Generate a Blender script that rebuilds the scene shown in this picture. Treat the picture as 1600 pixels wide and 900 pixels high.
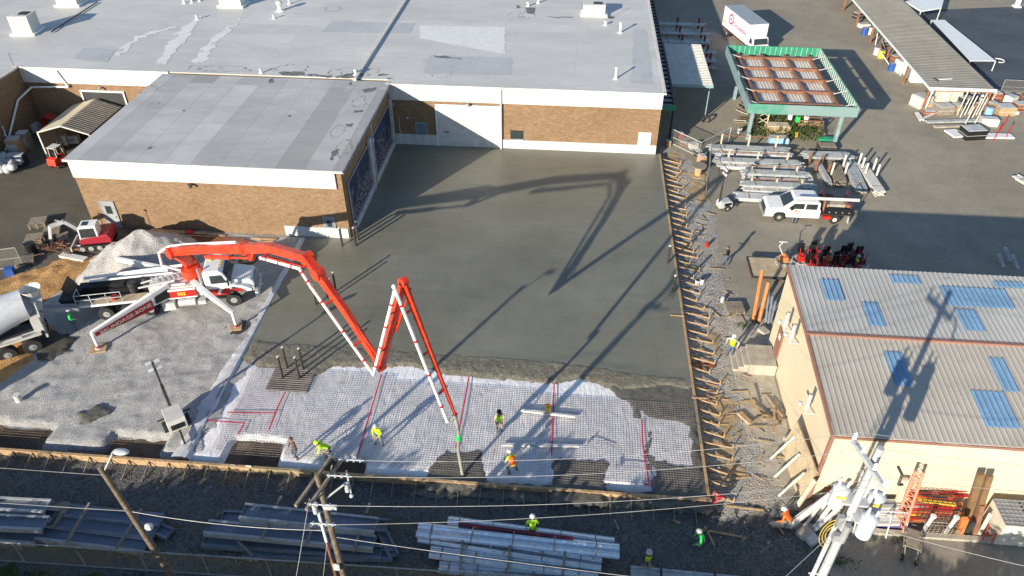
import bpy, bmesh, math, random
import numpy as np
from mathutils import Vector, Matrix, noise
random.seed(7); R=math.radians
for o in list(bpy.data.objects): bpy.data.objects.remove(o)
sc=bpy.context.scene; col=sc.collection
# ---------------------------------------------------------------- camera
F=1170.0; TH=R(38.0); YAW=R(5.0); H=32.0
cd=bpy.data.cameras.new('camera'); cam=bpy.data.objects.new('camera',cd); col.objects.link(cam)
cam.location=(0,0,H); cam.rotation_euler=(R(90)-TH,0,YAW)
cd.sensor_width=36; cd.lens=36*F/1600; cd.clip_end=3000; sc.camera=cam
# ---------------------------------------------------------------- light
SAZ=R(58.5); SEL=R(17.3)                       # azimuth the shadows fall towards, sun height
w=bpy.data.worlds.new('World'); sc.world=w; w.use_nodes=True
nt=w.node_tree; sky=nt.nodes.new('ShaderNodeTexSky'); sky.sky_type='NISHITA'; sky.sun_disc=False
sky.sun_elevation=SEL; sky.sun_rotation=math.atan2(-math.cos(SAZ),-math.sin(SAZ))
sky.air_density=1.0; sky.dust_density=.2; sky.ozone_density=2.3
bg=nt.nodes['Background']; bg.inputs[1].default_value=0.105; nt.links.new(sky.outputs[0],bg.inputs[0])
sl=bpy.data.lights.new('sun','SUN'); sl.energy=5.0; sl.angle=R(.5); sl.color=(1,.90,.74)
so=bpy.data.objects.new('sun',sl); col.objects.link(so)
so.rotation_euler=Vector((-math.cos(SAZ)*math.cos(SEL),-math.sin(SAZ)*math.cos(SEL),math.sin(SEL))).to_track_quat('Z','Y').to_euler()
vs=sc.view_settings; vs.view_transform='Standard'; vs.look='None'; vs.gamma=1; vs.exposure=0.66; vs.use_curve_mapping=False
# ---------------------------------------------------------------- helpers
def G(px,py,z=0.):
    """point of the plane at height z that the surveyed photo position refers to"""
    u=px-800; v=450-py
    f=F*math.cos(TH)+v*math.sin(TH); up=v*math.cos(TH)-F*math.sin(TH)
    x=u*math.cos(YAW)-f*math.sin(YAW); y=u*math.sin(YAW)+f*math.cos(YAW); t=(z-H)/up
    return Vector((x*t,y*t,z))
def link(o): col.objects.link(o); return o
M={}
def mat(name,c,rough=.75,metal=0.,var=.18,scale=1.5,bump=0.,bscale=30,c2=None,thr=None,spec=.4,emit=0):
    if name in M: return M[name]
    m=bpy.data.materials.new(name); m.use_nodes=True; n=m.node_tree; b=n.nodes['Principled BSDF']; M[name]=m
    b.inputs['Roughness'].default_value=rough; b.inputs['Metallic'].default_value=metal
    b.inputs['Specular IOR Level'].default_value=spec
    tc=n.nodes.new('ShaderNodeTexCoord'); nz=n.nodes.new('ShaderNodeTexNoise'); nz.inputs['Scale'].default_value=scale; nz.inputs['Detail'].default_value=7; nz.inputs['Roughness'].default_value=.65
    n.links.new(tc.outputs['Object'],nz.inputs['Vector'])
    cr=n.nodes.new('ShaderNodeValToRGB'); a=c2 if c2 else tuple(max(0,k*(1-var)) for k in c); d=c if c2 else tuple(k*(1+var) for k in c)
    cr.color_ramp.elements[0].color=(*a,1); cr.color_ramp.elements[1].color=(*d,1)
    lo,hi=thr if thr else (.35,.65); cr.color_ramp.elements[0].position=lo; cr.color_ramp.elements[1].position=hi
    n.links.new(nz.outputs['Fac'],cr.inputs[0]); n.links.new(cr.outputs[0],b.inputs['Base Color'])
    if bump:
        n2=n.nodes.new('ShaderNodeTexNoise'); n2.inputs['Scale'].default_value=bscale; n2.inputs['Detail'].default_value=5
        n.links.new(tc.outputs['Object'],n2.inputs['Vector'])
        bp=n.nodes.new('ShaderNodeBump'); bp.inputs['Strength'].default_value=bump; bp.inputs['Distance'].default_value=.1
        n.links.new(n2.outputs['Fac'],bp.inputs['Height']); n.links.new(bp.outputs[0],b.inputs['Normal'])
    if emit: b.inputs['Emission Color'].default_value=(*c,1); b.inputs['Emission Strength'].default_value=emit
    return m
class NB:
    """small node-graph helper"""
    def __init__(s,name,rough=.8,spec=.4,metal=0):
        s.m=bpy.data.materials.new(name); s.m.use_nodes=True; s.n=s.m.node_tree; s.b=s.n.nodes['Principled BSDF']; M[name]=s.m
        s.b.inputs['Roughness'].default_value=rough; s.b.inputs['Specular IOR Level'].default_value=spec; s.b.inputs['Metallic'].default_value=metal
        g=s.n.nodes.new('ShaderNodeNewGeometry'); s.pos=g.outputs['Position']
    def map(s,sc=(1,1,1),loc=(0,0,0),rot=(0,0,0),v=None):
        k=s.n.nodes.new('ShaderNodeMapping'); k.inputs['Scale'].default_value=sc; k.inputs['Location'].default_value=loc; k.inputs['Rotation'].default_value=rot
        s.n.links.new(v or s.pos,k.inputs['Vector']); return k.outputs[0]
    def noise(s,scale,detail=5,v=None,rough=.6,dist=0):
        k=s.n.nodes.new('ShaderNodeTexNoise'); k.inputs['Scale'].default_value=scale; k.inputs['Detail'].default_value=detail; k.inputs['Roughness'].default_value=rough; k.inputs['Distortion'].default_value=dist
        s.n.links.new(v or s.pos,k.inputs['Vector']); return k.outputs['Fac']
    def ramp(s,f,*st):
        k=s.n.nodes.new('ShaderNodeValToRGB'); e=k.color_ramp.elements
        while len(e)<len(st): e.new(.5)
        for i,(p,c) in enumerate(st):
            e[i].position=p; e[i].color=(*c,1) if isinstance(c,tuple) else (c,c,c,1)
        s.n.links.new(f,k.inputs[0]); return k.outputs[0]
    def mix(s,f,a,b,mode='MIX'):
        k=s.n.nodes.new('ShaderNodeMix'); k.data_type='RGBA'; k.blend_type=mode
        for i,v in ((0,f),(6,a),(7,b)):
            if isinstance(v,(int,float)): k.inputs[i].default_value=v if i==0 else (v,v,v,1)
            elif isinstance(v,tuple): k.inputs[i].default_value=(*v,1)
            else: s.n.links.new(v,k.inputs[i])
        return k.outputs[2]
    def math(s,op,a,b=0.):
        k=s.n.nodes.new('ShaderNodeMath'); k.operation=op
        for i,v in ((0,a),(1,b)):
            if isinstance(v,(int,float)): k.inputs[i].default_value=v
            else: s.n.links.new(v,k.inputs[i])
        return k.outputs[0]
    def sep(s,v=None):
        k=s.n.nodes.new('ShaderNodeSeparateXYZ'); s.n.links.new(v or s.pos,k.inputs[0]); return k.outputs
    def comb(s,x,y,z=0.):
        k=s.n.nodes.new('ShaderNodeCombineXYZ')
        for i,v in enumerate((x,y,z)):
            if isinstance(v,(int,float)): k.inputs[i].default_value=v
            else: s.n.links.new(v,k.inputs[i])
        return k.outputs[0]
    def voro(s,scale,feat='F1',v=None):
        k=s.n.nodes.new('ShaderNodeTexVoronoi'); k.inputs['Scale'].default_value=scale; k.feature=feat; s.n.links.new(v or s.pos,k.inputs['Vector']); return k.outputs
    def bump(s,h,st=.5,d=.05):
        k=s.n.nodes.new('ShaderNodeBump'); k.inputs['Strength'].default_value=st; k.inputs['Distance'].default_value=d; s.n.links.new(h,k.inputs['Height']); s.n.links.new(k.outputs[0],s.b.inputs['Normal'])
    def out(s,c,rough=None):
        s.n.links.new(c,s.b.inputs['Base Color'])
        if rough is not None: s.n.links.new(rough,s.b.inputs['Roughness'])
        return s.m

class MB:
    def __init__(s): s.v=[]; s.f=[]; s.mi=[]; s.k=0
    def add(s,vs,fs):
        b=len(s.v); s.v+= [tuple(p) for p in vs]; s.f+=[tuple(b+i for i in f) for f in fs]; s.mi+=[s.k]*len(fs); return s
    def box(s,c,d,rz=0,rx=0,ry=0):
        m=Matrix.Rotation(rz,3,'Z')@Matrix.Rotation(ry,3,'Y')@Matrix.Rotation(rx,3,'X'); c=Vector(c)
        vs=[c+m@Vector((x*d[0]/2,y*d[1]/2,z*d[2]/2)) for z in(-1,1) for y in(-1,1) for x in(-1,1)]
        return s.add(vs,[(0,2,3,1),(4,5,7,6),(0,1,5,4),(2,6,7,3),(0,4,6,2),(1,3,7,5)])
    def beam(s,a,b,w,h,w2=None,h2=None):
        a=Vector(a);b=Vector(b);d=(b-a).normalized(); up=Vector((0,0,1))
        if abs(d.z)>.98: up=Vector((0,1,0))
        sd=d.cross(up).normalized(); u=sd.cross(d).normalized(); w2=w2 or w; h2=h2 or h
        vs=[p+sd*x*ww/2+u*z*hh/2 for p,ww,hh in((a,w,h),(b,w2,h2)) for z in(-1,1) for x in(-1,1)]
        return s.add(vs,[(0,1,3,2),(4,6,7,5),(0,4,5,1),(2,3,7,6),(0,2,6,4),(1,5,7,3)])
    def tube(s,a,b,r,r2=None,n=8,cap=True):
        a=Vector(a);b=Vector(b);d=(b-a).normalized(); up=Vector((0,0,1)) if abs(d.z)<.95 else Vector((1,0,0))
        x=d.cross(up).normalized(); y=x.cross(d); r2=r if r2 is None else r2
        vs=[p+(x*math.cos(2*math.pi*i/n)+y*math.sin(2*math.pi*i/n))*rr for p,rr in((a,r),(b,r2)) for i in range(n)]
        fs=[(i,(i+1)%n,n+(i+1)%n,n+i) for i in range(n)]
        if cap: fs+=[tuple(range(n))[::-1],tuple(range(n,2*n))]
        return s.add(vs,fs)
    def path(s,pts,r,n=6):
        for a,b in zip(pts,pts[1:]): s.tube(a,b,r,n=n)
        return s
    def prism(s,poly,z0,z1):
        n=len(poly); vs=[(p[0],p[1],z0) for p in poly]+[(p[0],p[1],z1) for p in poly]
        return s.add(vs,[tuple(range(n))[::-1],tuple(range(n,2*n))]+[(i,(i+1)%n,n+(i+1)%n,n+i) for i in range(n)])
    def side(s,prof,y0,y1,inset=0):
        """profile in x,z extruded over y"""
        n=len(prof); vs=[(p[0],y0,p[1]) for p in prof]+[(p[0],y1,p[1]) for p in prof]
        return s.add(vs,[tuple(range(n)),tuple(range(n,2*n))[::-1]]+[(i,n+i,n+(i+1)%n,(i+1)%n) for i in range(n)])
    def quad(s,*p): return s.add(p,[tuple(range(len(p)))])
    def sphere(s,c,r,n=10,m=6,sq=(1,1,1)):
        c=Vector(c); vs=[];fs=[]
        for j in range(m+1):
            t=math.pi*j/m
            for i in range(n):
                p=2*math.pi*i/n; vs.append(c+Vector((math.sin(t)*math.cos(p)*sq[0],math.sin(t)*math.sin(p)*sq[1],math.cos(t)*sq[2]))*r)
        for j in range(m):
            for i in range(n): fs.append((j*n+i,(j+1)*n+i,(j+1)*n+(i+1)%n,j*n+(i+1)%n))
        return s.add(vs,fs)
    def ring(s,c,r,t,ax='z',n=16):
        """flat ring / torus of square section"""
        c=Vector(c);pts=[]
        for i in range(n+1):
            a=2*math.pi*i/n; q=(math.cos(a)*r,math.sin(a)*r)
            pts.append(c+(Vector((q[0],q[1],0)) if ax=='z' else Vector((q[0],0,q[1])) if ax=='y' else Vector((0,q[0],q[1]))))
        return s.path(pts,t,n=5)
def root(o):
    while o.parent: o=o.parent
    return o
def part(name,mb,m,parent=None,world=False,smooth=False,label=None,bev=0):
    me=bpy.data.meshes.new(name); vs=mb.v
    if world and parent is not None:
        l=root(parent).location; vs=[(a-l.x,b-l.y,c-l.z) for a,b,c in vs]
    me.from_pydata(vs,[],mb.f)
    for k in (m if isinstance(m,(list,tuple)) else [m]): me.materials.append(k)
    me.polygons.foreach_set('material_index',mb.mi)
    bm=bmesh.new(); bm.from_mesh(me); bmesh.ops.recalc_face_normals(bm,faces=bm.faces); bm.to_mesh(me); bm.free()
    if smooth: me.polygons.foreach_set('use_smooth',[True]*len(me.polygons)); me.set_sharp_from_angle(angle=R(40))
    me.update(); o=link(bpy.data.objects.new(name,me)); o.parent=parent
    if label: o['label']=label
    if bev:
        b=o.modifiers.new('bevel','BEVEL'); b.width=bev; b.segments=2; b.limit_method='ANGLE'
    return o
def tag(o,label=None,cat=None,group=None,kind=None):
    if label: o['label']=label
    if cat: o['category']=cat
    if group: o['group']=group
    if kind: o['kind']=kind
    return o
def thing(name,label,cat,loc=(0,0,0),rz=0,group=None):
    o=link(bpy.data.objects.new(name,None)); o.empty_display_size=.2; o.location=loc; o.rotation_euler=(0,0,rz)
    return tag(o,label,cat,group)
def struct(name,mb,m,smooth=False): return tag(part(name,mb,m,smooth=smooth),kind='structure')
def kids(o): return [c for c in bpy.data.objects if c.parent==o]
def dup(r,loc,rz=0,label=None,group=None,scale=None):
    c=r.copy(); link(c); c.location=loc; c.rotation_euler=(0,0,rz)
    if scale: c.scale=scale
    if label: c['label']=label
    if group: c['group']=group
    for k in kids(r):
        d=k.copy(); link(d); d.parent=c
        for q in kids(k):
            e=q.copy(); link(e); e.parent=d
    return c
def solo(name,mb,m,label,cat,group=None,smooth=False,bev=0,kind=None):
    """one-mesh thing: moved so that its origin is at its base"""
    a=np.array(mb.v); c=((a[:,0].min()+a[:,0].max())/2,(a[:,1].min()+a[:,1].max())/2,a[:,2].min())
    mb.v=[(x-c[0],y-c[1],z-c[2]) for x,y,z in mb.v]
    o=part(name,mb,m,smooth=smooth,bev=bev); o.location=c; return tag(o,label,cat,group,kind)
def text(name,s,size,m,parent,loc,rot,ext=.004,sx=1,bold=0):
    cu=bpy.data.curves.new(name,'FONT'); cu.body=s; cu.size=size; cu.extrude=ext; cu.offset=bold; cu.align_x='CENTER'; cu.align_y='CENTER'; cu.resolution_u=2
    t=bpy.data.objects.new(name,cu); col.objects.link(t); dg=bpy.context.evaluated_depsgraph_get()
    me=bpy.data.meshes.new_from_object(t.evaluated_get(dg)); bpy.data.objects.remove(t)
    me.materials.clear(); me.materials.append(m); o=link(bpy.data.objects.new(name,me)); o.parent=parent; o.location=loc; o.rotation_euler=rot; o.scale=(sx,1,1); return o
# heightfield over a polygon, ragged edge
def hfield(poly,step,zf,rag=0.,rs=1.2,seed=0.):
    P=np.array([(p[0],p[1]) for p in poly]); x0,y0=P.min(0)-rag; x1,y1=P.max(0)+rag
    nx=int((x1-x0)/step)+2; ny=int((y1-y0)/step)+2
    X,Y=np.meshgrid(x0+np.arange(nx)*step,y0+np.arange(ny)*step)
    Xw,Yw=X.copy(),Y.copy()
    if rag:
        for i in range(ny):
            for j in range(nx):
                q=(X[i,j]*rs,Y[i,j]*rs,seed); Xw[i,j]+=noise.noise(q)*rag*1.6+noise.noise((q[0]*3,q[1]*3,seed))*rag*.7; Yw[i,j]+=noise.noise((q[0],q[1],seed+9))*rag*1.6+noise.noise((q[0]*3,q[1]*3,seed+4))*rag*.7
    D=sdist(P,Xw,Yw)
    mb=MB(); idx=-np.ones((ny,nx),int); keep=D>-step*.2
    for i in range(ny):
        for j in range(nx):
            if keep[i,j]: idx[i,j]=len(mb.v); mb.v.append((X[i,j],Y[i,j],zf(X[i,j],Y[i,j],max(0,D[i,j]))))
    for i in range(ny-1):
        for j in range(nx-1):
            q=(idx[i,j],idx[i,j+1],idx[i+1,j+1],idx[i+1,j])
            k=[a for a in q if a>=0]
            if len(k)>=3: mb.f.append(tuple(k)); mb.mi.append(0)
    return mb
def sdist(P,X,Y):
    d=np.full(X.shape,1e9); ins=np.zeros(X.shape,bool); n=len(P)
    for i in range(n):
        a=P[i]; b=P[(i+1)%n]; e=b-a; L=max((e**2).sum(),1e-9)
        t=np.clip(((X-a[0])*e[0]+(Y-a[1])*e[1])/L,0,1)
        d=np.minimum(d,np.hypot(X-a[0]-t*e[0],Y-a[1]-t*e[1]))
        c=((a[1]>Y)!=(b[1]>Y)); xi=e[0]*(Y-a[1])/(e[1] if abs(e[1])>1e-9 else 1e-9)+a[0]; ins^=c&(X<xi)
    return np.where(ins,d,-d)
def NZ(x,y,s,k=0.): return noise.noise((x*s,y*s,k))
def rectd(x,y,r):
    """depth inside a rectangle (positive inside)"""
    return min(x-r[0],r[2]-x,y-r[1],r[3]-y)
ORD=['first','second','third','fourth','fifth','sixth','seventh','eighth','ninth','tenth','eleventh','twelfth','thirteenth','fourteenth','fifteenth','sixteenth']
GZ=-.45   # yard level right of and in front of the slab
LZ=-.10   # level left of the slab
exec_parts=None
del exec_parts
# ---------------------------------------------------------------- materials of the setting
b=NB('asphalt_yard',.9,.25)
n1=b.noise(.06,6,rough=.7); n2=b.noise(.5,6); n3=b.noise(6,4)
c=b.ramp(n1,(.3,(.285,.25,.195)),(.5,(.365,.325,.258)),(.7,(.44,.39,.305)))
c=b.mix(b.ramp(n2,(.42,0.),(.75,.55)),c,(.235,.22,.185)); st=b.noise(.25,4,b.map((.25,2.2,1),rot=(0,0,.5)))
c=b.mix(b.ramp(st,(.5,0.),(.8,.3)),c,(.42,.38,.30)); c=b.mix(.35,c,b.ramp(n3,(.3,.4),(.7,1.)),'MULTIPLY')
cr=b.voro(.09,'DISTANCE_TO_EDGE',b.map(loc=(3,1,0)))[0]; c=b.mix(b.ramp(cr,(.0,.18),(.004,0.)),c,(.05,.048,.045)); b.bump(n3,.4,.02); b.out(c)
b=NB('asphalt_dark',.85,.3)
n1=b.noise(.15,6,rough=.7); n3=b.noise(9,4); st=b.noise(.6,4,b.map((.3,2.5,1),rot=(0,0,-.75)))
c=b.ramp(n1,(.3,(.09,.082,.064)),(.7,(.16,.145,.112))); c=b.mix(b.ramp(st,(.5,0.),(.75,.5)),c,(.18,.16,.12)); c=b.mix(.4,c,b.ramp(n3,(.3,.4),(.7,1.)),'MULTIPLY')
b.bump(n3,.4,.02); b.out(c)
def gravel(name,a,bb,dirt,sc=9,amt=.0):
    b=NB(name,.95,.2); v=b.voro(sc); v2=b.voro(sc*2.3); n=b.noise(.7,6); nn=b.noise(.18,5)
    c=b.ramp(b.sep(v[1])[0],(.0,a),(1.,bb)); c=b.mix(.35,c,b.ramp(b.sep(v2[1])[1],(0.,.45),(1.,1.)),'MULTIPLY')
    c=b.mix(b.ramp(b.math('ADD',b.math('MULTIPLY',n,.6),b.math('MULTIPLY',nn,.4)),(.47+amt,0.),(.6+amt,.9)),c,dirt); c=b.mix(.5,c,b.ramp(n,(.3,.62),(.6,1.1)),'MULTIPLY')
    h=b.math('ADD',v[0],b.math('MULTIPLY',v2[0],.5)); b.bump(h,1.,.05); return b.out(c)
gravel('gravel_pad',(.43,.425,.41),(.66,.65,.63),(.38,.35,.31),20,.12)
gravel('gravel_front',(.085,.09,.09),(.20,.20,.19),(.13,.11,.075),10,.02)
gravel('gravel_side',(.27,.27,.26),(.58,.56,.52),(.38,.32,.24),11,0)
gravel('pile_gravel',(.50,.48,.46),(.72,.69,.66),(.33,.3,.27),14,.1)
b=NB('orange_dirt',.95,.15); n=b.noise(1.2,8,rough=.75); n2=b.noise(9,6); c=b.ramp(n,(.3,(.34,.18,.08)),(.5,(.62,.35,.14)),(.72,(.74,.48,.24))); c=b.mix(.35,c,b.ramp(n2,(.35,.4),(.6,1.)),'MULTIPLY'); b.bump(n2,1.,.12); b.out(c)
b=NB('trench_dirt',.95,.15); n=b.noise(.8,8); n2=b.noise(12,6); c=b.ramp(n,(.3,(.11,.085,.06)),(.55,(.19,.14,.095)),(.75,(.27,.18,.1))); c=b.mix(.3,c,b.ramp(n2,(.35,.4),(.6,1.)),'MULTIPLY'); b.bump(n2,1.,.08); b.out(c)
b=NB('wet_concrete',.38,.5); n=b.noise(.12,6,b.map((1,1.6,1)),rough=.6); n2=b.noise(1.4,5,b.map((1,.35,1))); sw=b.noise(.9,3,b.map((.35,2.4,1),rot=(0,0,.12)))
c=b.ramp(n,(.3,(.162,.157,.122)),(.5,(.194,.189,.149)),(.72,(.225,.22,.18))); c=b.mix(.22,c,b.ramp(n2,(.3,.6),(.7,1.1)),'MULTIPLY'); c=b.mix(.18,c,b.ramp(sw,(.35,.6),(.65,1.1)),'MULTIPLY')
sx=b.sep(); tl=b.voro(.42,'F1',b.map((1,.8,1)))[1]; c=b.mix(.10,c,b.ramp(b.sep(tl)[0],(0.,.7),(1.,1.1)),'MULTIPLY')
b.out(c,b.ramp(n2,(.3,.36),(.7,.5))); b.bump(b.noise(5,3),.05,.01)
b=NB('rough_concrete',.6,.5); n=b.noise(2.2,8,rough=.7,dist=.6); c=b.ramp(n,(.3,(.12,.108,.08)),(.55,(.215,.2,.155)),(.75,(.28,.265,.215))); b.bump(b.noise(5,8,rough=.7,dist=1.),1.,.14); b.out(c)
b=NB('poured_concrete',.6,.5); n=b.noise(1.6,8,rough=.7,dist=.6); c=b.ramp(n,(.3,(.085,.08,.065)),(.55,(.135,.13,.108)),(.75,(.18,.175,.15))); b.bump(b.noise(4,8,rough=.7,dist=1.),1.,.08); b.out(c)
b=NB('vapour_barrier',.45,.5); n=b.noise(.7,6,b.map((1,.5,1)),dist=.8); n2=b.noise(3.5,6); rs=b.noise(1.1,5,b.map((1,2.4,1)))
c=b.ramp(n,(.3,(.76,.75,.77)),(.6,(.88,.87,.88))); c=b.mix(b.ramp(rs,(.59,0.),(.74,.5)),c,(.45,.3,.16)); c=b.mix(.25,c,b.ramp(n2,(.35,.6),(.6,1.)),'MULTIPLY'); b.bump(b.noise(1.6,5,b.map((1,.35,1)),dist=1.2),.8,.12); b.out(c)
def roofmat(name,base,dark,lite,rot,wx=1.,wy=6.,st=.5):
    b=NB(name,.55,.45); v=b.map((1,1,1),rot=(0,0,rot)); xyz=b.sep(v)
    br=b.n.nodes.new('ShaderNodeTexBrick'); br.inputs['Scale'].default_value=1.; br.inputs['Brick Width'].default_value=wy; br.inputs['Row Height'].default_value=wx; br.inputs['Mortar Size'].default_value=.02; br.inputs['Mortar Smooth'].default_value=.3
    br.inputs['Color1'].default_value=(*base,1); br.inputs['Color2'].default_value=(*lite,1); br.inputs['Mortar'].default_value=(*dark,1); br.inputs['Bias'].default_value=-.1
    b.n.links.new(v,br.inputs['Vector']); c=br.outputs[0]
    n=b.noise(.1,6,b.map((1,2.5,1)),rough=.65); n2=b.noise(.9,6,b.map((.5,2,1))); n3=b.noise(.35,5,dist=1.2)
    c=b.mix(b.ramp(n,(.35,st),(.65,0.)),c,dark); c=b.mix(.22,c,b.ramp(n2,(.3,.65),(.65,1.05)),'MULTIPLY')
    c=b.mix(b.ramp(n3,(.58,0.),(.72,.35)),c,lite); return b.out(c,b.ramp(n2,(.3,.45),(.7,.65)))
roofmat('roof_membrane',(.61,.595,.57),(.47,.46,.445),(.69,.675,.645),0,2.6,14,.6)
roofmat('annex_membrane',(.40,.385,.37),(.30,.29,.28),(.68,.67,.65),R(90),2.1,40,.55)
def brickmat(name,c1,c2,mo):
    b=NB(name,.9,.2); p=b.sep(); v=b.comb(b.math('ADD',p[0],p[1]),p[2])
    br=b.n.nodes.new('ShaderNodeTexBrick'); br.inputs['Scale'].default_value=1; br.inputs['Brick Width'].default_value=.3; br.inputs['Row Height'].default_value=.1; br.inputs['Mortar Size'].default_value=.012
    br.inputs['Color1'].default_value=(*c1,1); br.inputs['Color2'].default_value=(*c2,1); br.inputs['Mortar'].default_value=(*mo,1); b.n.links.new(v,br.inputs['Vector'])
    n=b.noise(.35,5); c=b.mix(.5,br.outputs[0],b.ramp(n,(.3,.72),(.7,1.1)),'MULTIPLY'); v2=b.noise(7,3); c=b.mix(.6,c,b.ramp(v2,(.3,.6),(.7,1.15)),'MULTIPLY'); return b.out(c)
brickmat('brick',(.225,.125,.062),(.31,.195,.108),(.29,.225,.155))
b=NB('white_paint',.6,.4); n=b.noise(.5,6); st=b.noise(1.5,5,b.map((1.5,1.5,.12))); c=b.ramp(st,(.3,(.47,.465,.45)),(.55,(.60,.595,.58))); c=b.mix(.2,c,b.ramp(n,(.3,.7),(.6,1.)),'MULTIPLY'); b.out(c)
b=NB('tan_siding',.5,.4); p=b.sep(); wv=b.n.nodes.new('ShaderNodeTexWave'); wv.inputs['Scale'].default_value=1.6; b.n.links.new(b.comb(b.math('ADD',p[0],p[1]),0.,0.),wv.inputs['Vector'])
c=b.ramp(b.noise(.4,4),(.3,(.66,.56,.40)),(.7,(.74,.64,.46))); b.bump(wv.outputs['Fac'],.25,.03); b.out(c)
mat('black',(.015,.015,.016),.5); mat('dark',(.04,.04,.042),.6); mat('glass',(.03,.04,.045),.08,spec=.8); mat('tyre',(.03,.03,.03),.85,bump=.2)
mat('white',(.78,.78,.77),.35,var=.06); mat('offwhite',(.62,.6,.55),.6,var=.12); mat('red',(.45,.025,.02),.4,var=.12); mat('boom',(.68,.05,.018),.42,var=.3,scale=1.6,spec=.45)
mat('boompipe',(.82,.80,.80),.35,var=.05); mat('grey',(.3,.31,.32),.6); mat('lgrey',(.5,.51,.52),.5); mat('steel_blue',(.18,.205,.25),.5,var=.2,scale=.8); mat('steel_flange',(.38,.39,.39),.5,var=.2)
mat('galv',(.68,.74,.78),.25,.7,var=.15,scale=4); mat('galv_dull',(.45,.47,.47),.55,.2,var=.25,scale=3); mat('wood',(.42,.29,.16),.85,var=.3,scale=5); mat('wood_new',(.44,.29,.16),.85,var=.25,scale=5)
mat('wood_old',(.26,.22,.17),.9,var=.3,scale=5); mat('wood_form',(.30,.24,.14),.85,var=.35,scale=2); mat('rust',(.24,.09,.04),.9,var=.4,scale=3); mat('rustbeam',(.25,.12,.075),.8,var=.25,scale=2)
mat('rebar',(.12,.085,.065),.85,var=.3); mat('rebar_mat',(.26,.23,.22),.8,var=.3); mat('orange',(.62,.20,.06),.5,var=.12); mat('green',(.03,.26,.15),.55,var=.2); mat('teal',(.10,.27,.20),.6,var=.3,scale=.5)
mat('paleteal',(.22,.32,.33),.6,var=.15); mat('skylight',(.20,.34,.50),.4,var=.12,scale=1); mat('blue',(.03,.09,.33),.5); mat('yellow',(.75,.5,.05),.5); mat('tape',(.5,.02,.08),.5,var=.05)
mat('skin',(.42,.24,.16),.6,var=.05); mat('boots',(.10,.07,.045),.8); mat('jeans',(.09,.12,.18),.85); mat('khaki',(.26,.22,.17),.85); mat('greypants',(.17,.18,.18),.85)
mat('hivis',(.48,.88,.03),.6,var=.06); mat('hivis_green',(.03,.75,.12),.6,var=.06); mat('orange_shirt',(.9,.15,.02),.6,var=.05); mat('red_shirt',(.6,.03,.05),.7); mat('brown_hoodie',(.13,.09,.07),.9); mat('tan_shirt',(.5,.42,.3),.8); mat('navy',(.02,.03,.06),.8); mat('pink',(.55,.22,.24),.7)
mat('hose',(.30,.29,.24),.8); mat('cream_metal',(.60,.52,.38),.5,var=.08); mat('ribgrey',(.27,.255,.22),.55,var=.12,scale=.6); mat('concrete',(.42,.38,.31),.85,var=.2,bump=.3); mat('maroon',(.13,.02,.035),.5)
mat('burgundy',(.30,.02,.035),.4,var=.1); mat('chain',(.36,.36,.35),.6,.3); mat('pipe_dark',(.05,.045,.04),.5); mat('grass',(.045,.075,.02),.95,var=.5,scale=3); mat('drygrass',(.30,.24,.13),.95,var=.35,scale=6)
mat('tarpblue',(.25,.48,.68),.6); mat('creamblock',(.62,.57,.47),.8,var=.1); mat('cardboard',(.42,.29,.16),.9); mat('brownpost',(.2,.12,.06),.8,var=.2); mat('mural_navy',(.012,.022,.065),.6,var=.3); mat('mural_pink',(.42,.22,.20),.7,c2=(.5,.45,.42),scale=4); mat('mural_white',(.45,.5,.55),.7)
mat('porcelain',(.75,.75,.74),.2,var=.04); mat('polegrey',(.52,.55,.56),.45,.2,var=.1); mat('drum',(.55,.57,.59),.4,var=.08,scale=3); mat('leaf',(.05,.085,.02),.8,var=.5,scale=4); mat('trunk',(.1,.08,.06),.9)
mat('damp',(.08,.075,.06),.7,var=.3); mat('logo',(.36,.02,.14),.5,var=.02); mat('ochre',(.36,.27,.16),.9); mat('screen',(.30,.31,.30),.5); mat('plywood',(.5,.40,.26),.85,var=.2,scale=2); mat('plastic_sheet',(.55,.56,.58),.35,var=.1,scale=4)
mat('stain',(.17,.165,.16),.6,var=.3); mat('puddle_mark',(.48,.485,.49),.55,var=.08,scale=.6)
mat('palepatch',(.74,.735,.71),.55,var=.06); mat('lampglass',(.55,.56,.58),.3); mat('purple',(.10,.08,.28),.6)
# roofs of the metal building and canopies
b=NB('tan_roof',.45,.45,.1); n=b.noise(.3,5); n2=b.noise(1.6,6); c=b.ramp(n,(.3,(.44,.40,.34)),(.7,(.54,.50,.44))); c=b.mix(b.ramp(n2,(.60,0.),(.72,.35)),c,(.25,.21,.17)); b.out(c)
b=NB('grey_roof',.45,.45,.1); n=b.noise(.3,5); n2=b.noise(.8,6); c=b.ramp(n,(.3,(.42,.41,.39)),(.7,(.53,.52,.50))); c=b.mix(b.ramp(n2,(.62,0.),(.70,.45)),c,(.22,.17,.14)); b.out(c)
# ---------------------------------------------------------------- ground
m=MB(); S=700
m.quad((-S,-S,GZ),(S,-S,GZ),(S,S,GZ),(-S,S,GZ)); struct('ground',m,M['asphalt_yard'])
m=MB(); m.quad((-140,33,LZ),(-14,33,LZ),(-14,64,LZ),(-140,64,LZ)); m.quad((-140,33,LZ),(-140,33,-1),(-14,33,-1),(-14,33,LZ)); struct('side_yard',m,M['asphalt_dark'])
m=MB(); q=[G(*p,GZ+.004) for p in((1415,-10),(1440,16),(1700,6),(1800,150),(1560,140),(1520,133))]; m.add([tuple(p) for p in q],[tuple(range(6))]); struct('dark_ground_sheet',m,mat('dark_bluegrey',(.07,.082,.10),.8,var=.25,scale=.15))  # thin dark blue-grey sheet just above the yard
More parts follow.
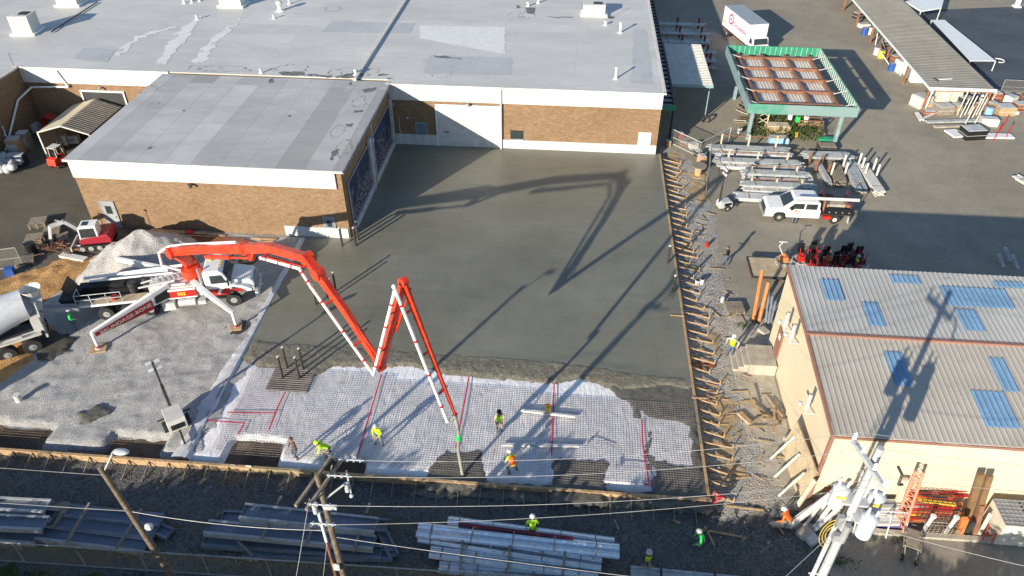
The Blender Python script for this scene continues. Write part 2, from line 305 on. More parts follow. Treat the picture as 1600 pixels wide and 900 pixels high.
# gravel in front of the slab, with the shaded grass verge beyond the fence
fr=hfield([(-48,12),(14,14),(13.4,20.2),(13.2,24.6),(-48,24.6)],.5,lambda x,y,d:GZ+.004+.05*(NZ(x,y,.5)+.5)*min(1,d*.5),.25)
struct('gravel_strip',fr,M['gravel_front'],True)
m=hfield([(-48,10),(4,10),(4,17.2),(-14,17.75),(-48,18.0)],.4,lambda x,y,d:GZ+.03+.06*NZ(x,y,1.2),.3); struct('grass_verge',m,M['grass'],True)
# gravel strip right of the slab
pts=[G(*p,GZ) for p in((1030,225),(1060,235),(1098,262),(1108,300),(1118,350),(1128,420),(1150,520),(1166,600),(1185,660),(1215,740),(1235,790),(1225,815),(1105,815),(1060,480))]
m=hfield(pts,.25,lambda x,y,d:GZ+.006+(.07*(NZ(x,y,.8)+.4)+.05*NZ(x,y,2.5,3))*min(1,d),.25,1.3,5); struct('gravel_side_strip',m,M['gravel_side'],True)
# footing trench floor
m=MB(); m.quad((-48,24.2,-.42),(7.9,24.2,-.42),(7.9,34,-.42),(-48,34,-.42)); struct('footing_trench',m,M['trench_dirt'])
pads=[(-60,24,G(70,680,LZ).x,25.95),(G(168,700,LZ).x,24,G(243,700,LZ).x,25.75)]
def pit_h(x,y,pits,z0,z1,sl=.45):
    d=max([rectd(x,y,p) for p in pits]+[-9]); t=min(1,max(0,(d+sl+.25*NZ(x,y,1.1,7))/sl)); return z0+(z1-z0)*t*t*(3-2*t)
def gz(x,y,d):
    z=LZ+.06+.07*NZ(x,y,.35)+.07*NZ(x,y,1.2,2)+.04*NZ(x,y,2.9,5)
    z+=.05*math.sin(x*.9+y*1.9+2*NZ(x,y,.2))*max(0,NZ(x,y,.3,8)+.2)
    u_=y-.27*x+1.2*NZ(x,y,.09,3)
    for c_ in(38.6,36.8,35.2,33.4): z-=.05*math.exp(-((u_-c_)/.22)**2)*(.6+.8*NZ(x,y,.5,9))
    z=max(z,LZ+.02)
    z=pit_h(x,y,pads,z,-.46); e=min(1,max(0,(25.15-y)/.6)); z=z+(-.46-z)*e*e*(3-2*e); q=min(1,d*1.5); return min(z,LZ+.004+(z-LZ)*q) if z>LZ else z
pp=[(-48,24.35),(-19.2,24.35),(-19.2,45.9),(-27,46.3)]+[tuple(G(*p,LZ)[:2]) for p in((255,352),(205,372),(150,420),(120,440),(60,470),(40,560),(-60,640))]
# left area continues under the mixer as dirt and gravel
m=hfield(pp,.15,gz,.3,.8,2); struct('gravel_pad',m,M['gravel_pad'],True)
dp=[tuple(G(*p,LZ)[:2]) for p in((-120,450),(0,436),(60,420),(100,402),(150,400),(168,402),(150,420),(115,442),(60,480),(90,520),(60,570),(-20,610),(-120,640))]
m=hfield(dp,.25,lambda x,y,d:LZ+.03+min(.35,d*.25)*(.5+.9*abs(NZ(x,y,.7,3)))+.05*NZ(x,y,3),.25,1,6); tag(part('dirt_bank',m,M['orange_dirt'],smooth=True),'loose orange dirt spread in low ridges behind the pump truck','dirt','loose earth','stuff')
# gravel pile
gp=[tuple(G(*p,LZ)[:2]) for p in((112,448),(150,400),(205,372),(235,362),(285,366),(322,388),(300,420),(240,440),(180,450))]
C0=G(245,388,LZ)
def gpz(x,y,d):
    r=math.hypot((x-C0.x),(y-C0.y+0.2)); return LZ+.03+min(d*.75,2.5*max(0,1-r/8.6)**.8+.25)+.12*NZ(x,y,.8,2)*min(1,d)+.05*NZ(x,y,2.5)*min(1,d)
m=hfield(gp,.2,gpz,.3,.8,3); tag(part('gravel_pile',m,M['pile_gravel'],smooth=True),'grey heap of fine gravel against the brick annex wall','gravel pile',kind='stuff')
# ---------------------------------------------------------------- slab
SX0,SX1,SY0,SY1=-19.85,7.90,24.3,61.5
A=lambda l,z:[tuple(G(*p,z)[:2]) for p in l]
front_top=[(383,540),(430,545),(470,548),(530,552),(590,556),(660,562),(720,566),(800,570),(880,578),(950,588),(1020,598),(1082,604)]
front_bot=[(1084,612),(1040,606),(975,612),(935,602),(905,592),(870,601),(820,596),(760,592),(700,586),(640,573),(600,574),(560,574),(520,572),(492,588),(470,584),(440,580),(405,574),(376,562)]
m=MB(); fp=A(front_top,0); poly=[(SX0+.25,fp[0][1])]+[(x,y) for x,y in fp[1:-1]]+[(SX1,fp[-1][1]),(SX1,61.45),(-16.4,61.45),(-16.4,45.9),(SX0-.1,45.9)]
m.prism(poly,-.4,0); struct('concrete_slab',m,M['wet_concrete'])
up=[(x,y+.85) for x,y in fp]; up[0]=(SX0+.15,up[0][1]); up[-1]=(SX1-.02,up[-1][1])
bt=A(front_bot,-.1); BZ0=-.115
m=hfield(up+bt,.09,lambda x,y,d:(BZ0+min(.14,d*.42)+(.025*NZ(x,y,1.6,4)+.022*NZ(x,y,4.5,1))*min(1,d*2)),.1,1.6,8)
tag(part('fresh_concrete',m,M['rough_concrete'],smooth=True),'lumpy unscreeded edge of the wet concrete along the slab front','concrete',kind='stuff')
# ---------------------------------------------------------------- vapour barrier over the subgrade
BZ=-.12
def PR(a,b): p=G(*a,BZ); q=G(*b,BZ); return (min(p.x,q.x),min(p.y,q.y),max(p.x,q.x),max(p.y,q.y))
p1=PR((366,683),(424,738)); p2=PR((522,714),(556,748)); pits=[(p1[0]+.1,23,p1[2],p1[3]),(p2[0]-.4,23,p2[2]+.2,p2[3])]
def bz(x,y,d):
    z=BZ+.03*NZ(x,y,.6)+.015*NZ(x,y,2,3); z=pit_h(x,y,pits,z,-.46,.25)
    lim=24.75 if x<-3.2 else 25.0; e=min(1,max(0,(lim+.1*NZ(x,y,.8)-y)/.45)); return z+(-.47-z)*e*e*(3-2*e)
m=hfield([(SX0+.15,24.4),(SX1-.1,24.4),(SX1-.1,33.4),(SX0+.15,33.6)],.15,bz); struct('vapour_barrier',m,M['vapour_barrier'],True)
# white plastic folded over the left edge of the pour
m=MB(); n=150
for i in range(n+1):
    t=i/n; y=24.5+t*21; k=.05*NZ(y,1,1.3)+.04*NZ(y,2,4.); wd=(1 if t<.30 else max(.32,1-(t-.30)*5))+.15*NZ(y,5,1.2)
    m.v+=[(SX0+.3+k,y,BZ-.05),(SX0+.1+k*.5,y,.05+k*.6),(SX0-.12+k,y,.06+k*.5),(SX0-(.42+k*2)*wd-.1,y,LZ+.13+abs(k)*1.5),(SX0-(.62+k*4)*wd-.12,y,LZ+.03)]
for i in range(n):
    for j in range(4): m.f.append((i*5+j,i*5+j+1,i*5+j+6,i*5+j+5)); m.mi.append(0)
solo('plastic_sheet',m,M['plastic_sheet'],'white plastic sheet folded over the left edge of the pour','plastic sheet',smooth=True)
m=MB(); m.beam((SX0,24.5,-.03),(SX0,33,-.03),.08,.16); m.beam((SX0+.01,33,-.05),(SX0+.01,45.6,-.05),.05,.09); solo('form_board',m,M['wood_old'],'long weathered form board along the left edge of the pour','form board')
# wet concrete already placed in the footings
def pour(poly,z,label,rag=.28,seed=1,step=.12,mm='poured_concrete'):
    m=hfield(A(poly,z),step,lambda x,y,d:z-.16+min(.13,d*.5)+.025*NZ(x,y,2.2,seed),rag,1.3,seed); return tag(part('placed_concrete',m,M[mm],smooth=True),label,'concrete','wet concrete placed in the footings','stuff')
pour([(678,708),(700,702),(752,702),(760,725),(757,765),(665,765),(668,735)],-.02,'dark wet concrete under the hose end',.2,3)
pour([(862,712),(935,714),(955,720),(952,740),(948,792),(858,785)],-.02,'wet concrete patch in the footing between two white sheets',.25,5)
pour([(940,598),(960,594),(1088,588),(1108,785),(1070,788),(1070,770),(1078,722),(1072,700),(1074,662),(1010,650),(990,640)],-.02,'wet concrete corner beside the right form board',.2,7)
pour([(1020,715),(1075,722),(1110,735),(1112,795),(1015,790)],-.02,'wet concrete in the front right footing',.25,9)
pour([(640,762),(700,756),(758,750),(862,756),(950,768),(1020,765),(1112,780),(1112,800),(950,788),(640,772)],-.22,'wet concrete along the front form board',.15,11)
pour([(1003,672),(1016,672),(1020,690),(1018,735),(1008,735)],.02,'trail of concrete lumps on the white sheet',.3,13)
pour([(1000,620),(985,625),(987,648),(1003,655)],.03,'rounded lump of concrete on the edge of the white sheet',.12,15)
pour([(118,640),(150,632),(172,636),(172,646),(150,652),(140,660),(120,658)],LZ+.25,'grey spill of concrete on the gravel near the light tower',.3,17)
pour([(45,520),(80,515),(120,525),(100,548),(70,562),(50,550)],LZ+.22,'damp dark patch between mixer truck and gravel',.3,18,mm='damp')
# rebar mats
def rebar(name,r,z,sp,rad,label,group='rebar mats',m_='rebar_mat',ang=0):
    m=MB(); x0,y0,x1,y1=r; x=x0
    while x<=x1: m.beam((x,y0,z),(x,y1,z),rad,rad); x+=sp
    y=y0
    while y<=y1: m.beam((x0,y,z+rad),(x1,y,z+rad),rad,rad); y+=sp
    return solo(name,m,M[m_],label,'rebar mat',group)
rebar('rebar_mat',(SX0+1.2,25.0,-9.95,31.7),-.02,.15,.009,'rebar mat over the left third of the white sheet')
rebar('rebar_mat',(-9.9,24.9,-.95,31.2),-.02,.15,.009,'rebar mat over the middle of the white sheet')
rebar('rebar_mat',(-.9,24.8,7.6,30.9),-.02,.15,.011,'rebar mat reaching the right form board','rebar mats')
for r,l in(((SX0+3.1,24.5,SX0+6.1,26.2),'rebar in the brown footing pit left of the hooded man'),((-11.9,24.5,-10.1,25.9),'rebar in the small dark pit at the feet of the crouching worker'),((-31.4,24.5,-28.6,25.9),'rebar in the footing pit at the left edge'),((-26.6,24.5,-23.6,25.7),'rebar in the footing pit behind the curved street lamp')):
    rebar('rebar_mat',r,-.3,.17,.018,l,'rebar mats','rebar')
pr=[G(*p,-.03) for p in((415,608),(440,575),(495,578),(480,612))]
rebar('rebar_mat',(pr[0].x,pr[0].y,pr[3].x,pr[1].y),-.02,.17,.03,'dense rebar square around the four standing pipes')
m=MB(); m.box(((pr[0].x+pr[3].x)/2,(pr[0].y+pr[1].y)/2,-.1),(pr[3].x-pr[0].x,pr[1].y-pr[0].y,.06)); solo('mud_square',m,M['poured_concrete'],'square of grey mud under the four standing pipes','concrete')
qa=G(288,388,-.03); qb=G(385,374,-.03); rebar('rebar_mat',(qa.x,qa.y,qb.x,qb.y),LZ+.16,.16,.035,'stack of rusty rebar mesh between the gravel heap and the annex wall','rebar mats','rust')
# red tape lines on the sheet
TL=['between crossarm pole and boom elbow','under the end hose','crossing the pale screed board','near the right footing, bent at its top','shortest one, at the foot of the rightmost line','running from the rebar square to the front pit','level one left of the rebar square','stepped one starting on the plastic fold']
for ti,l in enumerate(([(596,585),(558,715)],[(733,588),(712,700)],[(866,598),(862,712)],[(1003,655),(1004,690),(1014,755)],[(1006,757),(1019,757)],[(446,612),(432,640),(420,672)],[(355,644),(430,645)],[(308,655),(345,658),(382,661),(372,678)])):
    m=MB(); q=[G(*p,.012) for p in l]
    for a,b_ in zip(q,q[1:]): m.beam(a,b_,.075,.006)
    solo('red_tape',m,M['tape'],'magenta tape line on the rebar, '+TL[ti],'tape','magenta tape lines over the rebar')
# ---------------------------------------------------------------- formwork
def brace(mb,a,b,w=.09,h=.04): mb.beam(a,b,w,h)
ff=thing('front_formwork','long timber formwork along the front edge of the pour','formwork',(-10,24.1,GZ))
xs=np.linspace(-48,8.1,15)
for i in range(14):
    a,b_=xs[i],xs[i+1]; m=MB(); m.box(((a+b_)/2,24.17,(GZ+.06)/2),(b_-a-.02,.05,-GZ+.05)); m.box(((a+b_)/2,24.15,.06),(b_-a-.02,.15,.05)); part('form_plank',m,M[('wood_form','wood','wood_new','wood','wood_new','wood_new')[(i*5+2)%6]],ff,True)
x=-31.5
while x<8.2:
    m=MB(); brace(m,(x,24.1,GZ),(x,24.1,.02),.06,.04); brace(m,(x,24.06,-.1),(x+.03,23.1+random.uniform(-.25,.15),GZ+.03),.035,.05); m.beam((x+.03,23.1,GZ),(x+.03,23.1,GZ+.2),.05,.04); part('brace',m,M[random.choice(['wood_old','wood_form','wood_old'])],ff,True); x+=1.13+random.uniform(-.09,.09)
for px,py in((388,735),(363,735),(523,748),(712,758),(903,770)):
    g_=G(px,py,.0); m=MB(); m.box((g_.x,24.12,.09),(.09,.03,.22)); m.box((g_.x,24.1,.18),(.3,.02,.12)); part('stake_plate',m,M['offwhite' if px in(388,) else 'wood_old'],ff,True)
rf=thing('side_formwork','long timber formwork with orange kicker boards along the right edge of the pour','formwork',(8.0,42,GZ))
for i in range(10):
    a=24.1+i*3.74; m=MB(); m.box((7.95,a+1.87,(GZ)/2),(.05,3.72,-GZ)); m.box((7.97,a+1.87,.01),(.14,3.72,.04)); part('form_plank',m,M[('wood_new','wood_old','wood')[i%3] if i<4 else 'wood'],rf,True)
y=24.6
while y<61:
    L=1.45+random.uniform(-.4,.35); sk=random.uniform(-.12,.05); m=MB(); m.beam((8.02,y,-.08),(8.02+L,y+sk-.08,GZ+.10),.045,.09); m.beam((8.02+L,y+sk-.08,GZ),(8.02+L,y+sk-.08,GZ+.4),.06,.06)
    part('kicker',m,M['wood_new' if random.random()<.6 else 'wood'],rf,True)
    if random.random()<.55: m=MB(); m.beam((8.05,y+.35,GZ+.1),(8.05+L*.9,y+.35+random.uniform(-.2,.2),GZ+.1),.08,.04); part('stringer',m,M['wood_old'],rf,True)
    y+=.86+random.uniform(-.07,.07)
for px,py in((1093,622),(1058,493),(1096,778)):
    g_=G(px,py,.04); m=MB(); m.box((g_.x,g_.y,.05),(.9,.1,.04)); solo('cross_board',m,M['wood_new'],'short board across the top of the right form, '+{1093:'beside the wet concrete corner',1058:'halfway up the smooth slab',1096:'at the front corner'}[px],'board','boards across the right form')
# ================================================================ BUILDINGS
RZ=5.75
b=NB('mural',.6,.3); n=b.noise(2.2,4,dist=1.); n2=b.noise(4.5,5); z=b.sep()[2]
f=b.math('ADD',b.math('MULTIPLY',b.noise(.8,3),1.3),b.math('MULTIPLY',z,-.14)); msk=b.math('MULTIPLY',b.ramp(f,(.22,0.),(.42,1.)),b.ramp(n2,(.50,0.),(.56,1.)))
c=b.mix(msk,b.ramp(n,(.3,(.012,.02,.05)),(.7,(.025,.05,.12))),b.ramp(n,(.35,(.34,.19,.17)),(.6,(.40,.36,.36)))); b.out(c)
def lamp_box(parent,p,m='grey'):
    k=MB(); k.box((p[0],p[1],p[2]),(.34,.16,.12)); k.tube((p[0]+.1,p[1]-.12,p[2]),(p[0]+.1,p[1]-.25,p[2]-.08),.09,.11); return part('wall_lamp',k,M[m],parent,True)
def door(parent,x,y,zb,w,h,m,win=False,face='s',fr='grey',label=None):
    k=MB(); k.box((x,y-.03,zb+h/2),(w,.06,h)); d=part('door',k,M[m],parent,True,label=label)
    k=MB(); k.box((x-w/2-.04,y-.04,zb+h/2),(.08,.09,h)); k.box((x+w/2+.04,y-.04,zb+h/2),(.08,.09,h)); k.box((x,y-.04,zb+h+.04),(w+.16,.09,.08)); part('frame',k,M[fr],d,True)
    k=MB(); k.box((x+w*.38,y-.09,zb+1.),(.05,.07,.14)); part('handle',k,M['grey'],d,True)
    if win: k=MB(); k.box((x,y-.065,zb+h*.7),(w*.5,.02,h*.3)); part('pane',k,M['glass'],d,True)
    return d
MBd=thing('warehouse','long brick warehouse with a broad pale membrane roof and white fascia','building',(-20,75,0))
k=MB(); k.box((-4.4,95.75,RZ/2-.3),(24,68.5,RZ+.6-.04)); k.box((-33.6,96.2,RZ/2-.3),(34.4,67.6,RZ+.56)); k.box((-74,90,RZ/2-.3),(46.3,80,RZ+.55)); part('wall',k,M['brick'],MBd,True)
k=MB(); k.box((-4.35,95.72,RZ),(24.2,68.7,.09)); k.box((-33.6,96.15,RZ-.004),(34.5,67.8,.09)); k.box((-74,89.9,RZ-.009),(46.5,80,.09)); part('roof',k,M['roof_membrane'],MBd,True)
k=MB(); k.box((-4.35,61.42,RZ-.72),(23.95,.13,1.42)); k.box((-43.9,62.32,RZ-.72),(14.6,.13,1.42)); part('fascia',k,M['white_paint'],MBd,True)
k=MB(); k.box((-4.3,61.34,RZ+.02),(24.3,.2,.14)); k.box((7.74,95.7,RZ+.03),(.22,68.7,.12)); k.box((-43.9,62.22,RZ+.02),(14.7,.2,.12)); k.box((-50.8,56,RZ+.02),(.16,12.4,.12)); part('roof_edge',k,M['offwhite'],MBd,True)
k=MB(); k.box((.62,61.44,.42),(13.9,.1,.84)); k.box((-14.2,61.44,.5),(4.0,.1,1.)); part('base_band',k,M['white_paint'],MBd,True)
# roll-up door
k=MB(); k.box((-9.35,61.42,1.95),(5.4,.06,3.9))
for i in range(9): k.box((-9.35,61.385,.43+i*.43),(5.4,.02,.36))
rd=part('roller_door',k,M['offwhite'],MBd,True,label='tall cream sectional loading door')
k=MB(); k.box((-12.15,61.38,1.97),(.16,.12,3.94)); k.box((-6.55,61.38,1.97),(.16,.12,3.94)); k.box((-9.35,61.38,3.98),(5.76,.12,.14)); part('frame',k,M['white'],rd,True)
k=MB(); k.box((-11.3,61.36,1.4),(.5,.02,.09)); part('slot',k,M['black'],rd,True)
k=MB(); k.tube((-6.35,61.25,0),(-6.35,61.25,RZ-.1),.07); part('downspout',k,M['white'],MBd,True)
door(MBd,-13.6,61.5,.05,.95,2.05,'steel_blue',label='dark blue door in the shaded corner'); door(MBd,6.45,61.5,.02,.95,1.95,'white',fr='white',label='white door at the right end of the wall')
k=MB(); k.box((-4.95,61.48,1.35),(1.15,.08,.8)); w_=part('window',k,M['glass'],MBd,True); k=MB(); k.box((-4.95,61.42,.92),(1.3,.12,.08)); part('sill',k,M['grey'],w_,True)
lamp_box(MBd,(-9.3,61.3,4.18)); lamp_box(MBd,(-16.0,61.3,4.0))
k=MB(); k.sphere((-14.8,61.4,2.6),.09); part('wall_light',k,M['white'],MBd,True)
k=MB(); k.tube((-15.6,61.4,.9),(-15.6,61.4,2.6),.03); part('conduit',k,M['offwhite'],MBd,True)
# alley door and bent white pipe
k=MB(); k.box((-43.6,62.38,1.75),(3.9,.06,3.7)); rd=part('roller_door',k,M['dark'],MBd,True,label='open dark loading doorway in the alley'); k=MB(); k.box((-43.6,62.3,3.65),(4.3,.1,.16)); k.box((-45.65,62.3,1.8),(.14,.1,3.7)); k.box((-41.55,62.3,1.8),(.14,.1,3.7)); part('frame',k,M['white'],rd,True)
lamp_box(MBd,(-43.6,62.2,4.05))
k=MB(); k.path([(-47.2,62.15,5.55),(-46.6,62.15,4.05),(-50.2,62.1,3.9),(-50.6,60.3,3.4),(-50.6,56.4,.3)],.09,8); part('drain_pipe',k,M['white'],MBd,True)
k=MB(); k.beam((-19.3,61.7,RZ+.1),(-19.3,120,RZ+.1),.28,.3); part('roof_parapet',k,M['offwhite'],MBd,True)
k=MB(); k.path([(-50.9,61.9,RZ),(-51.2,62.3,RZ+1.3)],.02); part('lightning_rod',k,M['dark'],MBd,True)
# annex
AN=thing('brick_annex','flat-roofed brick annex with murals on its shaded side wall','building',(-26,54,0))
k=MB(); k.box((-26.475,53.75,RZ/2-.25),(20.35,15.68,RZ+.45)); part('wall',k,M['brick'],AN,True)
k=MB(); k.box((-26.475,53.7,RZ+.035),(20.75,16.1,.06)); part('roof',k,M['annex_membrane'],AN,True)
k=MB(); k.box((-26.68,45.83,RZ-.74),(19.9,.14,1.44)); part('fascia',k,M['white_paint'],AN,True,label='long white fascia board')
k=MB(); k.box((-26.475,45.66,RZ+.01),(20.8,.14,.16)); part('roof_edge',k,M['offwhite'],AN,True)
k=MB(); k.box((-16.08,53.6,RZ+.0),(.12,16,.14)); k.box((-16.0,53.6,RZ-.08),(.08,16,.05)); part('gutter',k,M['grey'],AN,True)
k=MB(); k.box((-18.85,45.86,.42),(4.9,.1,.84)); part('base_band',k,M['white_paint'],AN,True)
for y0,y1,l in((46.9,52.9,'navy mural panel nearest the front corner'),(54.2,60.6,'navy mural panel near the inner corner')):
    k=MB(); k.box((-16.24,(y0+y1)/2,2.35),(.08,y1-y0,3.6)); mp=part('mural_panel',k,M['mural'],AN,True,label=l)
    k=MB(); k.box((-16.21,(y0+y1)/2,4.17),(.06,y1-y0+.1,.06)); k.box((-16.21,y0,2.35),(.06,.07,3.7)); k.box((-16.18,(y0+y1)/2,.3),(.2,y1-y0+.6,.55)); part('frame',k,M['lgrey'],mp,True)
for y in(53.3,61.0): k=MB(); k.box((-16.15,y,2.3),(.22,.55,4.6)); part('pilaster',k,M['lgrey'],AN,True)
k=MB(); k.tube((-15.98,53.75,.2),(-15.98,53.75,5.6),.05); k.box((-16,53.75,4.2),(.2,.2,.35)); part('downspout',k,M['lgrey'],AN,True)
door(AN,-34.9,45.9,LZ,1.0,2.3,'grey',True,label='grey door with a small window at the left end'); door(AN,-17.75,45.9,.0,.75,1.75,'steel_blue',True,label='small blue door beside the right corner')
lamp_box(AN,(-27.7,45.72,4.15),'dark')
k=MB(); k.beam((-32,45.6,LZ+.1),(-27.5,45.4,LZ+.2),.3,.05)
solo('plank',k,M['wood'],'flat plank lying along the foot of the annex wall','plank')
for i,(a,c_,l) in enumerate((((292,368),(345,372),'thin batten on top of the planks at the annex wall'),((300,362),(352,369),'long pale batten leaning against the annex wall'),((372,376),(395,380),'short thick timber at the annex wall'),((395,372),(432,374),'narrow board near the white wall band'),((402,378),(428,376),'short board near the white wall band'))):
    k=MB(); k.beam(G(*a,LZ+.14),G(*c_,LZ+.12),.16,.08); solo('plank',k,M[('wood','wood_new')[i%2]],l,'plank','planks at the annex wall')
k=MB(); k.sphere(G(296,363,LZ+.2),.3,8,5,(1.2,1,.7)); solo('red_sack',k,M['red'],'crumpled red sack at the annex wall above the gravel heap','sack')
# roof stains
def stain(px,z,m='stain',rag=.25,seed=0,nm='roof_stain',par=None):
    q=hfield(A(px,z),.14,lambda x,y,d:z,rag,1.1,seed); o=part(nm,q,M[m],par,True); return o
def ring(px,py,rx,ry,z,par,seed):
    c_=G(px,py,z); pts=[]
    k=MB(); n=90
    for i in range(n+1):
        a=2*math.pi*i/n; r1=1+.45*NZ(math.cos(a)*1.8,math.sin(a)*1.8,1,seed)+.15*NZ(math.cos(a)*6,math.sin(a)*6,1,seed); wd=max(.015,.05+.16*NZ(math.cos(a)*2,math.sin(a)*2,1.5,seed+3))
        for q in(r1,r1-wd): k.v.append((c_.x+rx*q*math.cos(a),c_.y+ry*q*math.sin(a),z))
    for i in range(n): k.f.append((2*i,2*i+1,2*i+3,2*i+2)); k.mi.append(0)
    part('roof_stain',k,M['stain'],par,True)
zr=RZ+.052
for a in((320,107,1.6,.6),(350,108,2.1,.7),(455,108,1.4,.9),(535,112,1.3,.8),(555,116,1.2,.8),(575,111,1.1,.7),(690,116,1.0,.8),(806,23,.8,1.),(822,24,.9,1.),(520,14,1.0,.8)): ring(*a,zr,MBd,a[0])
for px in([(435,112),(470,112),(478,118),(440,118)],[(478,115),(520,118),(518,121),(480,120)],[(520,120),(560,112),(570,118),(540,124)],[(820,10),(838,12),(836,22),(822,20)],[(675,86),(722,90),(720,92),(676,89)],[(590,116),(606,115),(604,119),(590,119)],[(610,121),(620,124),(612,125),(600,122)],[(855,25),(895,26),(893,28),(856,27)],[(805,8),(812,8),(812,13),(806,13)]): stain(px,zr+.003,'stain',.2,px[0][0],par=MBd)
za=RZ+.072
for a in((232,140,.6,.8),(537,232,.55,1.4),(561,160,.6,1.2),(527,205,.5,1.),(240,165,.4,.6)): ring(*a,za,AN,a[0])
for px in([(567,139),(588,136),(586,143),(570,145)],[(552,171),(568,171),(566,176),(553,176)],[(519,236),(530,232),(522,250),(515,252)],[(540,194),(552,193),(550,198),(541,199)],[(545,127),(549,127),(549,133),(545,133)],[(449,180),(455,179),(455,182),(450,182)],[(284,172),(292,171),(292,174),(285,174)],[(420,125),(430,122),(426,130),(420,130)],[(232,230),(240,228),(238,233),(232,233)]): stain(px,za+.003,'stain',.12,px[0][0],par=AN)
for px in([(112,92),(132,74),(182,77),(168,98)],[(500,50),(640,53),(650,36),(520,32)],[(660,115),(670,86),(800,90),(800,118)],[(985,130),(990,45),(1010,46),(1022,132)]): stain(px,zr+.002,'puddle_mark',.08,px[0][0],par=MBd)
for px in([(245,100),(262,70),(285,42),(318,22),(300,50),(275,80),(262,100)],[(175,88),(215,55),(280,38),(278,42),(220,60),(190,86)],[(300,96),(330,60),(390,20),(340,66),(318,98)],[(655,40),(790,42),(790,85),(655,60)]): stain(px,zr+.006,'palepatch',.35 if px[0][0]<600 else .06,px[0][0],par=MBd)
# roof equipment
def hvac(px,py,sx,sy,h,label,curb='white',m='offwhite',rz=0,vent=True):
    p=G(px,py,zr); t=thing('rooftop_unit',label,'rooftop unit',(p.x,p.y,zr),rz)
    k=MB(); k.box((0,0,.1),(sx+.5,sy+.5,.2)); part('curb',k,M[curb],t)
    k=MB(); k.box((0,0,.2+h/2),(sx,sy,h)); k.box((0,0,.22+h),(sx+.08,sy+.08,.05)); part('housing',k,M[m],t,bev=.03)
    k=MB(); k.box((sx*.15,0,.27+h),(sx*.4,sy*.5,.06)); k.ring((sx*.15,0,.3+h),sy*.22,.03); part('fan_grille',k,M['dark'],t)
    k=MB()
    for i in range(6): k.box((0,-sy/2-.01,.35+i*h/7),(sx*.8,.03,.05))
    part('louvre',k,M['grey'],t); return t
hvac(44,50,1.9,1.9,1.6,'tall grey rooftop unit at the left edge of the roof',rz=.12)
hvac(112,6,2.2,1.9,1.5,'cream rooftop unit cut by the top of the picture, left of the vents',rz=.1); hvac(365,8,2.4,1.6,.8,'low rooftop unit cut by the top of the picture beside the parapet'); hvac(928,22,2.3,1.3,.9,'white rooftop unit near the right edge of the roof')
def rvent(px,py,h,r,label,dome=True):
    p=G(px,py,zr); t=thing('roof_vent',label,'roof vent',(p.x,p.y,zr)); k=MB(); k.tube((0,0,0),(0,0,h),r,r*.8,10); k.tube((0,0,0),(0,0,.06),r*2.2,r*1.6,12); part('stack',k,M['white'],t)
    k=MB(); k.sphere((0,0,h+.02),r*1.5,10,6,(1,1,.7)); part('cap',k,M['offwhite'],t)
for a in((438,17,.8,.25,'domed white roof vent left of the dark parapet line'),(452,6,.7,.1,'thin roof vent at the top of the picture'),(969,51,.9,.13,'white roof vent with a round cap, below the white unit'),(962,123,.95,.11,'white vent pipe nearest the front right roof corner'),(308,30,.35,.1,'tiny white vent alone on the left roof'),(428,29,.3,.1,'tiny white vent below the domed one'),(408,114,.3,.1,'tiny vent by the foot of the parapet'),(556,117,.4,.12,'short vent standing in the dark stains'),(825,10,.35,.12,'short vent in the stained patch at the top'),(946,39,.3,.12,'short vent right below the white unit'),(841,5,.6,.12,'dark banded vent at the top of the picture'),(288,5,.4,.12,'first of the three short vents at the top left'),(300,4,.35,.1,'second of the three short vents at the top left'),(312,2,.4,.1,'third of the three short vents at the top left')): rvent(*a)
p=G(954,28,zr); k=MB(); k.tube((p.x,p.y,zr),(p.x,p.y,zr+1.3),.03); k.box((p.x,p.y,zr+.05),(.5,.4,.1)); solo('antenna_mast',k,M['dark'],'thin dark mast beside the white rooftop unit','mast')
k=MB(); k.path([G(80,50,zr+.1),G(118,25,zr+.1),G(152,3,zr+.1)],.06); solo('gas_pipe',k,M['dark'],'thin dark pipe crossing the roof from the left unit','pipe')
# ---------------------------------------------------------------- cream metal building
MX0,MX1=13.2,34; Y0,YR,Y1=25.1,31.5,37.0; ZE,ZR,ZB=4.55,5.25,5.7
CB=thing('metal_building','cream metal-clad building with ribbed roof and blue skylight strips','building',(20,30,GZ))
k=MB(); k.prism([(MX0+.04,Y0+.04),(MX1,Y0+.04),(MX1,Y1-.04),(MX0+.04,Y1-.04)],GZ-.1,ZE-.06)
k.add([(MX0+.04,Y0+.04,ZE-.06),(MX0+.04,YR,ZE-.06),(MX0+.04,YR,ZR-.06),(MX0+.04,Y0+.04,ZE-.05)],[(0,1,2,3)]); k.add([(MX0+.04,YR,ZE-.06),(MX0+.04,Y1-.04,ZE-.06),(MX0+.04,Y1-.04,ZB-.06),(MX0+.04,YR,ZR-.06)],[(0,1,2,3)]); k.add([(MX0+.04,Y1-.04,ZE-.06),(MX1,Y1-.04,ZE-.06),(MX1,Y1-.04,ZB-.06),(MX0+.04,Y1-.04,ZB-.06)],[(0,1,2,3)]); part('wall',k,M['tan_siding'],CB,True)
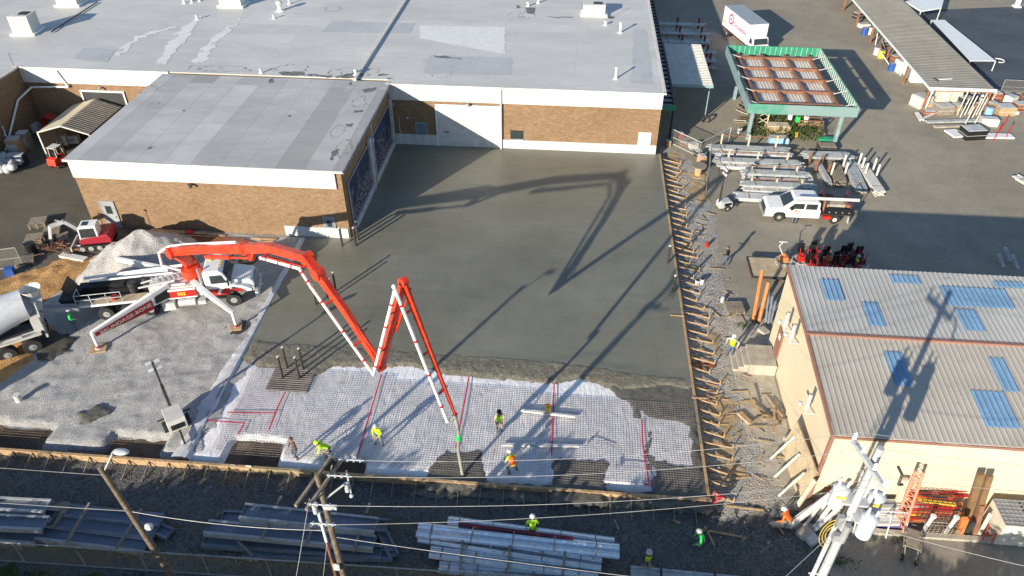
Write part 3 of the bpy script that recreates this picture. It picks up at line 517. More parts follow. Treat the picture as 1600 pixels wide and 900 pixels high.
def ribroof(x0,x1,ya,za_,yb,zb_,sp,m,par,name='roof',rib=.035,rw=.05,axis='x',thick=.05):
    k=MB(); k.add([(x0,ya,za_),(x1,ya,za_),(x1,yb,zb_),(x0,yb,zb_),(x0,ya,za_-thick),(x1,ya,za_-thick),(x1,yb,zb_-thick),(x0,yb,zb_-thick)],[(0,1,2,3),(7,6,5,4),(0,4,5,1),(1,5,6,2),(2,6,7,3),(3,7,4,0)])
    if axis=='x':
        x=x0+.06
        while x<x1: k.beam((x,ya,za_+rib/2),(x,yb,zb_+rib/2),rw,rib,rw,rib); x+=sp
    else:
        n=int(abs(yb-ya)/sp)
        for i in range(n):
            t=(i+.5)/n; yy=ya+(yb-ya)*t; zz=za_+(zb_-za_)*t; k.beam((x0,yy,zz+rib/2),(x1,yy,zz+rib/2),rw,rib)
    return part(name,k,m,par,True)
ribroof(MX0-.05,MX1,Y0-.1,ZE,YR-.02,ZR,.28,M['tan_roof'],CB); ribroof(MX0-.05,MX1,YR+.06,ZR+.06,Y1+.1,ZB+.05,.28,M['grey_roof'],CB)
k=MB(); k.beam((MX0-.1,YR,ZR+.05),(MX1,YR,ZR+.05),.2,.12); part('ridge_flashing',k,mat('brown_trim',(.30,.15,.11),.55,var=.1),CB,True)
k=MB(); k.beam((MX0-.04,Y0-.1,ZE-.08),(MX0-.04,YR,ZR-.04),.12,.22); k.beam((MX0-.04,YR,ZR-.02),(MX0-.04,Y1+.1,ZB-.04),.12,.22); k.beam((MX0+.0,Y0+.0,GZ),(MX0+.0,Y0+.0,ZE-.05),.16,.16); part('corner_trim',k,M['brown_trim'],CB,True)
k=MB(); k.beam((MX0-.1,Y0-.12,ZE-.1),(MX1,Y0-.12,ZE-.1),.1,.14); part('gutter',k,M['brown_trim'],CB,True)
def skl(px):
    # strip between two px corners on a roof slope
    (ax,ay),(bx,by)=px
    def on(p):
        for it in range(1):
            q=G(p[0],p[1],ZE)
            for _ in range(6):
                z=ZE+(ZR-ZE)*(q.y-Y0)/(YR-Y0) if q.y<YR else ZR+.06+(ZB-ZR)*(q.y-YR)/(Y1-YR); q=G(p[0],p[1],z)
            return q
    a=on((ax,ay)); c_=on((bx,by)); x0,x1=min(a.x,c_.x),max(a.x,c_.x); k=MB()
    def zz(y): return (ZE+(ZR-ZE)*(y-Y0)/(YR-Y0) if y<YR else ZR+.06+(ZB-ZR)*(y-YR)/(Y1-YR))+.045
    k.quad((x0,a.y,zz(a.y)),(x1,a.y,zz(a.y)),(x1,c_.y,zz(c_.y)),(x0,c_.y,zz(c_.y)))
    x=x0+.14
    while x<x1: k.beam((x,a.y,zz(a.y)+.03),(x,c_.y,zz(c_.y)+.03),.05,.05); x+=.28
    part('skylight',k,M['skylight'],CB,True)
for s_ in(((1280,437),(1319,471)),((1345,473),(1385,511)),((1380,550),(1428,605)),((1542,560),(1594,614)),((1515,611),(1594,671)),((1467,448),(1585,484)),((1490,484),(1541,519)),((1388,430),(1440,445)),((1550,440),(1600,452))):
    (ax,ay),(bx,by)=s_; skl(((ax,ay),(bx,by)))
k=MB(); k.box((MX0-.02,35.1,GZ+1.75),(.06,.95,2.1)); d=part('door',k,M['brown_trim'],CB,True,label='brown side door above the concrete landing'); k=MB(); k.box((MX0-.06,35.1,GZ+2.3),(.03,.3,.35)); part('notice',k,M['white'],d,True)
for y,z in((27.6,3.2),(33.6,3.6),(32.2,3.9)):
    k=MB(); k.path([(MX0-.02,y,z),(MX0-.5,y,z),(MX0-.5,y,z+.7)],.04); k.tube((MX0-.5,y,z+.3),(MX0-.45,y+.1,z+1.3),.1); k.sphere((MX0-.75,y+.3,z+.4),.13); part('flood_light',k,M['lgrey'],CB,True)
# landing and steps
k=MB(); k.box((12.35,35.0,GZ+.4),(1.6,1.9,.8)); k.box((11.4,35.1,GZ+.3),(.3,1.7,.6)); k.box((11.1,35.1,GZ+.2),(.3,1.7,.4)); k.box((10.8,35.1,GZ+.1),(.3,1.7,.2)); solo('concrete_steps',k,M['concrete'],'concrete landing with three steps below the brown side door','steps',bev=.02)
k=MB(); k.box((11.9,30.5,GZ+.005),(2.4,9.5,.05)); k.box((12.2,38,GZ+.002),(2.6,3.4,.06)); struct('concrete_apron',k,M['concrete'])
k=MB(); k.box((17.5,23.3,GZ+.05),(13,.28,.22)); struct('kerb',k,M['concrete'])
# ---------------------------------------------------------------- canopies in the yard
GT=4.35
q=[G(1170,165,GT),G(1338,160,GT),G(1283,72,GT),G(1140,70,GT)]; gx0,gx1,gy0,gy1=15.35,24.75,63.2,77.5
GC=thing('green_canopy','square canopy with teal fascia and red roof beams left open','canopy',((gx0+gx1)/2,(gy0+gy1)/2,GZ))
b=NB('fascia_green',.6,.3); n=b.noise(.22,3,b.map((1,.2,1))); b.out(b.ramp(n,(.47,(.20,.30,.29)),(.56,(.06,.28,.19)),(.62,(.18,.29,.27))))
k=MB(); k.box(((gx0+gx1)/2,gy0,GT-.45),(gx1-gx0,.08,.9)); part('fascia',k,M['fascia_green'],GC,True)
k=MB(); k.box((gx0,(gy0+gy1)/2,GT-.45),(.08,gy1-gy0-.1,.9)); part('fascia',k,M['paleteal'],GC,True)
k=MB(); k.box(((gx0+gx1)/2,gy1,GT-.45),(gx1-gx0,.08,.9)); k.k=1
for i in range(18): k.box((gx0+.3+i*.52,gy1-.07,GT-.45),(.035,.06,.88))
part('fascia',k,[M['green'],M['lgrey']],GC,True,label='bright green inner face of the back fascia')
k=MB(); k.box((gx1,(gy0+gy1)/2,GT-.45),(.08,gy1-gy0-.1,.9)); k.k=1
for i in range(26): k.box((gx1-.07,gy0+.3+i*.55,GT-.45),(.06,.035,.88))
part('fascia',k,[M['teal'],M['lgrey']],GC,True)
ribroof(gx0+.7,gx1-.9,gy0+.9,GT-.95,gy1-1.2,GT-.9,.3,M['offwhite'],GC,'deck',.04,.08)
k=MB()
for i in range(5): yy=gy0+1.4+i*2.75; k.box(((gx0+gx1)/2-.1,yy,GT-.55),(gx1-gx0-1.7,.2,.3))
part('purlins',k,M['rustbeam'],GC,True)
k=MB()
for i in range(4): xx=gx0+1.05+i*2.35; k.box((xx,(gy0+gy1)/2,GT-.62),(.18,gy1-gy0-1.6,.36))
part('girders',k,M['rustbeam'],GC,True)
k=MB()
for i in range(5):
    yy=gy0+1.0+i*2.8; k.beam((gx0+.05,yy,GT-.1),(gx0+1.2,yy,GT-.45),.05,.05); k.beam((gx1-.05,yy,GT-.1),(gx1-1.2,yy,GT-.45),.05,.05)
part('outrigger_arms',k,M['offwhite'],GC,True)
for x,y in((16.5,66.1),(24.27,65.35),(16.6,75.2),(24.2,75.2)): k=MB(); k.box((x,y,(GZ+GT-.9)/2),(.3,.3,GT-.9-GZ)); part('post',k,M['paleteal'],GC,True)
# long grey canopy
LT=1.95; lx0,lx1,ly=35.0,41.6,73.4
def lerp(a,b_,t): return a+(b_-a)*t
qa=[G(1453,137,LT),G(1552,137,LT),G(1420,0,LT),G(1339,0,LT)]; lx0=qa[0].x; lx1=qa[1].x; ly0=qa[0].y; 
LC=thing('long_canopy','long grey ribbed canopy on rusty posts over stored junk','canopy',((lx0+lx1)/2,ly0,GZ))
ribroof(lx0,lx1,ly0,LT,118,LT+.02,.45,M['ribgrey'],LC,'roof',.04,.06,'y',.08)
k=MB(); k.box(((lx0+lx1)/2,ly0-.06,LT-.06),(lx1-lx0+.2,.1,.28)); k.box((lx0-.06,96,LT-.04),(.1,45,.2)); part('white_edge',k,M['white'],LC,True)
k=MB(); k.box(((lx0+lx1)/2,ly0+.1,LT-.28),(lx1-lx0,.12,.2)); part('front_beam',k,M['rustbeam'],LC,True)
for i in range(7): 
    for xx in (lx0+.15,lx1-.2): k=MB(); k.box((xx,ly0+.3+i*6.2,(GZ+LT-.1)/2),(.2,.2,LT-GZ-.2)); part('post',k,M['rustbeam'],LC,True)
k=MB(); k.beam((lx0+.25,ly0-.1,GZ+.1),(lx0+.3,ly0-.1,LT-.2),.12,.1); part('downspout',k,M['white'],LC,True)
for a,c_,l in(((1467,124),(1488,123),'pale pole lying on the long canopy roof'),((1459,122),(1467,127),'dark twisted strip lying on the long canopy roof')): k=MB(); k.beam(G(*a,LT+.12),G(*c_,LT+.12),.1,.06); solo('loose_strip',k,M['white' if 'pale' in l else 'dark'],l,'strip')
# white canopy against the warehouse
WZ=3.2; qc=[G(1050,132,WZ),G(1115,135,WZ),G(1100,70,WZ),G(1037,66,WZ)]
wx0,wx1,wy0,wy1=qc[0].x,qc[1].x,qc[0].y,qc[2].y
WC=thing('white_canopy','low white ribbed canopy beside the warehouse, half in shade','canopy',(wx0,wy0,GZ))
ribroof(wx0,wx1,wy0,WZ,wy1,WZ+.03,.42,M['offwhite'],WC,'roof',.05,.1,'y',.08)
k=MB(); k.box(((wx0+wx1)/2,wy0-.05,WZ-.07),(wx1-wx0,.08,.25)); part('edge_trim',k,M['paleteal'],WC,True)
for x,y in((wx1-.25,wy0+.3),(wx1-.25,wy1-.3),(wx0+.3,wy0+.3)): k=MB(); k.tube((x,y,GZ),(x,y,WZ-.05),.06); part('post',k,M['paleteal'],WC,True)
k=MB(); k.ring((wx1-.2,wy0-.2,GZ+.3),.38,.1,'y'); solo('old_tyre',k,M['tyre'],'old tyre leaning at the foot of the white canopy post','tyre')
# ladder-like rack roof along the warehouse
k0=3.0; rx0,rx1,ry0=7.95,G(1055,166,k0).x,G(1046,166,k0).y
RC=thing('rack_canopy','narrow unfinished rack roof of black beams along the warehouse side','canopy',((rx0+rx1)/2,ry0,GZ))
k=MB(); k.box(((rx0+rx1)/2,ry0+20,k0-.1),(rx1-rx0-.1,40,.04)); part('panel',k,M['lgrey'],RC,True)
k=MB(); k.box((rx0+.05,ry0+20,k0),(.12,40,.2)); k.box((rx1-.05,ry0+20,k0),(.14,40,.24))
for i in range(36): k.box(((rx0+rx1)/2,ry0+.8+i*1.1,k0+.02),(rx1-rx0-.2,.16,.16))
part('beams',k,M['black'],RC,True)
k=MB(); k.box(((rx0+rx1)/2,ry0-.06,k0-.15),(rx1-rx0+.15,.08,.5)); part('fascia',k,M['green'],RC,True)
for y in(ry0+.3,ry0+13,ry0+26,ry0+38): k=MB(); k.box((rx1-.1,y,(GZ+k0)/2),(.15,.15,k0-GZ-.2)); part('post',k,M['black'],RC,True)
# ================================================================ VEHICLES
def wheel(par,x,y,r=.5,w=.3,z=None,rim='grey',rr=.46,name='wheel',sgn=-1):
    z=r if z is None else z; k=MB(); k.tube((x,y-w/2,z),(x,y+w/2,z),r*.94,n=24); k.tube((x,y-w*.36,z),(x,y+w*.36,z),r,n=24); o=part(name,k,M['tyre'],par,smooth=True)
    k=MB(); k.tube((x,y+sgn*w*.40,z),(x,y+sgn*(w*.52),z),r*rr,r*rr*.9,16); part('rim',k,M[rim],o); k=MB(); k.tube((x,y+sgn*w*.5,z),(x,y+sgn*(w*.58),z),r*rr*.4,r*rr*.3,10); part('hub',k,M['grey'],o); return o
# ---- concrete pump truck
PT=thing('pump_truck','white and red concrete pump truck standing on four spread outriggers','pump truck',(-27.43,37.13,LZ),R(15.1))
k=MB(); k.box((1.0,0,.85),(11.6,.9,.3)); k.box((1,0,1.1),(11,1.5,.16)); part('chassis',k,M['dark'],PT)
for x in(5.3,0,-1.37,-2.74):
    for s in(-1,1): wheel(PT,x,s*1.08,.52,.34 if x>5 else .5,rim='grey',sgn=s)
cab=MB(); cab.side([(3.75,1.0),(5.35,1.0),(5.35,1.9),(5.0,2.75),(4.8,2.95),(3.85,2.95),(3.75,2.8)],-1.12,1.12); cab_=part('cab',cab,M['white'],PT,bev=.05)
k=MB(); k.add([(5.36,-1.0,1.95),(5.36,1.0,1.95),(5.06,.92,2.7),(5.06,-.92,2.7)],[(0,1,2,3)]); k.add([(5.40,-1.0,1.93),(5.40,1.0,1.93),(5.09,.92,2.72),(5.09,-.92,2.72)],[(0,1,2,3)]); part('windscreen',k,M['glass'],cab_)
for s in(-1,1): k=MB(); k.side([(4.15,1.95),(5.15,1.95),(4.92,2.6),(4.15,2.6)],s*1.125,s*1.14); part('side_window',k,M['glass'],cab_)
k=MB(); k.side([(5.3,1.15),(6.75,1.15),(6.75,1.6),(6.6,1.82),(5.3,1.98)],-.85,.85); h_=part('hood',k,M['white'],PT,bev=.08)
k=MB(); k.box((6.78,0,1.35),(.06,1.1,.7)); part('grille',k,M['grey'],h_)
k=MB(); k.box((6.85,0,.75),(.25,2.3,.35)); part('bumper',k,M['lgrey'],PT,bev=.05)
for s in(-1,1):
    k=MB(); k.side([(4.55,1.1),(4.75,1.45),(5.05,1.62),(5.55,1.62),(5.95,1.45),(6.3,1.15),(6.6,1.15),(6.6,1.3),(6.1,1.62),(5.6,1.76),(5.0,1.76),(4.6,1.6),(4.4,1.2)],s*.8,s*1.2); part('fender',k,M['white'],PT)
    k=MB(); k.box((5.3,s*1.17,1.30),(1.9,.03,.22)); k.box((4.5,s*1.14,1.25),(1.4,.03,.5)); part('red_stripe',k,M['red'],PT)
    k=MB(); k.box((6.7,s*.98,1.2),(.12,.26,.24)); part('headlight',k,M['lampglass'],PT)
    k=MB(); k.path([(5.1,s*1.15,2.1),(5.3,s*1.4,2.2)],.03); k.box((5.3,s*1.42,2.15),(.08,.2,.45)); part('mirror',k,M['black'],PT)
k=MB(); [k.box((4.85,-.6+i*.3,2.99),(.1,.1,.07)) for i in range(5)]; k.tube((4.2,.2,2.95),(4.2,.2,3.08),.12); part('roof_lights',k,M['yellow'],PT)
k=MB(); k.tube((3.55,-1.0,1.0),(3.55,-1.0,3.2),.09); part('exhaust',k,M['grey'],PT)
# pedestal, turret, deck
k=MB(); k.box((2.2,0,1.5),(2.4,2.1,.9)); k.box((.9,0,1.55),(1.6,1.4,.7)); part('pedestal',k,M['offwhite'],PT)
k=MB(); k.box((1.95,-1.16,1.45),(2.3,.05,.62)); part('side_panel',k,M['red'],PT); k=MB(); k.box((1.95,-1.19,1.80),(2.3,.06,.14)); k.box((1.95,-1.19,1.16),(2.3,.06,.08)); part('panel_trim',k,M['white'],PT)
k=MB(); [k.box((2.0+i*.17,-1.20,1.47),(.12,.02,.26)) for i in range(3)]; part('warning_plate',k,M['yellow'],PT)
k=MB(); k.box((1.2,-1.15,.65),(.8,.5,.6)); k.tube((1.8,-1.1,.7),(2.9,-1.1,.7),.28,n=12); k.box((3.3,-1.1,.7),(.5,.5,.3)); part('tool_box',k,M['lgrey'],PT)
k=MB(); k.box((-2.2,-.85,1.32),(4.2,.75,.08)); part('walkway',k,M['plywood'],PT)
k=MB(); k.box((-2.2,-1.24,1.28),(4.3,.05,.16)); part('deck_edge',k,M['white'],PT)
k=MB()
for z in(1.75,2.15): k.path([(-4.3,-1.2,z),(-1.5,-1.2,z)],.025)
for x in(-4.3,-3.4,-2.4,-1.5): k.path([(x,-1.2,1.3),(x,-1.2,2.15)],.025)
k.path([(-4.3,-1.2,2.15),(-4.3,-.4,2.15),(-4.3,-.4,1.3)],.025); part('railing',k,M['lgrey'],PT)
k=MB(); k.box((-2.6,.45,1.45),(3.9,.95,.45)); k.box((-2.9,.3,1.75),(2.6,.5,.2)); part('pump_unit',k,M['black'],PT)
k=MB(); k.tube((-1.0,-.2,1.3),(-1.0,-.2,2.1),.28,n=12); k.tube((-.3,.1,1.35),(-.2,.15,2.15),.24,n=12); part('canister',k,M['dark'],PT)
k=MB(); k.tube((-2.05,-.85,1.36),(-2.05,-.85,1.62),.17,.2,12); solo_b=part('bucket',k,M['red'],PT,label='red bucket on the walkway')
k=MB(); k.side([(-4.2,.8),(-5.2,1.0),(-5.5,1.6),(-4.3,1.6)],-.8,.8); hp=part('hopper',k,M['black'],PT); k=MB(); k.box((-4.75,-.1,2.05),(.08,1.4,1.1),0,0,R(-24)); part('hopper_lid',k,M['black'],hp)
k=MB(); k.tube((-4.2,.95,2.0),(2.4,.55,2.55),.10,n=10); k.tube((-3.8,.6,1.95),(1.6,.2,2.25),.07,n=8); k.tube((-2.0,1.1,1.7),(1.4,.9,2.0),.16,n=8); part('delivery_line',k,M['boompipe'],PT)
k=MB()
for i in range(7): k.box((.2+i*.33,.15,2.02),(.09,1.3,.05),R(25))
part('deck_grating',k,M['lgrey'],PT)
k=MB(); k.box((.9,.2,2.0),(2.8,.1,.08),R(20)); k.box((.9,-.5,2.0),(2.8,.1,.08),R(12)); k.box((1.5,-.9,2.05),(2.0,.1,.1)); part('hose_tray',k,M['white'],PT)
k=MB(); k.tube((2.81,.17,1.9),(2.81,.17,2.55),.72,.62,20); k.tube((2.81,.17,2.55),(2.81,.17,2.75),.5,n=20); tur=part('turret',k,M['boom'],PT,smooth=True)
def outrigger(px,py,ax,ay,az,name_red=False,side=-1,dep=.62,disc=False):
    # arm from the deck (ax,ay) to above the pad (px,py)
    tz=1.35; t=MB(); k=MB(); a=Vector((ax,ay,az)); b_=Vector((px,py,tz)); d=(b_-a).normalized()
    k.beam(a,b_,.32,dep*(1.9 if name_red else 1.5),.22,dep*.5); o=part('outrigger_arm',k,M['white'],PT,bev=.02)
    k=MB(); k.tube((px,py,tz+.1),(px,py,.35),.10,n=10); k.tube((px,py,.6),(px,py,.16),.07,n=10); part('leg_cylinder',k,M['white'],o); k=MB(); k.tube((px,py,.18),(px,py,.3),.12,.12,10); part('collar',k,M['red'],o)
    k=MB(); k.tube((px,py,.10),(px,py,.17),.25,.16,14); part('foot_plate',k,M['lgrey'],o)
    return o,a,b_
o1,a1,b1=outrigger(-2.7,-4.17,1.45,-.9,1.72,True,dep=.6)
# red lettered face of the near rear outrigger
n_=Vector((b1.y-a1.y,-(b1.x-a1.x),0)).normalized()*(1); n_=n_ if n_.y<0 else -n_
k=MB(); off=n_*.19; L=(b1-a1)
def ap(t,h): p=a1+L*t; return (p.x+off.x,p.y+off.y,p.z+h)
k.add([ap(.26,-.62),ap(.98,-.22),ap(.98,.04),ap(.26,.14)],[(0,1,2,3)]); k.add([tuple(Vector(q)+n_*.02) for q in(ap(.26,-.62),ap(.98,-.22),ap(.98,.04),ap(.26,.14))],[(0,1,2,3)]); part('lettered_panel',k,mat('deepred',(.27,.012,.016),.45),o1)
k=MB(); k.add([tuple(Vector(q)+n_*.02) for q in(ap(.03,-.4),ap(.22,-.36),ap(.22,.2),ap(.03,.26))],[(0,1,2,3)]); part('dark_opening',k,M['black'],o1)
ang=math.atan2(-L.y,-L.x); tt=text('lettering','BRUNDAGE-BONE',.36,mat('letter',(.62,.5,.48),.6,var=.02),o1,tuple(a1+L*.6+n_*.225+Vector((0,0,-.17))),(R(90),0,ang),.004,1.15,.004); tt.rotation_euler=(Matrix.Rotation(ang,4,'Z')@Matrix.Rotation(math.asin((a1.z-b1.z)/L.length)*-1,4,'Y')@Matrix.Rotation(R(90),4,'X')).to_euler()
outrigger(5.62,-3.6,2.9,-.6,1.85,dep=.34); outrigger(-3.03,3.93,1.3,.7,1.95,dep=.5); outrigger(5.63,3.98,3.0,.8,1.9,dep=.34)
PTM=PT.matrix_basis.copy()
def loc2w(p): return Matrix.Translation(PT.location)@Matrix.Rotation(R(15.1),4,'Z')@Vector(p)
for x,y,r_,l in((-2.7,-4.17,.0,'square timber pad under the lettered outrigger'),(5.62,-3.6,.75,'round timber pad under the near front outrigger'),(-3.03,3.93,0,'square timber pad under the outrigger on the gravel heap'),(5.63,3.98,.7,'round dark pad under the far front outrigger')):
    p=loc2w((x,y,.0)); k=MB()
    if r_: k.tube((p.x,p.y,LZ+.02),(p.x,p.y,LZ+.09),r_,n=24); k.k=1; k.box((p.x,p.y,LZ+.12),(.7,.7,.09),R(15)); solo('outrigger_pad',k,[M['pipe_dark'],M['wood']],l,'outrigger pad')
    else: k.box((p.x,p.y,LZ+.07),(.95,.85,.12),R(20)); solo('outrigger_pad',k,M['wood'],l,'outrigger pad')
# boom: joints found from where they and their shadows stand
J=[Vector((-24.76,38.03,2.9)),Vector((-25.0,37.1,4.4)),G(383,388,6.9),G(480,403,10.2),G(497,427,9.9),G(596,574,5.2),G(630,440,12.0),G(711,648,4.28)]
inv=(Matrix.Translation(PT.location)@Matrix.Rotation(R(15.1),4,'Z')).inverted(); JL=[inv@p for p in J]
sd=(inv.to_3x3()@Vector((-.57,-.82,0)))
def arm(i,j,w0,h0,w1,h1,mid=None,cap=.3):
    k=MB(); a=JL[i]; b_=JL[j]
    if mid: c_=a.lerp(b_,mid[0])+Vector((0,0,mid[1])); k.beam(a,c_,w0,h0,(w0+w1)/2,(h0+h1)/2); k.beam(c_,b_,(w0+w1)/2,(h0+h1)/2,w1,h1)
    else: k.beam(a,b_,w0,h0,w1,h1)
    dd=(b_-a).normalized()
    for q,rr in((a,h0*.62),(b_,h1*.72)): k.tube(q-sd*w0*.62,q+sd*w0*.62,rr,n=14)
    return part('boom_section',k,M['boom'],PT,bev=.02)
s0=arm(0,1,.6,.55,.6,.6); s1=arm(1,2,.46,.50,.46,.54,(.5,.12)); s2=arm(2,3,.46,.58,.38,.42,(.45,.32)); s25=arm(3,4,.4,.45,.4,.45); s3=arm(4,5,.34,.46,.26,.28,(.45,.28)); s4=arm(5,6,.26,.30,.22,.30,(.5,.0)); s5=arm(6,7,.2,.30,.12,.12,(.5,.0))
def cyl(par,a,b_,r1=.12,r2=.06): k=MB(); m_=a.lerp(b_,.55); k.tube(a,m_,r1,n=10); k.tube(m_,b_,r2,n=8); part('hydraulic_ram',k,M['boom'],par,smooth=True)
cyl(s1,JL[1].lerp(JL[2],.45)+Vector((0,0,-.5)),JL[2]+Vector((.2,0,-.75)),.14,.07); k=MB(); k.beam(JL[2]+Vector((.25,0,-.8)),JL[2]+Vector((.1,0,0)),.3,.3,.3,.4); k.beam(JL[2]+Vector((.25,0,-.8)),JL[2].lerp(JL[3],.18),.2,.2); part('link_arm',k,M['boom'],s1)
cyl(s2,JL[2].lerp(JL[3],.4)+Vector((0,0,-.4)),JL[3]+Vector((0,0,-.6)),.1,.05); cyl(s3,JL[4].lerp(JL[5],.5)+Vector((0,0,.35)),JL[5]+Vector((0,0,.5)),.09,.05); cyl(s4,JL[5].lerp(JL[6],.45)-sd*.0+Vector((.25,0,0)),JL[6]+Vector((.3,0,-.4)),.08,.04)
for s_,i,j,n in((s3,4,5,2),(s4,5,6,2),(s5,6,7,3),(s2,2,3,1)):
    for q in range(n):
        p=JL[i].lerp(JL[j],(q+.6)/(n+.3)); k=MB(); k.beam(p-sd*.05,p+sd*.62,.08,.08); part('pipe_bracket',k,M['boom'],s_)
def bp(par,pts,r=.085):
    k=MB(); k.path([p+sd*.55 for p in pts],r,9); k2=pts[0]+sd*.55
    for p in pts: k.sphere(p+sd*.55,r*1.25,10,6)
    o=part('boom_pipe',k,M['boompipe'],par,smooth=True)
    k=MB()
    for a,c_ in zip(pts,pts[1:]):
        nn=max(1,int((c_-a).length/2.2))
        for q in range(nn+1):
            p=a.lerp(c_,(q+.5)/(nn+1))+sd*.55; dd=(c_-a).normalized(); k.tube(p-dd*.05,p+dd*.05,r*1.35,n=9)
    part('pipe_clamp',k,M['red'],o)
Z=Vector((0,0,1))
k=MB(); pth=[JL[0]+sd*.7+Z*-.3,JL[0]+sd*.8+Vector((-.9,0,.3)),JL[1]+Vector((-.55,0,.1))+sd*.3,JL[1]+sd*.1+Z*.45,JL[1]+Z*.42+Vector((.8,0,0)),JL[2]+Z*.48-Vector((.4,0,0))]; k.path(pth,.09,9); part('boom_pipe',k,M['boompipe'],s1,smooth=True)
bp(s2,[JL[2].lerp(JL[3],.42)-Z*.1,JL[3]-Z*.35,JL[4]-Z*.5]); bp(s3,[JL[4]-Z*.5,JL[5]+Z*-.1]); bp(s4,[JL[5]-Z*.1,JL[6]-Z*.25]); bp(s5,[JL[6]+Z*.05,JL[7]])
gW=J[7]; hb=G(723,744,-.1); k=MB(); hp_=[gW+Vector((-.25,-.4,-.05)),gW+Vector((.05,-.2,.08)),Vector((gW.x+.15,gW.y-.15,3.2)),Vector((gW.x+.05,gW.y-.05,1.6)),Vector((hb.x,hb.y,.0))]
k.path([inv@p for p in hp_],.09,10); part('end_hose',k,M['hose'],PT,smooth=True); k=MB(); p=inv@Vector((gW.x+.12,gW.y-.14,2.9)); k.tube(p,p-Z*.3,.13,n=10); part('hose_clamp',k,M['hivis_green'],PT)
# ---- mixer truck
MT=thing('mixer_truck','white concrete mixer truck backed up to the pump hopper','mixer truck',(-33.47,32.75,LZ),R(217))
for x in(0,1.38,5.6):
    for s in(-1,1): wheel(MT,x,s*1.1,.53,.5,rim='grey',sgn=s)
k=MB(); k.box((3.2,0,.95),(8.6,1.0,.35)); part('chassis',k,M['dark'],MT)
k=MB(); k.box((1.2,1.1,1.3),(3.9,.5,.12)); k.box((1.2,-1.1,1.3),(3.9,.5,.12)); part('fender',k,M['offwhite'],MT)
prof=[(-.55,.95,2.9),(.2,1.0,2.8),(1.7,1.22,2.55),(3.4,1.25,2.35),(4.9,1.0,2.15),(5.6,.6,2.05)]
k=MB(); n=24
for x,r_,z in prof: k.v+=[(x,r_*math.cos(2*math.pi*i/n),z+r_*math.sin(2*math.pi*i/n)) for i in range(n)]
for j in range(len(prof)-1):
    for i in range(n): k.f.append((j*n+i,j*n+(i+1)%n,(j+1)*n+(i+1)%n,(j+1)*n+i)); k.mi.append(0)
k.f+=[tuple(range(n)),tuple(range(5*n,6*n))]; k.mi+=[0,0]; dr=part('drum',k,M['drum'],MT,smooth=True)
k=MB(); k.tube((-.5,0,2.9),(-.95,0,3.0),.85,.5,20); part('drum_mouth',k,M['steel_blue'],dr); k=MB(); [k.tube((x,0,z),(x+.06,0,z),r_,n=24) for x,r_,z in((1.72,1.25,2.55),(3.35,1.28,2.36))]; part('drum_band',k,M['lgrey'],dr)
k=MB(); k.side([(-1.5,3.2),(-.7,3.2),(-.85,2.6),(-1.3,2.4)],-.5,.5); part('charge_hopper',k,M['lgrey'],MT)
k=MB(); k.tube((-1.1,0,3.3),(-1.1,0,3.85),.35,.6,14,False); part('hopper_funnel',k,M['offwhite'],MT)
k=MB()
for s in(-1,1): k.path([(-.9,s*.95,1.1),(-1.1,s*.7,3.2)],.05); k.path([(-.4,s*.9,1.2),(-1.1,s*.7,2.4)],.04)
for z in(1.5,1.9,2.3,2.7,3.1): k.path([(-1.0,-.9,z),(-1.05,.9,z)],.03)
part('rear_ladder',k,M['lgrey'],MT)
k=MB(); k.box((-.7,.75,1.75),(.5,.6,.9)); k.box((-.8,.7,2.3),(.5,.5,.1)); part('water_box',k,M['offwhite'],MT)
k=MB(); k.side([(-1.1,2.1),(-3.1,1.35),(-3.1,1.42),(-1.1,2.25)],-.25,.25); k.box((-2.1,.27,1.85),(2.0,.04,.2),0,0,R(-20)); k.box((-2.1,-.27,1.85),(2.0,.04,.2),0,0,R(-20)); part('chute',k,M['grey'],MT)
k=MB(); k.box((-.95,0,.95),(.12,2.3,.3)); part('rear_bumper',k,M['offwhite'],MT); 
for s in(-1,1): k=MB(); k.box((-1.02,s*.9,1.0),(.04,.2,.12)); part('tail_light',k,M['red'],MT)
k=MB(); k.box((.9,1.35,1.55),(1.3,.12,.12)); k.tube((1.4,1.3,1.6),(2.2,1.3,1.6),.15); part('fender_tool',k,M['offwhite'],MT)
k=MB(); k.box((6.9,0,1.9),(1.8,2.2,1.9)); part('cab',k,M['white'],MT,bev=.1)
# ---- compact excavator
EX=thing('excavator','compact excavator with a white cab roof and red body, boom folded out to the left','excavator',(-34.9,43.5,LZ),R(195))
for s in(-1,1):
    k=MB(); k.side([(-1.2,.1),(1.2,.1),(1.4,.35),(1.2,.62),(-1.2,.62),(-1.4,.35)],s*.85-.22,s*.85+.22); part('track',k,M['black'],EX,bev=.04)
    k=MB(); [k.tube((x,s*1.08,.35),(x,s*1.1,.35),.22,n=12) for x in(-1.05,-.35,.35,1.05)]; part('track_roller',k,M['grey'],EX)
k=MB(); k.box((0,0,.55),(1.2,1.2,.3)); k.side([(-1.45,.75),(1.0,.75),(1.15,1.0),(.9,1.35),(-1.3,1.55),(-1.5,1.2)],-1.0,1.0); part('body',k,M['burgundy'],EX,bev=.06)
k=MB(); k.side([(-.55,1.3),(1.0,1.2),(.9,2.3),(.75,2.5),(-.6,2.5)],-.15,.95); cb=part('cab',k,M['white'],EX,bev=.05)
for y in(-.16,.96): k=MB(); k.side([(-.4,1.45),(.85,1.4),(.78,2.3),(-.4,2.3)],y-.01,y+.01); part('side_window',k,M['glass'],cb)
k=MB(); k.add([(1.01,-.05,1.4),(1.01,.85,1.4),(.93,.85,2.25),(.93,-.05,2.25)],[(0,1,2,3)]); k.box((.35,.4,2.51),(.5,.6,.02)); part('windscreen',k,M['glass'],cb)
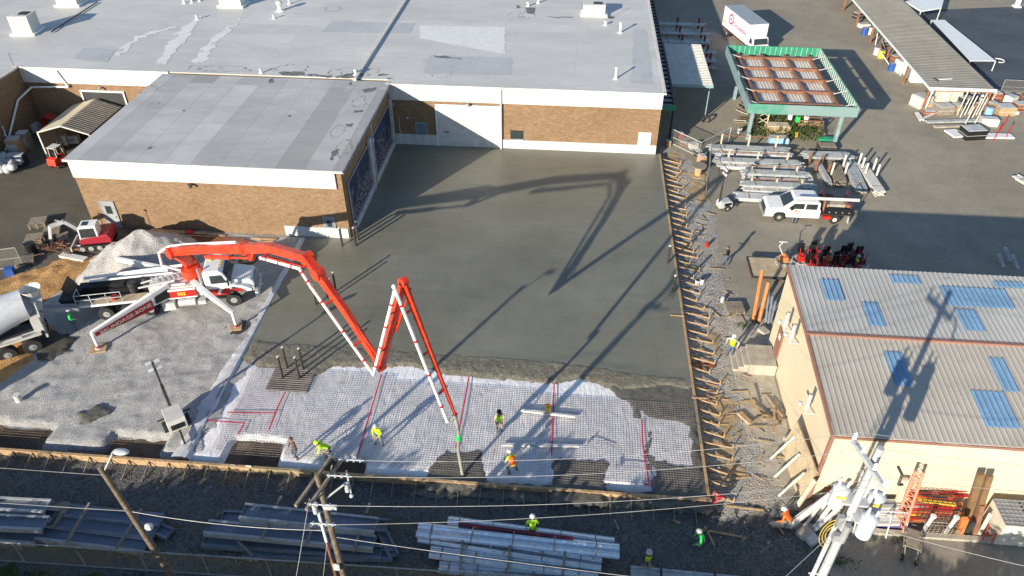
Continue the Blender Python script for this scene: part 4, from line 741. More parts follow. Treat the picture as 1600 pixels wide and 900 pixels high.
k=MB(); k.beam((1.0,-.55,1.0),(2.3,-.6,2.3),.28,.35); k.beam((2.3,-.6,2.3),(3.6,-.65,1.9),.26,.3); part('boom',k,M['grey'],EX)
k=MB(); k.beam((3.6,-.65,2.0),(4.0,-.65,.6),.2,.25); part('stick',k,M['lgrey'],EX); k=MB(); k.side([(3.7,.7),(4.4,.65),(4.3,.1),(3.7,-.0)],-1.05,-.3); part('bucket',k,M['dark'],EX)
k=MB(); k.tube((1.6,-.6,1.9),(3.0,-.6,2.5),.07); part('hydraulic_ram',k,M['grey'],EX); k=MB(); k.box((1.95,0,.35),(.1,2.1,.45)); k.beam((1.0,.5,.4),(1.9,.5,.4),.12,.12); k.beam((1.0,-.5,.4),(1.9,-.5,.4),.12,.12); part('dozer_blade',k,M['offwhite'],EX)
k=MB(); k.path([(-1.2,.8,1.5),(-1.2,.8,3.1)],.03); k.box((-1.2,.8,3.15),(.2,.2,.12)); part('beacon_mast',k,M['black'],EX)
EX.scale=(.86,.86,.86)
# ---- white pickup with flatbed
PK=thing('pickup_truck','white crew-cab pickup with black toolboxes and a long white pipe rack','pickup truck',(20.95,52.75,GZ),R(180))
for x in(4.28,0):
    for s in(-1,1): wheel(PK,x,s*.88,.40,.28,rim='offwhite' if x<1 else 'khaki',sgn=s)
k=MB(); k.side([(1.2,.42),(5.35,.42),(5.4,.95),(5.2,1.18),(4.05,1.28),(3.35,1.78),(3.15,1.86),(1.55,1.86),(1.35,1.78),(1.3,1.2),(1.2,1.15)],-.98,.98); bd=part('body',k,M['white'],PK,bev=.06)
k=MB(); k.add([(4.07,-.82,1.30),(4.07,.82,1.30),(3.40,.70,1.80),(3.40,-.70,1.80)],[(0,1,2,3)]); ws=part('windscreen',k,M['glass'],bd); ws.location=(.025,0,.02)
for s in(-1,1):
    for a,b_ in((2.55,3.6),(1.55,2.42)): k=MB(); k.side([(a,1.22),(b_+(.15 if a>2 else 0),1.22),(b_-(.25 if a>2 else 0),1.70),(a,1.72)],s*.985,s*.995); part('side_window',k,M['glass'],bd)
    for x in(2.45,1.5): k=MB(); k.box((x+.2,s*1.0,1.08),(.16,.02,.04)); part('door_handle',k,M['dark'],bd)
    k=MB(); k.box((3.5,s*1.08,1.28),(.16,.2,.2)); part('mirror',k,M['black'],bd); k=MB(); k.box((5.36,s*.8,.9),(.08,.3,.2)); part('headlight',k,M['lampglass'],bd)
    k=MB(); k.ring((3.05,s*.99,.95),.17,.02,'y'); k.beam((2.93,s*1.0,.83),(3.17,s*1.0,1.07),.01,.04); part('door_emblem',k,M['red'],bd)
    k=MB(); k.side([(3.78,.42),(3.85,.75),(4.05,.88),(4.5,.88),(4.7,.75),(4.78,.42)],s*.982,s*.99); part('wheel_arch',k,M['black'],bd)
k=MB(); k.box((5.42,0,.85),(.06,1.3,.4)); part('grille',k,M['dark'],bd); k=MB(); k.box((5.45,0,.5),(.15,1.9,.22)); part('bumper',k,M['grey'],PK)
k=MB(); k.box((2,0,.5),(5.2,.8,.2)); k.box((-.1,0,.85),(2.5,1.95,.1)); part('flatbed',k,M['dark'],PK)
for s in(-1,1): k=MB(); k.box((-.2,s*.9,1.12),(2.1,.35,.42)); tb=part('tool_box',k,M['black'],PK,bev=.02); k=MB(); [k.box((-.9+i*.5,s*1.085,1.12),(.07,.02,.07)) for i in range(4)]; part('latch',k,M['lgrey'],tb)
k=MB(); k.box((.65,s*.0-.95,.62),(.65,.3,.25)); k.box((.65,.95,.62),(.65,.3,.25)); part('under_box',k,M['red'],PK)
k=MB(); [k.path([(x,s*.85,.9),(x,s*.85,2.0)],.04) for x in(.95,-1.05) for s in(-1,1)]; [k.path([(x,-.85,2.0),(x,.85,2.0)],.04) for x in(.95,-1.05)]; part('rack',k,M['maroon'],PK)
k=MB(); k.tube((-1.5,.72,2.1),(3.2,.72,2.1),.13,n=10); part('white_pipe',k,M['offwhite'],PK,smooth=True)
k=MB(); k.box((-.1,-.1,1.15),(1.3,.9,.5)); part('crate',k,M['concrete'],PK); k=MB(); k.box((.75,.05,1.2),(.3,1.0,.6)); part('panel',k,M['wood'],PK)
k=MB(); k.box((-.85,-.2,1.2),(.3,.7,.5)); k.tube((-1.0,.3,1.0),(-1.0,.3,1.45),.2); part('tank',k,M['rustbeam'],PK)
k=MB(); k.box((.35,-1.2,1.25),(1.1,.3,.25)); part('rear_reel',k,M['rust'],PK)
k=MB(); k.box((-1.0,1.0,.45),(.03,.3,.5)); part('mud_flap',k,M['offwhite'],PK)
# ---- box truck
BT=thing('box_truck','white box truck with a round maroon logo on its side, parked in shade','box truck',(18.98,95.7,GZ),R(-74.5))
k=MB(); k.box((3.55,0,2.1),(7.1,2.35,2.3)); bx=part('cargo_box',k,M['white'],BT,bev=.02)
k=MB(); k.box((3.55,0,3.27),(7.05,2.3,.05)); part('roof_panel',k,mat('bluegrey',(.30,.34,.38),.6,var=.1),bx)
k=MB(); k.box((3.55,0,.88),(7.1,2.4,.12)); part('skirt',k,M['maroon'],bx)
k=MB(); k.side([(7.15,.5),(9.0,.5),(9.1,1.0),(8.2,1.25),(7.95,1.95),(7.15,2.0)],-1.0,1.0); cb=part('cab',k,M['white'],BT,bev=.06)
k=MB(); k.add([(8.24,-.88,1.28),(8.24,.88,1.28),(8.0,.8,1.9),(8.0,-.8,1.9)],[(0,1,2,3)]); ws=part('windscreen',k,M['glass'],cb); ws.location=(.03,0,.02)
for s in(-1,1): k=MB(); k.side([(7.3,1.3),(8.05,1.3),(7.85,1.85),(7.3,1.85)],s*1.005,s*1.015); part('side_window',k,M['glass'],cb)
for x in(1.6,8.3):
    for s in(-1,1): wheel(BT,x,s*1.0,.45,.35,rim='grey',sgn=s)
for s in(-1,):
    k=MB(); k.tube((2.25,s*1.18,2.35),(2.25,s*1.19,2.35),.62,n=28); lg=part('logo_disc',k,M['logo'],bx); k=MB(); k.tube((2.25,s*1.19,2.35),(2.25,s*1.197,2.35),.42,n=28); part('logo_inner',k,M['white'],lg)
    text('logo_letters','AK',.5,M['logo'],bx,(2.25,-1.2,2.35),(R(90),0,0),.004,1,.01)
    text('side_lettering','Occasions',.78,M['logo'],bx,(4.75,-1.18,2.05),(R(90),0,0),.005,1.15,.008)
k=MB(); k.box((.55,-1.18,1.5),(.5,.01,.5)); part('side_notice',k,M['cream_metal'],bx)
# ---- trailer with red machines
TR=thing('flat_trailer','flat plywood-decked trailer loaded with red trowel machines','trailer',(13.2,44.7,GZ))
k=MB(); k.box((4.0,0,.5),(7.8,2.4,.07)); k.k=1; k.box((4.0,-1.2,.48),(7.9,.08,.16)); k.box((4.0,1.2,.48),(7.9,.08,.16)); k.box((.05,0,.48),(.1,2.4,.16)); part('deck',k,[M['plywood'],M['dark']],TR)
k=MB(); k.beam((7.9,.9,.45),(9.1,0,.42),.1,.1); k.beam((7.9,-.9,.45),(9.1,0,.42),.1,.1); part('drawbar',k,M['black'],TR)
k=MB(); [k.box((.0,-.9+i*.45,.48),(.04,.12,.1)) for i in range(4)]; part('rear_light',k,M['red'],TR)
for x in(3.8,4.8):
    for s in(-1,1): wheel(TR,x,s*1.32,.33,.22,sgn=s)
def trowel(x,y,body,label,rz=0,small=False):
    t=thing('trowel_machine',label,'trowel machine',(x,y,GZ+.55),rz,'red trowel machines on the trailer'); t.scale=(1.15,1.15,1.2)
    k=MB(); r_=.5 if small else .55; k.ring((0,0,.18),r_,.025); k.ring((0,0,.3),r_,.02)
    for i in range(4): a=i*math.pi/2+.4; k.beam((0,0,.16),(math.cos(a)*r_,math.sin(a)*r_,.14),.12,.02)
    part('guard_ring',k,M['lgrey'],t)
    k=MB(); k.box((0,0,.45),(.5,.42,.35)); k.tube((.0,.1,.6),(0,.1,.75),.12); part('engine',k,M[body],t,bev=.03)
    if small: k=MB(); k.path([(0,0,.5),(-.3,.5,1.0),(-.1,.6,1.25)],.03); k.path([(-.35,.6,1.25),(.15,.6,1.25)],.03); part('handle',k,M['offwhite'],t)
    else:
        k=MB(); k.box((0,.35,.72),(.42,.35,.1)); k.box((0,.52,.95),(.42,.08,.4)); part('seat',k,M['black'],t)
        k=MB(); k.path([(-.2,-.15,.6),(-.25,-.05,1.15)],.025); k.path([(.2,-.15,.6),(.25,-.05,1.15)],.025); part('control_lever',k,M['red'],t)
trowel(15.6,45.1,'orange','small walk-behind trowel alone near the empty end of the trailer',0,True)
for x,y,bm,l,r_ in((16.9,45.3,'red','red trowel machine beside the small walk-behind one',.1),(17.6,45.2,'red','bright red trowel machine with a large square engine cover',-.1),(17.3,44.1,'red','red trowel machine close to the cream building eave',.3),(18.7,45.1,'orange','orange trowel machine in the middle of the trailer',.2),(19.0,44.0,'red','red trowel machine in front of the orange one',0),(19.9,45.3,'maroon','dark red ride-on trowel, second from the drawbar end',0),(21.0,45.3,'maroon','dark red ride-on trowel at the drawbar end',.1)): trowel(x,y,bm,l,r_)
for x,y,bm,l in((18.2,44.3,'red','red trowel machine squeezed in the front row, middle'),(19.4,44.6,'maroon','dark red trowel machine between two ride-on ones'),(20.4,44.2,'maroon','dark trowel machine in the front row near the drawbar'),(18.1,45.8,'red','red trowel machine at the back edge of the deck'),(20.6,45.7,'maroon','dark trowel machine at the back corner by the drawbar')): trowel(x,y,bm,l,.4)
k=MB(); k.box((15.9,43.9,GZ+.6),(.5,.5,.02)); k.ring((16,43.9,GZ+.7),.35,.03); solo('guard_hoop',k,M['wood_old'],'round wire guard lying on the trailer deck','guard')
# ---- light towers
def tower(x,y,rz,h,label,lean=(0,0),col_='offwhite'):
    t=thing('light_tower',label,'light tower',(x,y,LZ if x<0 else GZ),rz)
    k=MB(); k.side([(-.8,.35),(.8,.35),(.8,.85),(.6,1.05),(-.6,1.05),(-.8,.85)],-.5,.5); bd=part('body',k,M[col_],t,bev=.03)
    k=MB(); k.box((.2,-.51,.75),(.9,.03,.3)); k.box((.81,0,.7),(.03,.7,.35)); part('vent_panel',k,M['black'],bd)
    for s in(-1,1): wheel(t,.1,s*.62,.33,.2,sgn=s)
    k=MB(); k.beam((.8,0,.35),(1.9,0,.33),.1,.1); k.tube((1.7,0,0),(1.7,0,.5),.05); k.beam((-.6,-.9,.3),(-.6,.9,.3),.07,.07); part('drawbar',k,M['dark'],t)
    k=MB(); a=Vector((-.7,0,.6)); c_=Vector((-.7+lean[0],lean[1],h)); k.beam(a,a.lerp(c_,.55),.16,.16); k.beam(a.lerp(c_,.5),c_,.10,.10); part('mast',k,M['dark'],t)
    for i,(dy,dz) in enumerate(((-.22,0),(.22,0),(-.22,-.5),(.22,-.5))):
        k=MB(); p=c_+Vector((0,dy,dz)); k.box((p.x,p.y,p.z),(.16,.28,.24),0,0,R(25)); k.box((p.x+.08,p.y,p.z-.02),(.03,.24,.2),0,0,R(25)); part('floodlight',k,M['lampglass'],t)
    return t
tower(-21.25,26.75,R(-52),4.3,'light tower trailer with a raised mast on the gravel left of the white sheet',(0,0))
tw=tower(12.6,53.3,R(20),4.6,'pale light tower trailer beside the aluminium racks',(0,0),'lgrey'); tw.scale=(.7,.7,.8)
# ================================================================ POLES AND WIRES
def insul(par,a,b_,n=3,r=.09):
    k=MB(); a=Vector(a); b_=Vector(b_); k.tube(a,b_,.02,n=6)
    for i in range(n): p=a.lerp(b_,(i+.5)/n); d=(b_-a).normalized(); k.tube(p-d*.03,p+d*.04,r,r*.4,10)
    part('insulator',k,M['porcelain'],par,True,smooth=True)
WPx,WPy=-8.45,16.35
WP=thing('utility_pole','weathered wooden utility pole with a double crossarm and white insulators','utility pole',(WPx,WPy,GZ))
k=MB(); k.tube((WPx+.1,WPy,GZ-.2),(WPx,WPy,10.25),.16,.10,14); part('pole',k,mat('pole_wood',(.16,.125,.09),.9,var=.4,scale=6),WP,True,smooth=True)
ca=Vector((math.cos(R(74)),math.sin(R(74)),0)); 
for s in(-1,1):
    k=MB(); o_=Vector((-ca.y,ca.x,0))*s*.22; c_=Vector((WPx,WPy,9.75))+o_; k.beam(c_-ca*1.15,c_+ca*1.15,.1,.13); part('crossarm',k,M['wood_old'],WP,True)
k=MB()
for s in(-1,1): k.beam(Vector((WPx,WPy,9.0)),Vector((WPx,WPy,9.7))+ca*s*.9,.04,.04)
part('brace',k,M['wood_old'],WP,True)
k=MB(); k.tube((WPx-.2,WPy-.1,GZ),(WPx-.24,WPy-.1,6.2),.06); part('riser_pipe',k,M['rust'],WP,True); k=MB(); k.tube((WPx-.24,WPy-.1,6.2),(WPx-.26,WPy-.1,8.0),.06); part('riser_cover',k,M['white'],WP,True)
k=MB(); k.box((WPx-.05,WPy-.2,4.6),(.25,.06,.4)); part('pole_tag',k,M['offwhite'],WP,True)
k=MB(); k.beam((WPx,WPy,8.7),(WPx+.9,WPy+.5,9.3),.05,.05); k.beam((WPx+.9,WPy+.5,8.6),(WPx+.9,WPy+.5,9.9),.05,.05); k.tube((WPx+.85,WPy+.35,8.9),(WPx+.85,WPy+.35,9.35),.09); k.tube((WPx-.3,WPy-.2,8.2),(WPx-.3,WPy-.2,8.75),.1); k.sphere((WPx+1.05,WPy+.15,8.9),.08); k.box((WPx+.3,WPy-.2,8.6),(.5,.12,.2)); part('cutout_fuse',k,M['lgrey'],WP,True)
ends=[]
WPC=Vector((WPx,WPy,9.8))
for i,(t,dz,dx) in enumerate(((1.1,0.02,.3),(.25,.1,.5),(-1.0,0,.3),(-1.1,-1.0,.5))):
    a=WPC+ca*t+Vector((.15,0,dz)); e=a+Vector((.95,0,.02)); insul(WP,a,e,4,.09); ends.append(e)
SPx,SPy=10.95,17.6
SP=thing('steel_pole','tall pale steel utility pole carrying three grey transformers','utility pole',(SPx,SPy,GZ))
k=MB(); k.tube((SPx,SPy,GZ-.2),(SPx,SPy,12.2),.22,.12,18); part('pole',k,M['polegrey'],SP,True,smooth=True)
k=MB(); k.tube((SPx-.42,SPy,GZ),(SPx-.36,SPy-.05,8.0),.085); k.box((SPx-.3,SPy,4.5),(.5,.05,.05)); part('riser_pipe',k,M['lgrey'],SP,True)
sa=Vector((math.cos(R(103)),math.sin(R(103)),0)); k=MB(); c_=Vector((SPx-.3,SPy-.18,11.6)); k.beam(c_-sa*1.05,c_+sa*1.05,.14,.18); part('crossarm',k,M['polegrey'],SP,True)
for t,l in((-1.,1),(1.,1),(-.35,1),(.4,1)): 
    p=c_+sa*t; insul(SP,p+Vector((0,0,.1)),p+Vector((0,0,.42)),3,.08)
for dx,dy,z,l in((-.42,.45,9.1,'transformer drum on the left of the pole'),(.42,-.5,8.75,'transformer drum facing the street'),(.8,.25,9.05,'transformer drum with a yellow band on the right of the pole')):
    x,y=SPx+dx,SPy+dy; k=MB(); k.tube((x,y,z-.7),(x,y,z+.3),.29,n=20); k.tube((x,y,z+.3),(x,y,z+.45),.31,.12,20); t_=part('transformer',k,M['drum'],SP,True,smooth=True,label=l)
    k=MB(); k.tube((x-.15,y,z+.45),(x-.15,y,z+.85),.06,.04); k.tube((x+.18,y,z+.4),(x+.18,y,z+.7),.05,.03); part('bushing',k,M['porcelain'],t_,True); k=MB(); k.box((x*.5+SPx*.5,y*.5+SPy*.5,z),(abs(dx)+.1,abs(dy)+.1,.1)); part('bracket',k,M['lgrey'],t_,True)
    if 'yellow' in l or 'left' in l: k=MB(); k.box((x-.05,y-.295,z+.1),(.34,.03,.12)); part('band',k,M['yellow'],t_,True)
k=MB()
for i in range(3):
    r_=.3+i*.14; pts=[Vector((SPx-.55+r_*math.cos(a)*.7,SPy-.35,7.7+r_*math.sin(a)*1.5)) for a in np.linspace(1.7,4.9,10)]; k.path(pts,.012,5)
part('cable_loops',k,[M['yellow']],SP,True)
k=MB(); k.box((SPx-.38,SPy-.2,8.3),(.22,.2,.6)); k.tube((SPx-.1,SPy-.35,7.3),(SPx-.1,SPy-.35,8.3),.13); k.box((SPx-.3,SPy-.25,7.4),(.25,.2,.35)); part('cutout_fuse',k,M['grey'],SP,True)
k=MB(); k.path([(SPx+.9,SPy+.1,11.2),(SPx+1.1,SPy,10.9),(SPx+1.0,SPy-.2,10.6),(SPx+1.2,SPy-.1,10.5)],.05); part('arrester',k,M['dark'],SP,True)
def wire(a,b_,sag,label,r=.010,name='power_line',n=14,m='chain'):
    a=Vector(a);b_=Vector(b_); pts=[a.lerp(b_,i/n)+Vector((0,0,-sag*4*(i/n)*(1-i/n))) for i in range(n+1)]; k=MB(); k.path(pts,r,5); return solo(name,k,M[m],label,'cable')
# measured: each wire starts at an insulator and climbs to the steel pole
wire(ends[0],c_+sa*1.0+Z*.4,.55,'power line highest of the four spans between the two utility poles'); wire(ends[1],c_+sa*.3+Z*.35,.55,'power line second of the four spans between the two utility poles'); wire(ends[2],c_-sa*.95+Z*.4,.55,'power line third of the four spans between the two utility poles'); wire(ends[3],(SPx,SPy-.2,10.3),.45,'power line lowest of the four spans between the two utility poles')
for i,t in enumerate((1.,.3,-1.)): wire(c_+sa*t+Z*.45,(30,17.5+t*.6,12.2),.5,('far','middle','near')[i]+' power line running right from the steel pole past the cream wall')
wire((SPx-.1,SPy-.2,8.6),(4.5,12.5,5.5),.1,'low service cable falling to the lower right of the picture'); wire((SPx-.1,SPy,8.2),(18.7,15,9.2),.2,'sagging service cable right of the steel pole')
# leaning street lamp pole
LP0=Vector((-16.4,16.9,GZ)); LP1=G(155,728,8.8)
LP=thing('lamp_pole','leaning brown wooden pole carrying a curved street lamp','street lamp',LP0)
k=MB(); k.tube(LP0,LP1,.16,.11,12); part('pole',k,M['pole_wood'],LP,True,smooth=True)
hd=G(189,706,9.3); k=MB(); k.path([LP1.lerp(LP0,.04),LP1+Vector((.35,.05,.1)),LP1+Vector((.6,.3,.55)),hd+Vector((-.3,-.15,.0))],.035,7); part('lamp_arm',k,M['lgrey'],LP,True,smooth=True)
k=MB(); k.sphere(hd,.24,14,8,(1.4,.7,.45)); part('lamp_head',k,M['lampglass'],LP,True,smooth=True)
k=MB(); k.sphere(LP0.lerp(LP1,.62)+Vector((.6,-.15,.0)),.19,8,6,(1,.8,1)); part('splice_box',k,M['lgrey'],LP,True)
a=LP0.lerp(LP1,.70)
wire(a,(WPx-.1,WPy,6.8),.3,'communication cable from the leaning lamp pole to the wooden utility pole',.014); wire(a,(-45,16.5,7.2),.3,'communication cable leaving the lamp pole to the left',.014); wire(LP1.lerp(LP0,.06),(-45,16.8,9.5),.3,'thin cable leaving the lamp pole top to the left')
wire((WPx,WPy,6.4),(14,15.5,6.2),.3,'communication cable from the wooden utility pole to the right',.013)
wire((WPx-.35,WPy-.3,9.2),(WPx-1.6,WPy-5,2.0),.05,'guy wire falling from the wooden utility pole to the street'); wire((WPx-.2,WPy-.2,6.2),(WPx-1.0,WPy-3.4,0),.05,'second thinner guy wire below the pole')
for px,py in((35,768),(55,770),(155,774),(172,776)): p=G(px,py,7.2) if 0 else None
# ================================================================ FENCE, VERGE
fa=Vector((-46,17.72,GZ)); fb=Vector((5.2,18.55,GZ))
FN=thing('chain_link_fence','long chain-link fence with dry vines along its top rail','fence',(-10,18.1,GZ))
b=NB('chain_mesh',.6,.4,.5); p=b.sep(); f1=b.math('PINGPONG',b.math('ADD',p[0],p[2]),.045); f2=b.math('PINGPONG',b.math('SUBTRACT',p[0],p[2]),.045)
al=b.math('MAXIMUM',b.math('LESS_THAN',f1,.007),b.math('LESS_THAN',f2,.007)); b.n.links.new(al,b.b.inputs['Alpha']); b.b.inputs['Base Color'].default_value=(.33,.31,.27,1)
k=MB(); k.quad((fa.x,fa.y,GZ),(fb.x,fb.y,GZ),(fb.x,fb.y,1.15),(fa.x,fa.y,1.15)); part('mesh_panel',k,M['chain_mesh'],FN,True)
k=MB(); k.beam((fa.x,fa.y,1.17),(fb.x,fb.y,1.17),.05,.05); k.beam((fa.x,fa.y,GZ+.05),(fb.x,fb.y,GZ+.05),.05,.05); part('top_rail',k,M['chain'],FN,True)
for i in range(18): p=fa.lerp(fb,i/17); k=MB(); k.tube((p.x,p.y-.03,GZ),(p.x,p.y-.03,1.25),.035); part('post',k,M['chain'],FN,True)
def tuft(name,n,fn,m,label,cat,h=.3,wd=.012):
    k=MB()
    for i in range(n):
        x,y,z=fn(); a=random.uniform(0,6.28); d=Vector((math.cos(a),math.sin(a),0)); t=Vector((random.uniform(-.5,.5),random.uniform(-.5,.5),random.uniform(.3,1)))*h*random.uniform(.5,1.2); p=Vector((x,y,z)); k.add([p-d*wd,p+d*wd,p+t],[(0,1,2)])
    return tag(part(name,k,M[m]),label,cat,kind='stuff')
def vine():
    t=random.random(); t=t*.95+.0; p=fa.lerp(fb,t); w_=max(0,NZ(p.x,0,.35,3)+.25); return (p.x,p.y+random.gauss(0,.12),.95+random.gauss(0,.12)*w_*1.5)
tuft('dry_vines',3800,vine,'drygrass','dry brown vines and grass caught along the fence top','vines',.28,.02)
def verge(): x=random.uniform(-46,1); return (x,random.uniform(14.5,17.6),GZ+.02)
tuft('grass_blades',14000,verge,'grass','shaded green grass on the verge beyond the fence','grass',.35,.02)
def weeds():
    c=random.choice([(11.9,23.7),(12.6,23.4),(15.5,23.2),(17.2,22.9),(12.9,39.2),(12.0,38.6),(13.0,27.9),(20,23.6),(14.0,21.5)]); return (c[0]+random.gauss(0,.35),c[1]+random.gauss(0,.2),GZ+.02)
tuft('weeds',900,weeds,'leaf','green weeds along the kerb of the cream building','weeds',.22,.03)
# stones, scraps on the gravel strips
k=MB()
for i in range(900):
    x=random.uniform(8.3,12.2); y=random.uniform(22,60)
    if x>8.2+ (4.2 if y<45 else 3): continue
    s=random.uniform(.02,.055); k.box((x,y,GZ+.03+s/2),(s*1.4,s,s),random.uniform(0,3),random.uniform(0,1))
tag(part('loose_stones',k,M['concrete']),'loose grey stones scattered over the strip beside the right form','stones',kind='stuff')
k=MB()
for i in range(700):
    x=random.uniform(-40,-20.6); y=random.uniform(26,45); s=random.uniform(.015,.035); k.box((x,y,LZ+.07+s/2),(s*1.4,s,s),random.uniform(0,3),random.uniform(0,1))
tag(part('loose_stones',k,M['lgrey']),'loose pale stones scattered over the gravel pad','stones',kind='stuff')
def dpatch(cx,cy,rx,ry,z,m,label,seed,nm='sawdust_patch',cat='sand'):
    pts=[(cx+rx*math.cos(a),cy+ry*math.sin(a)) for a in np.linspace(0,6.28,12)[:-1]]; q=hfield(pts,.14,lambda x,y,d:GZ+.02+(.07*(NZ(x,y,.8)+.4)+.05*NZ(x,y,2.5,3)),.45,1.6,seed); return tag(part(nm,q,M[m],smooth=True),label,cat,'sandy earth beside the right form','stuff')
for i,(px,py,rx,ry) in enumerate(((1128,640,.8,1.3),(1134,665,.6,1.0),(1098,570,.7,.5),(1090,300,.9,2.2),(1055,250,.6,1.6),(1120,540,.4,1.4),(1066,390,.6,1.2),(1145,735,.6,.6),(1125,700,.8,.8))):
    p=G(px,py,GZ); dpatch(p.x,p.y,rx,ry,GZ+.05,'ochre' if i not in(2,) else 'rust',('ochre sandy earth among the kickers near the front','second ochre patch just behind the first one','rust-red patch of earth between two kickers','tan earth patch near the wire spool','tan earth patch near the warehouse corner','thin tan earth strip near the worker with the pale vest','tan earth patch beside the kicker boards halfway up','small ochre patch near the front corner of the form','ochre patch low down the right strip')[i],i+30)
k=MB()
for i in range(80):
    y=random.uniform(22.5,59); x=8.6+random.random()**1.3*(3.4 if y<46 else 2.6); a=random.gauss(0,.7); L=random.uniform(.25,1.1); k.beam((x,y,GZ+.1),(x+math.cos(a)*L,y+math.sin(a)*L,GZ+.1+random.random()*.08),random.uniform(.04,.1),.03)
tag(part('lumber_scraps',k,M['wood']),'short lumber scraps strewn along the strip beside the right form','lumber scraps',kind='stuff')
# ================================================================ PEOPLE
def ik(a,b_,l1,l2,bend):
    a=Vector(a);b_=Vector(b_); d=b_-a; L=min(d.length,(l1+l2)*.995); d.normalize(); b2=a+d*L; x=(l1*l1-l2*l2+L*L)/(2*L); h=math.sqrt(max(0,l1*l1-x*x)); n=(Vector(bend)-d*Vector(bend).dot(d)).normalized(); return a+d*x+n*h,b2
def person(px,py,z,rz,label,shirt,pants,hz=.93,lean=0.,hands=((-.28,.1,.85),(.28,.1,.85)),feet=((-.13,0),(.13,0)),hat=None,vest=None,ht=1.0,loc=None,hair=True,face_up=0.,hood=False):
    P0=loc if loc else G(px,py,z); t=thing('person',label,'person',(P0[0],P0[1],z),rz)
    d=Vector((0,math.sin(lean),math.cos(lean))); pel=Vector((0,0,hz)); mid=pel+d*.22; ch=pel+d*.42; nk=pel+d*.55; l2=lean*.6-face_up; d2=Vector((0,math.sin(l2),math.cos(l2))); hc=nk+d2*.17
    V=[pel,mid,ch,nk,nk+d2*.06]; E_=[(0,1),(1,2),(2,3),(3,4)]; Rr=[(.155,.12),(.14,.11),(.17,.12),(.065,.065),(.06,.06)]; seg=['shirt','shirt','shirt','skin']
    def addc(par,pts,rads,sg):
        for p,r_,s in zip(pts,rads,sg): V.append(Vector(p)); E_.append((par,len(V)-1)); Rr.append((r_,r_)); seg.append(s); par=len(V)-1
    wr=[]
    for s,hd_ in zip((-1,1),hands):
        sh_=ch+d*.06+Vector((s*.19,0,0)); el,w_=ik(sh_,Vector(hd_),.29,.27,(s*.6,-.6,-.4)); addc(2,[sh_,el,w_],[.075,.052,.036],['shirt','shirt','arm']); wr.append((el,w_))
    for s,ft in zip((-1,1),feet):
        hp=pel+Vector((s*.10,0,-.04)); an=Vector((ft[0],ft[1],.09)); kn,an2=ik(hp,an,.44,.43,(s*.15,1,.1)); addc(0,[hp,kn,an2,an2+Vector((0,.15,-.035))],[.11,.072,.052,.048],['pants','pants','pants','boot'])
    me=bpy.data.meshes.new('p'); me.from_pydata([tuple(v) for v in V],E_,[]); o=bpy.data.objects.new('p',me); link(o)
    sk=o.modifiers.new('s','SKIN'); sk.use_smooth_shade=True
    for i,r_ in enumerate(Rr): me.skin_vertices[0].data[i].radius=r_; me.skin_vertices[0].data[i].use_root=(i==0)
    sb=o.modifiers.new('u','SUBSURF'); sb.levels=1; sb.render_levels=1
    dg=bpy.context.evaluated_depsgraph_get(); ev=bpy.data.meshes.new_from_object(o.evaluated_get(dg)); bpy.data.objects.remove(o)
    k=MB(); k.v=[tuple(v.co) for v in ev.vertices]; mats_=['skin',shirt,pants,'boots']; ix={'skin':0,'shirt':1,'pants':2,'boot':3,'arm':1 if shirt not in('tan_shirt',) else 0}
    for f in ev.polygons:
        c=f.center; best=(9,None)
        for (a,b2),s in zip(E_,seg):
            A_,B_=V[a],V[b2]; e=B_-A_; tt=max(0,min(1,(c-A_).dot(e)/max(e.length_squared,1e-9))); dd=(c-A_-e*tt).length
            if dd<best[0]: best=(dd,s)
        k.f.append(tuple(f.vertices)); k.mi.append(ix[best[1]])
    # head with nose, brow, ears
    k.k=0; k.sphere(hc,.115,14,10,(.84,.98,1.12)); fw=Vector((0,math.cos(l2),-math.sin(l2)))
    k.tube(hc+fw*.10,hc+fw*.135-d2*.03,.022,.016,6); k.tube(hc+fw*.095-d2*.055+Vector((-.03,0,0)),hc+fw*.095-d2*.055+Vector((.03,0,0)),.012,n=6)
    for s in(-1,1): k.sphere(hc+Vector((s*.098,0,0)),.03,6,4,(.5,.8,1.2)); k.k=3; k.sphere(hc+fw*.103+Vector((s*.04,0,0))+d2*.015,.012,6,4); k.k=0
    # hands: palm plus five bent fingers
    for (el,w_),s in zip(wr,(-1,1)):
        u=(w_-el).normalized(); sd_=u.cross(Vector((0,0,1))); sd_=sd_.normalized() if sd_.length>.1 else Vector((1,0,0)); nn=sd_.cross(u)
        pc=w_+u*.05; k.beam(w_,w_+u*.09,.075,.035)
        for q,(o_,l_) in enumerate(((-.032,.065),(-.011,.078),(.011,.072),(.032,.055))): a=w_+u*.085+sd_*o_; m1=a+u*l_*.55+nn*.008; k.tube(a,m1,.010,.009,5); k.tube(m1,m1+(u*.5-nn*.8).normalized()*l_*.5,.009,.007,5)
        a=w_+u*.03+sd_*-.04*s; k.tube(a,a+(u*.6-sd_*s*.8).normalized()*.05,.012,.01,5)
    body=part('body',k,[M[q] for q in mats_],t,smooth=True); bpy.data.meshes.remove(ev)
